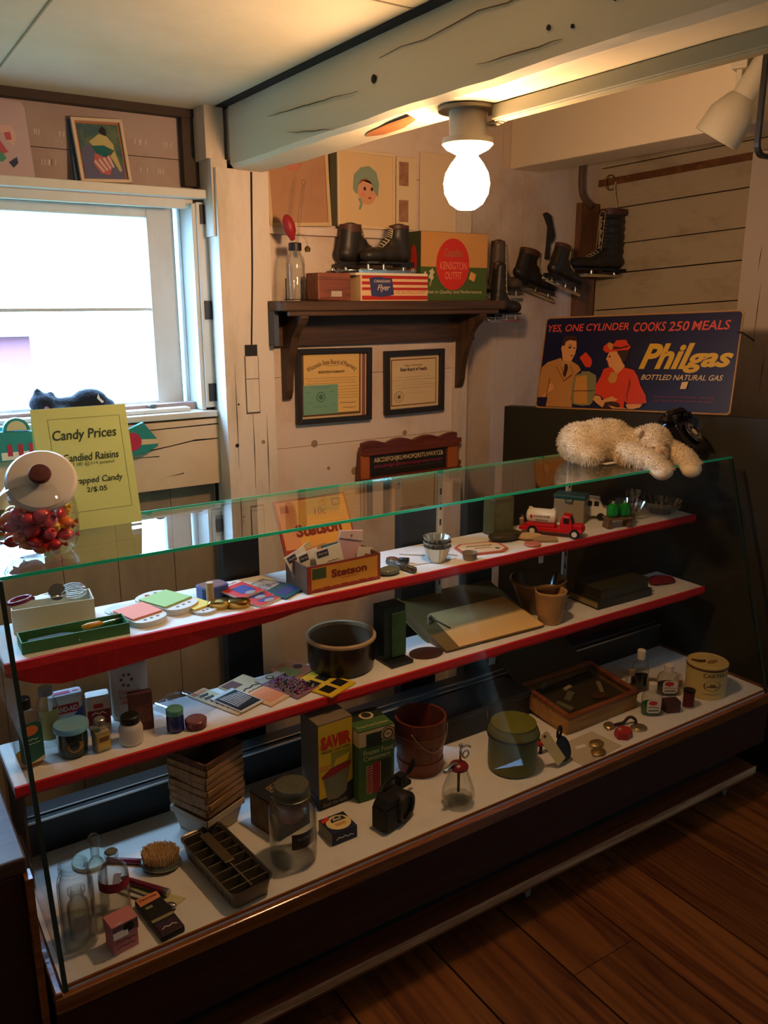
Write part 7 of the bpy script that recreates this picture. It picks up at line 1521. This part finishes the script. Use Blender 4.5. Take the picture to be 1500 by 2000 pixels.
b2 = MB(); b2.M = TB; obox(b2, .285, .190, .050, .006, WBX); b2.build('box', t, bevel=.001)
b = MB(); b.M = TB
for x0, x1, y0, y1 in ((-.145, .145, -.097, -.083), (-.145, .145, .083, .097), (-.145, -.131, -.083, .083), (.131, .145, -.083, .083)): b.bx(x0, x1, y0, y1, .050, .062, WBR)
b.build('top_frame', t, bevel=.0015)
b = MB(); b.M = TB; b.bx(-.136, .136, -.089, .089, .006, .030, pm('box_lining', srgb(70, 58, 38), .8)); b.build('lining', t)
b = MB(); b.M = TB; b.bx(-.132, .132, -.084, .084, .0565, .0575, thin_glass('box_glass', (.9, .9, .85), 1.5)); b.build('glass', t)
for x, y, w, l, a, m in ((-.03, .01, .05, .02, 30, pm('trinket_grey', srgb(160, 152, 136), .4, .3)), (.05, -.03, .05, .03, -20, pm('trinket_brown', srgb(96, 56, 36), .5)), (.09, .0, .012, .06, -35, KR), (-.08, -.02, .016, .05, 15, MATS['trinket_grey']), (.0, .045, .03, .012, 10, CREAM)):
    b = MB(); b.M = TB; b.box((0, 0, .034), (w, l, .006), m, T(x, y, 0) @ RZ(a)); b.build('curio', t)
b = MB(); b.bx(-.140, .140, -.004, .004, 0, .185, pm('lid_dark_wood', srgb(74, 58, 34), .5), T(-.006, .094, .070) @ RX(-62)); b.build('lid', t)
# bottles, thread, can at the right end
def flask(label, loc, r, h, liq, labm, capm, sy=.62, rz=0, group='small bottles at the right end of the case'):
    t = thing('small_bottle', label, 'bottle', loc, rz, group)
    b = MB(); b.lathe([(0, .001), (r * .85, .001), (r, .005), (r, h * .58), (r * .8, h * .70), (r * .36, h * .77), (r * .34, h * .80)], CLB, None, 32, sy=sy); b.build('bottle', t)
    if liq: b = MB(); b.lathe([(0, .003), (r * .92, .004), (r * .93, h * .36), (0, h * .36)], liq, None, 28, sy=sy); b.build('liquid', t)
    b = MB(); b.lathe([(0, h * .78), (r * .40, h * .78), (r * .42, h * .98), (r * .34, h), (0, h)], capm, None, 20); b.build('cap', t)
    if labm:
        b = MB(); F = front(0, -r * sy - .0012, 0); b.prism([(x, y + h * .33) for x, y in rrect(r * 1.35, h * .42, r * .3)], .0006, labm, F); b.disc(-r * .1, h * .44, r * .42, TRD, F, .0004, r * .22, z=.0008); b.scrib(0, h * .30, r * 1.1, h * .06, INK, F, z=.0008); b.rect(-r * .5, r * .5, h * .18, h * .22, FG, F, .0004, .0008); b.build('label', t)
    return t
WCAP = pm('cap_white', srgb(226, 216, 196), .35); LBW = pm('label_white', srgb(222, 206, 184), .7)
flask('small bottle of green liquid with a white cap and label', (1.842, 1.398, FLZ), .0295, .098, pm('green_liquid', srgb(16, 96, 60), .15, spec=.7), LBW, WCAP, rz=-32)
flask('clear bottle with a white cap and pale label behind the dark cube', (1.985, 1.455, FLZ), .0335, .096, pm('dark_residue', srgb(60, 34, 26), .3), LBW, WCAP, rz=-32)
flask('dark bottle with a pale cap behind the green bottle', (1.935, 1.520, FLZ), .0305, .132, pm('dark_liquid', srgb(34, 24, 18), .2), None, WCAP, rz=-10)
flask('small greyish bottle left of the tall dark bottle', (1.888, 1.512, FLZ), .0215, .082, pm('grey_liquid', srgb(62, 54, 40), .3), None, pm('cap_tan', srgb(150, 130, 100), .5), rz=-10)
flask('tiny white capped bottle between the clear bottle and the large tin', (2.055, 1.470, FLZ), .014, .046, None, LBW, WCAP, rz=-10)
b = MB(); b.bx(-.022, .022, -.017, .017, 0, .036, pm('dark_cube', srgb(72, 38, 32), .6, spot=(srgb(100, 58, 44), 40, .5, .7))); single(b, 'dark_cube', 'dark reddish brown block in front of the clear white capped bottle', 'block', (1.905, 1.378, FLZ), -24, bevel=.003)
t = thing('thread_tin', 'small dark red cylinder with metal ends in front of the large tin', 'tin', (1.968, 1.366, FLZ))
b = MB(); b.lathe([(0, .004), (.016, .004), (.016, .050), (0, .050)], pm('thread_red', srgb(96, 26, 22), .5), None, 24); b.build('body', t)
b = MB(); b.lathe([(0, 0), (.0172, 0), (.0172, .005), (0, .005)], STEEL, None, 24); b.lathe([(0, .049), (.0172, .049), (.0172, .055), (.014, .0555), (0, .054)], pm('tin_end_dark', srgb(52, 40, 34), .4, .6), None, 24); b.build('ends', t)
t = thing('large_tin', 'large cream tin lettered CARTER at the right end of the case floor', 'tin', (2.092, 1.400, FLZ), 0)
CT = pm('tin_cream_old', srgb(206, 182, 112), .45, spot=(srgb(186, 158, 92), 12, .5, .72))
b = MB(); b.lathe([(0, 0), (.0585, 0), (.0600, .003), (.0590, .006), (.0590, .098), (0, .098)], CT, None, 48); b.build('tin_body', t)
b = MB(); b.lathe([(.0595, .094), (.0605, .097), (.0605, .102), (.0570, .104), (.0555, .101), (0, .1015)], CT, None, 48); b.lathe([(.0597, .090), (.0612, .092), (.0612, .096), (.0597, .098)], pm('tin_rim_brown', srgb(92, 52, 34), .5), None, 48); b.build('lid', t)
b = MB(); b.prism([(-.03, .004), (-.014, -.006), (.0, .002), (-.018, .014), (-.03, .03), (-.036, .028)], .002, MATS['tin_rim_brown'], T(0, .004, .1016)); b.prism([(.0 + .022 * math.cos(k * .35), .0 + .010 * math.sin(k * .35)) for k in range(18)], .0006, pm('lid_stain', srgb(150, 116, 64), .6), T(.006, -.012, .1016)); b.build('lid_marks', t)
CTI = pm('tin_print_brown', srgb(92, 62, 34), .6)
b = MB(); wtext(b, 'CARTER O', .0594, .078, .086, .013, -112, CTI, .02); 
vs = [(.0594 * math.cos(R(-126) + u), .0594 * math.sin(R(-126) + u), z) for u, z in [(.44 * math.cos(k * .3), .046 + .0165 * math.sin(k * .3)) for k in range(21)]]; b.add(vs, [tuple(range(21))], CTI)
vs = [(.0597 * math.cos(R(-126) + u), .0597 * math.sin(R(-126) + u), z) for u, z in [(.37 * math.cos(k * .3), .045 + .0125 * math.sin(k * .3)) for k in range(21)]]; b.add(vs, [tuple(range(21))], CT)
wrap(b, .0599, .041, .045, -142, -110, CTI, 8); wrap(b, .0599, .046, .051, -134, -118, CTI, 8); wrap(b, .0595, .018, .0195, -150, -95, CTI, 10); b.build('tin_lettering', t)
# everything rests a hair above what carries it
for o in list(col.objects):
    if o.parent is None and 'label' in o and o.name not in ('display_case', 'dolly', 'wooden_counter', 'black_board') and o.get('kind') != 'structure':
        o.location.z += 0.0007
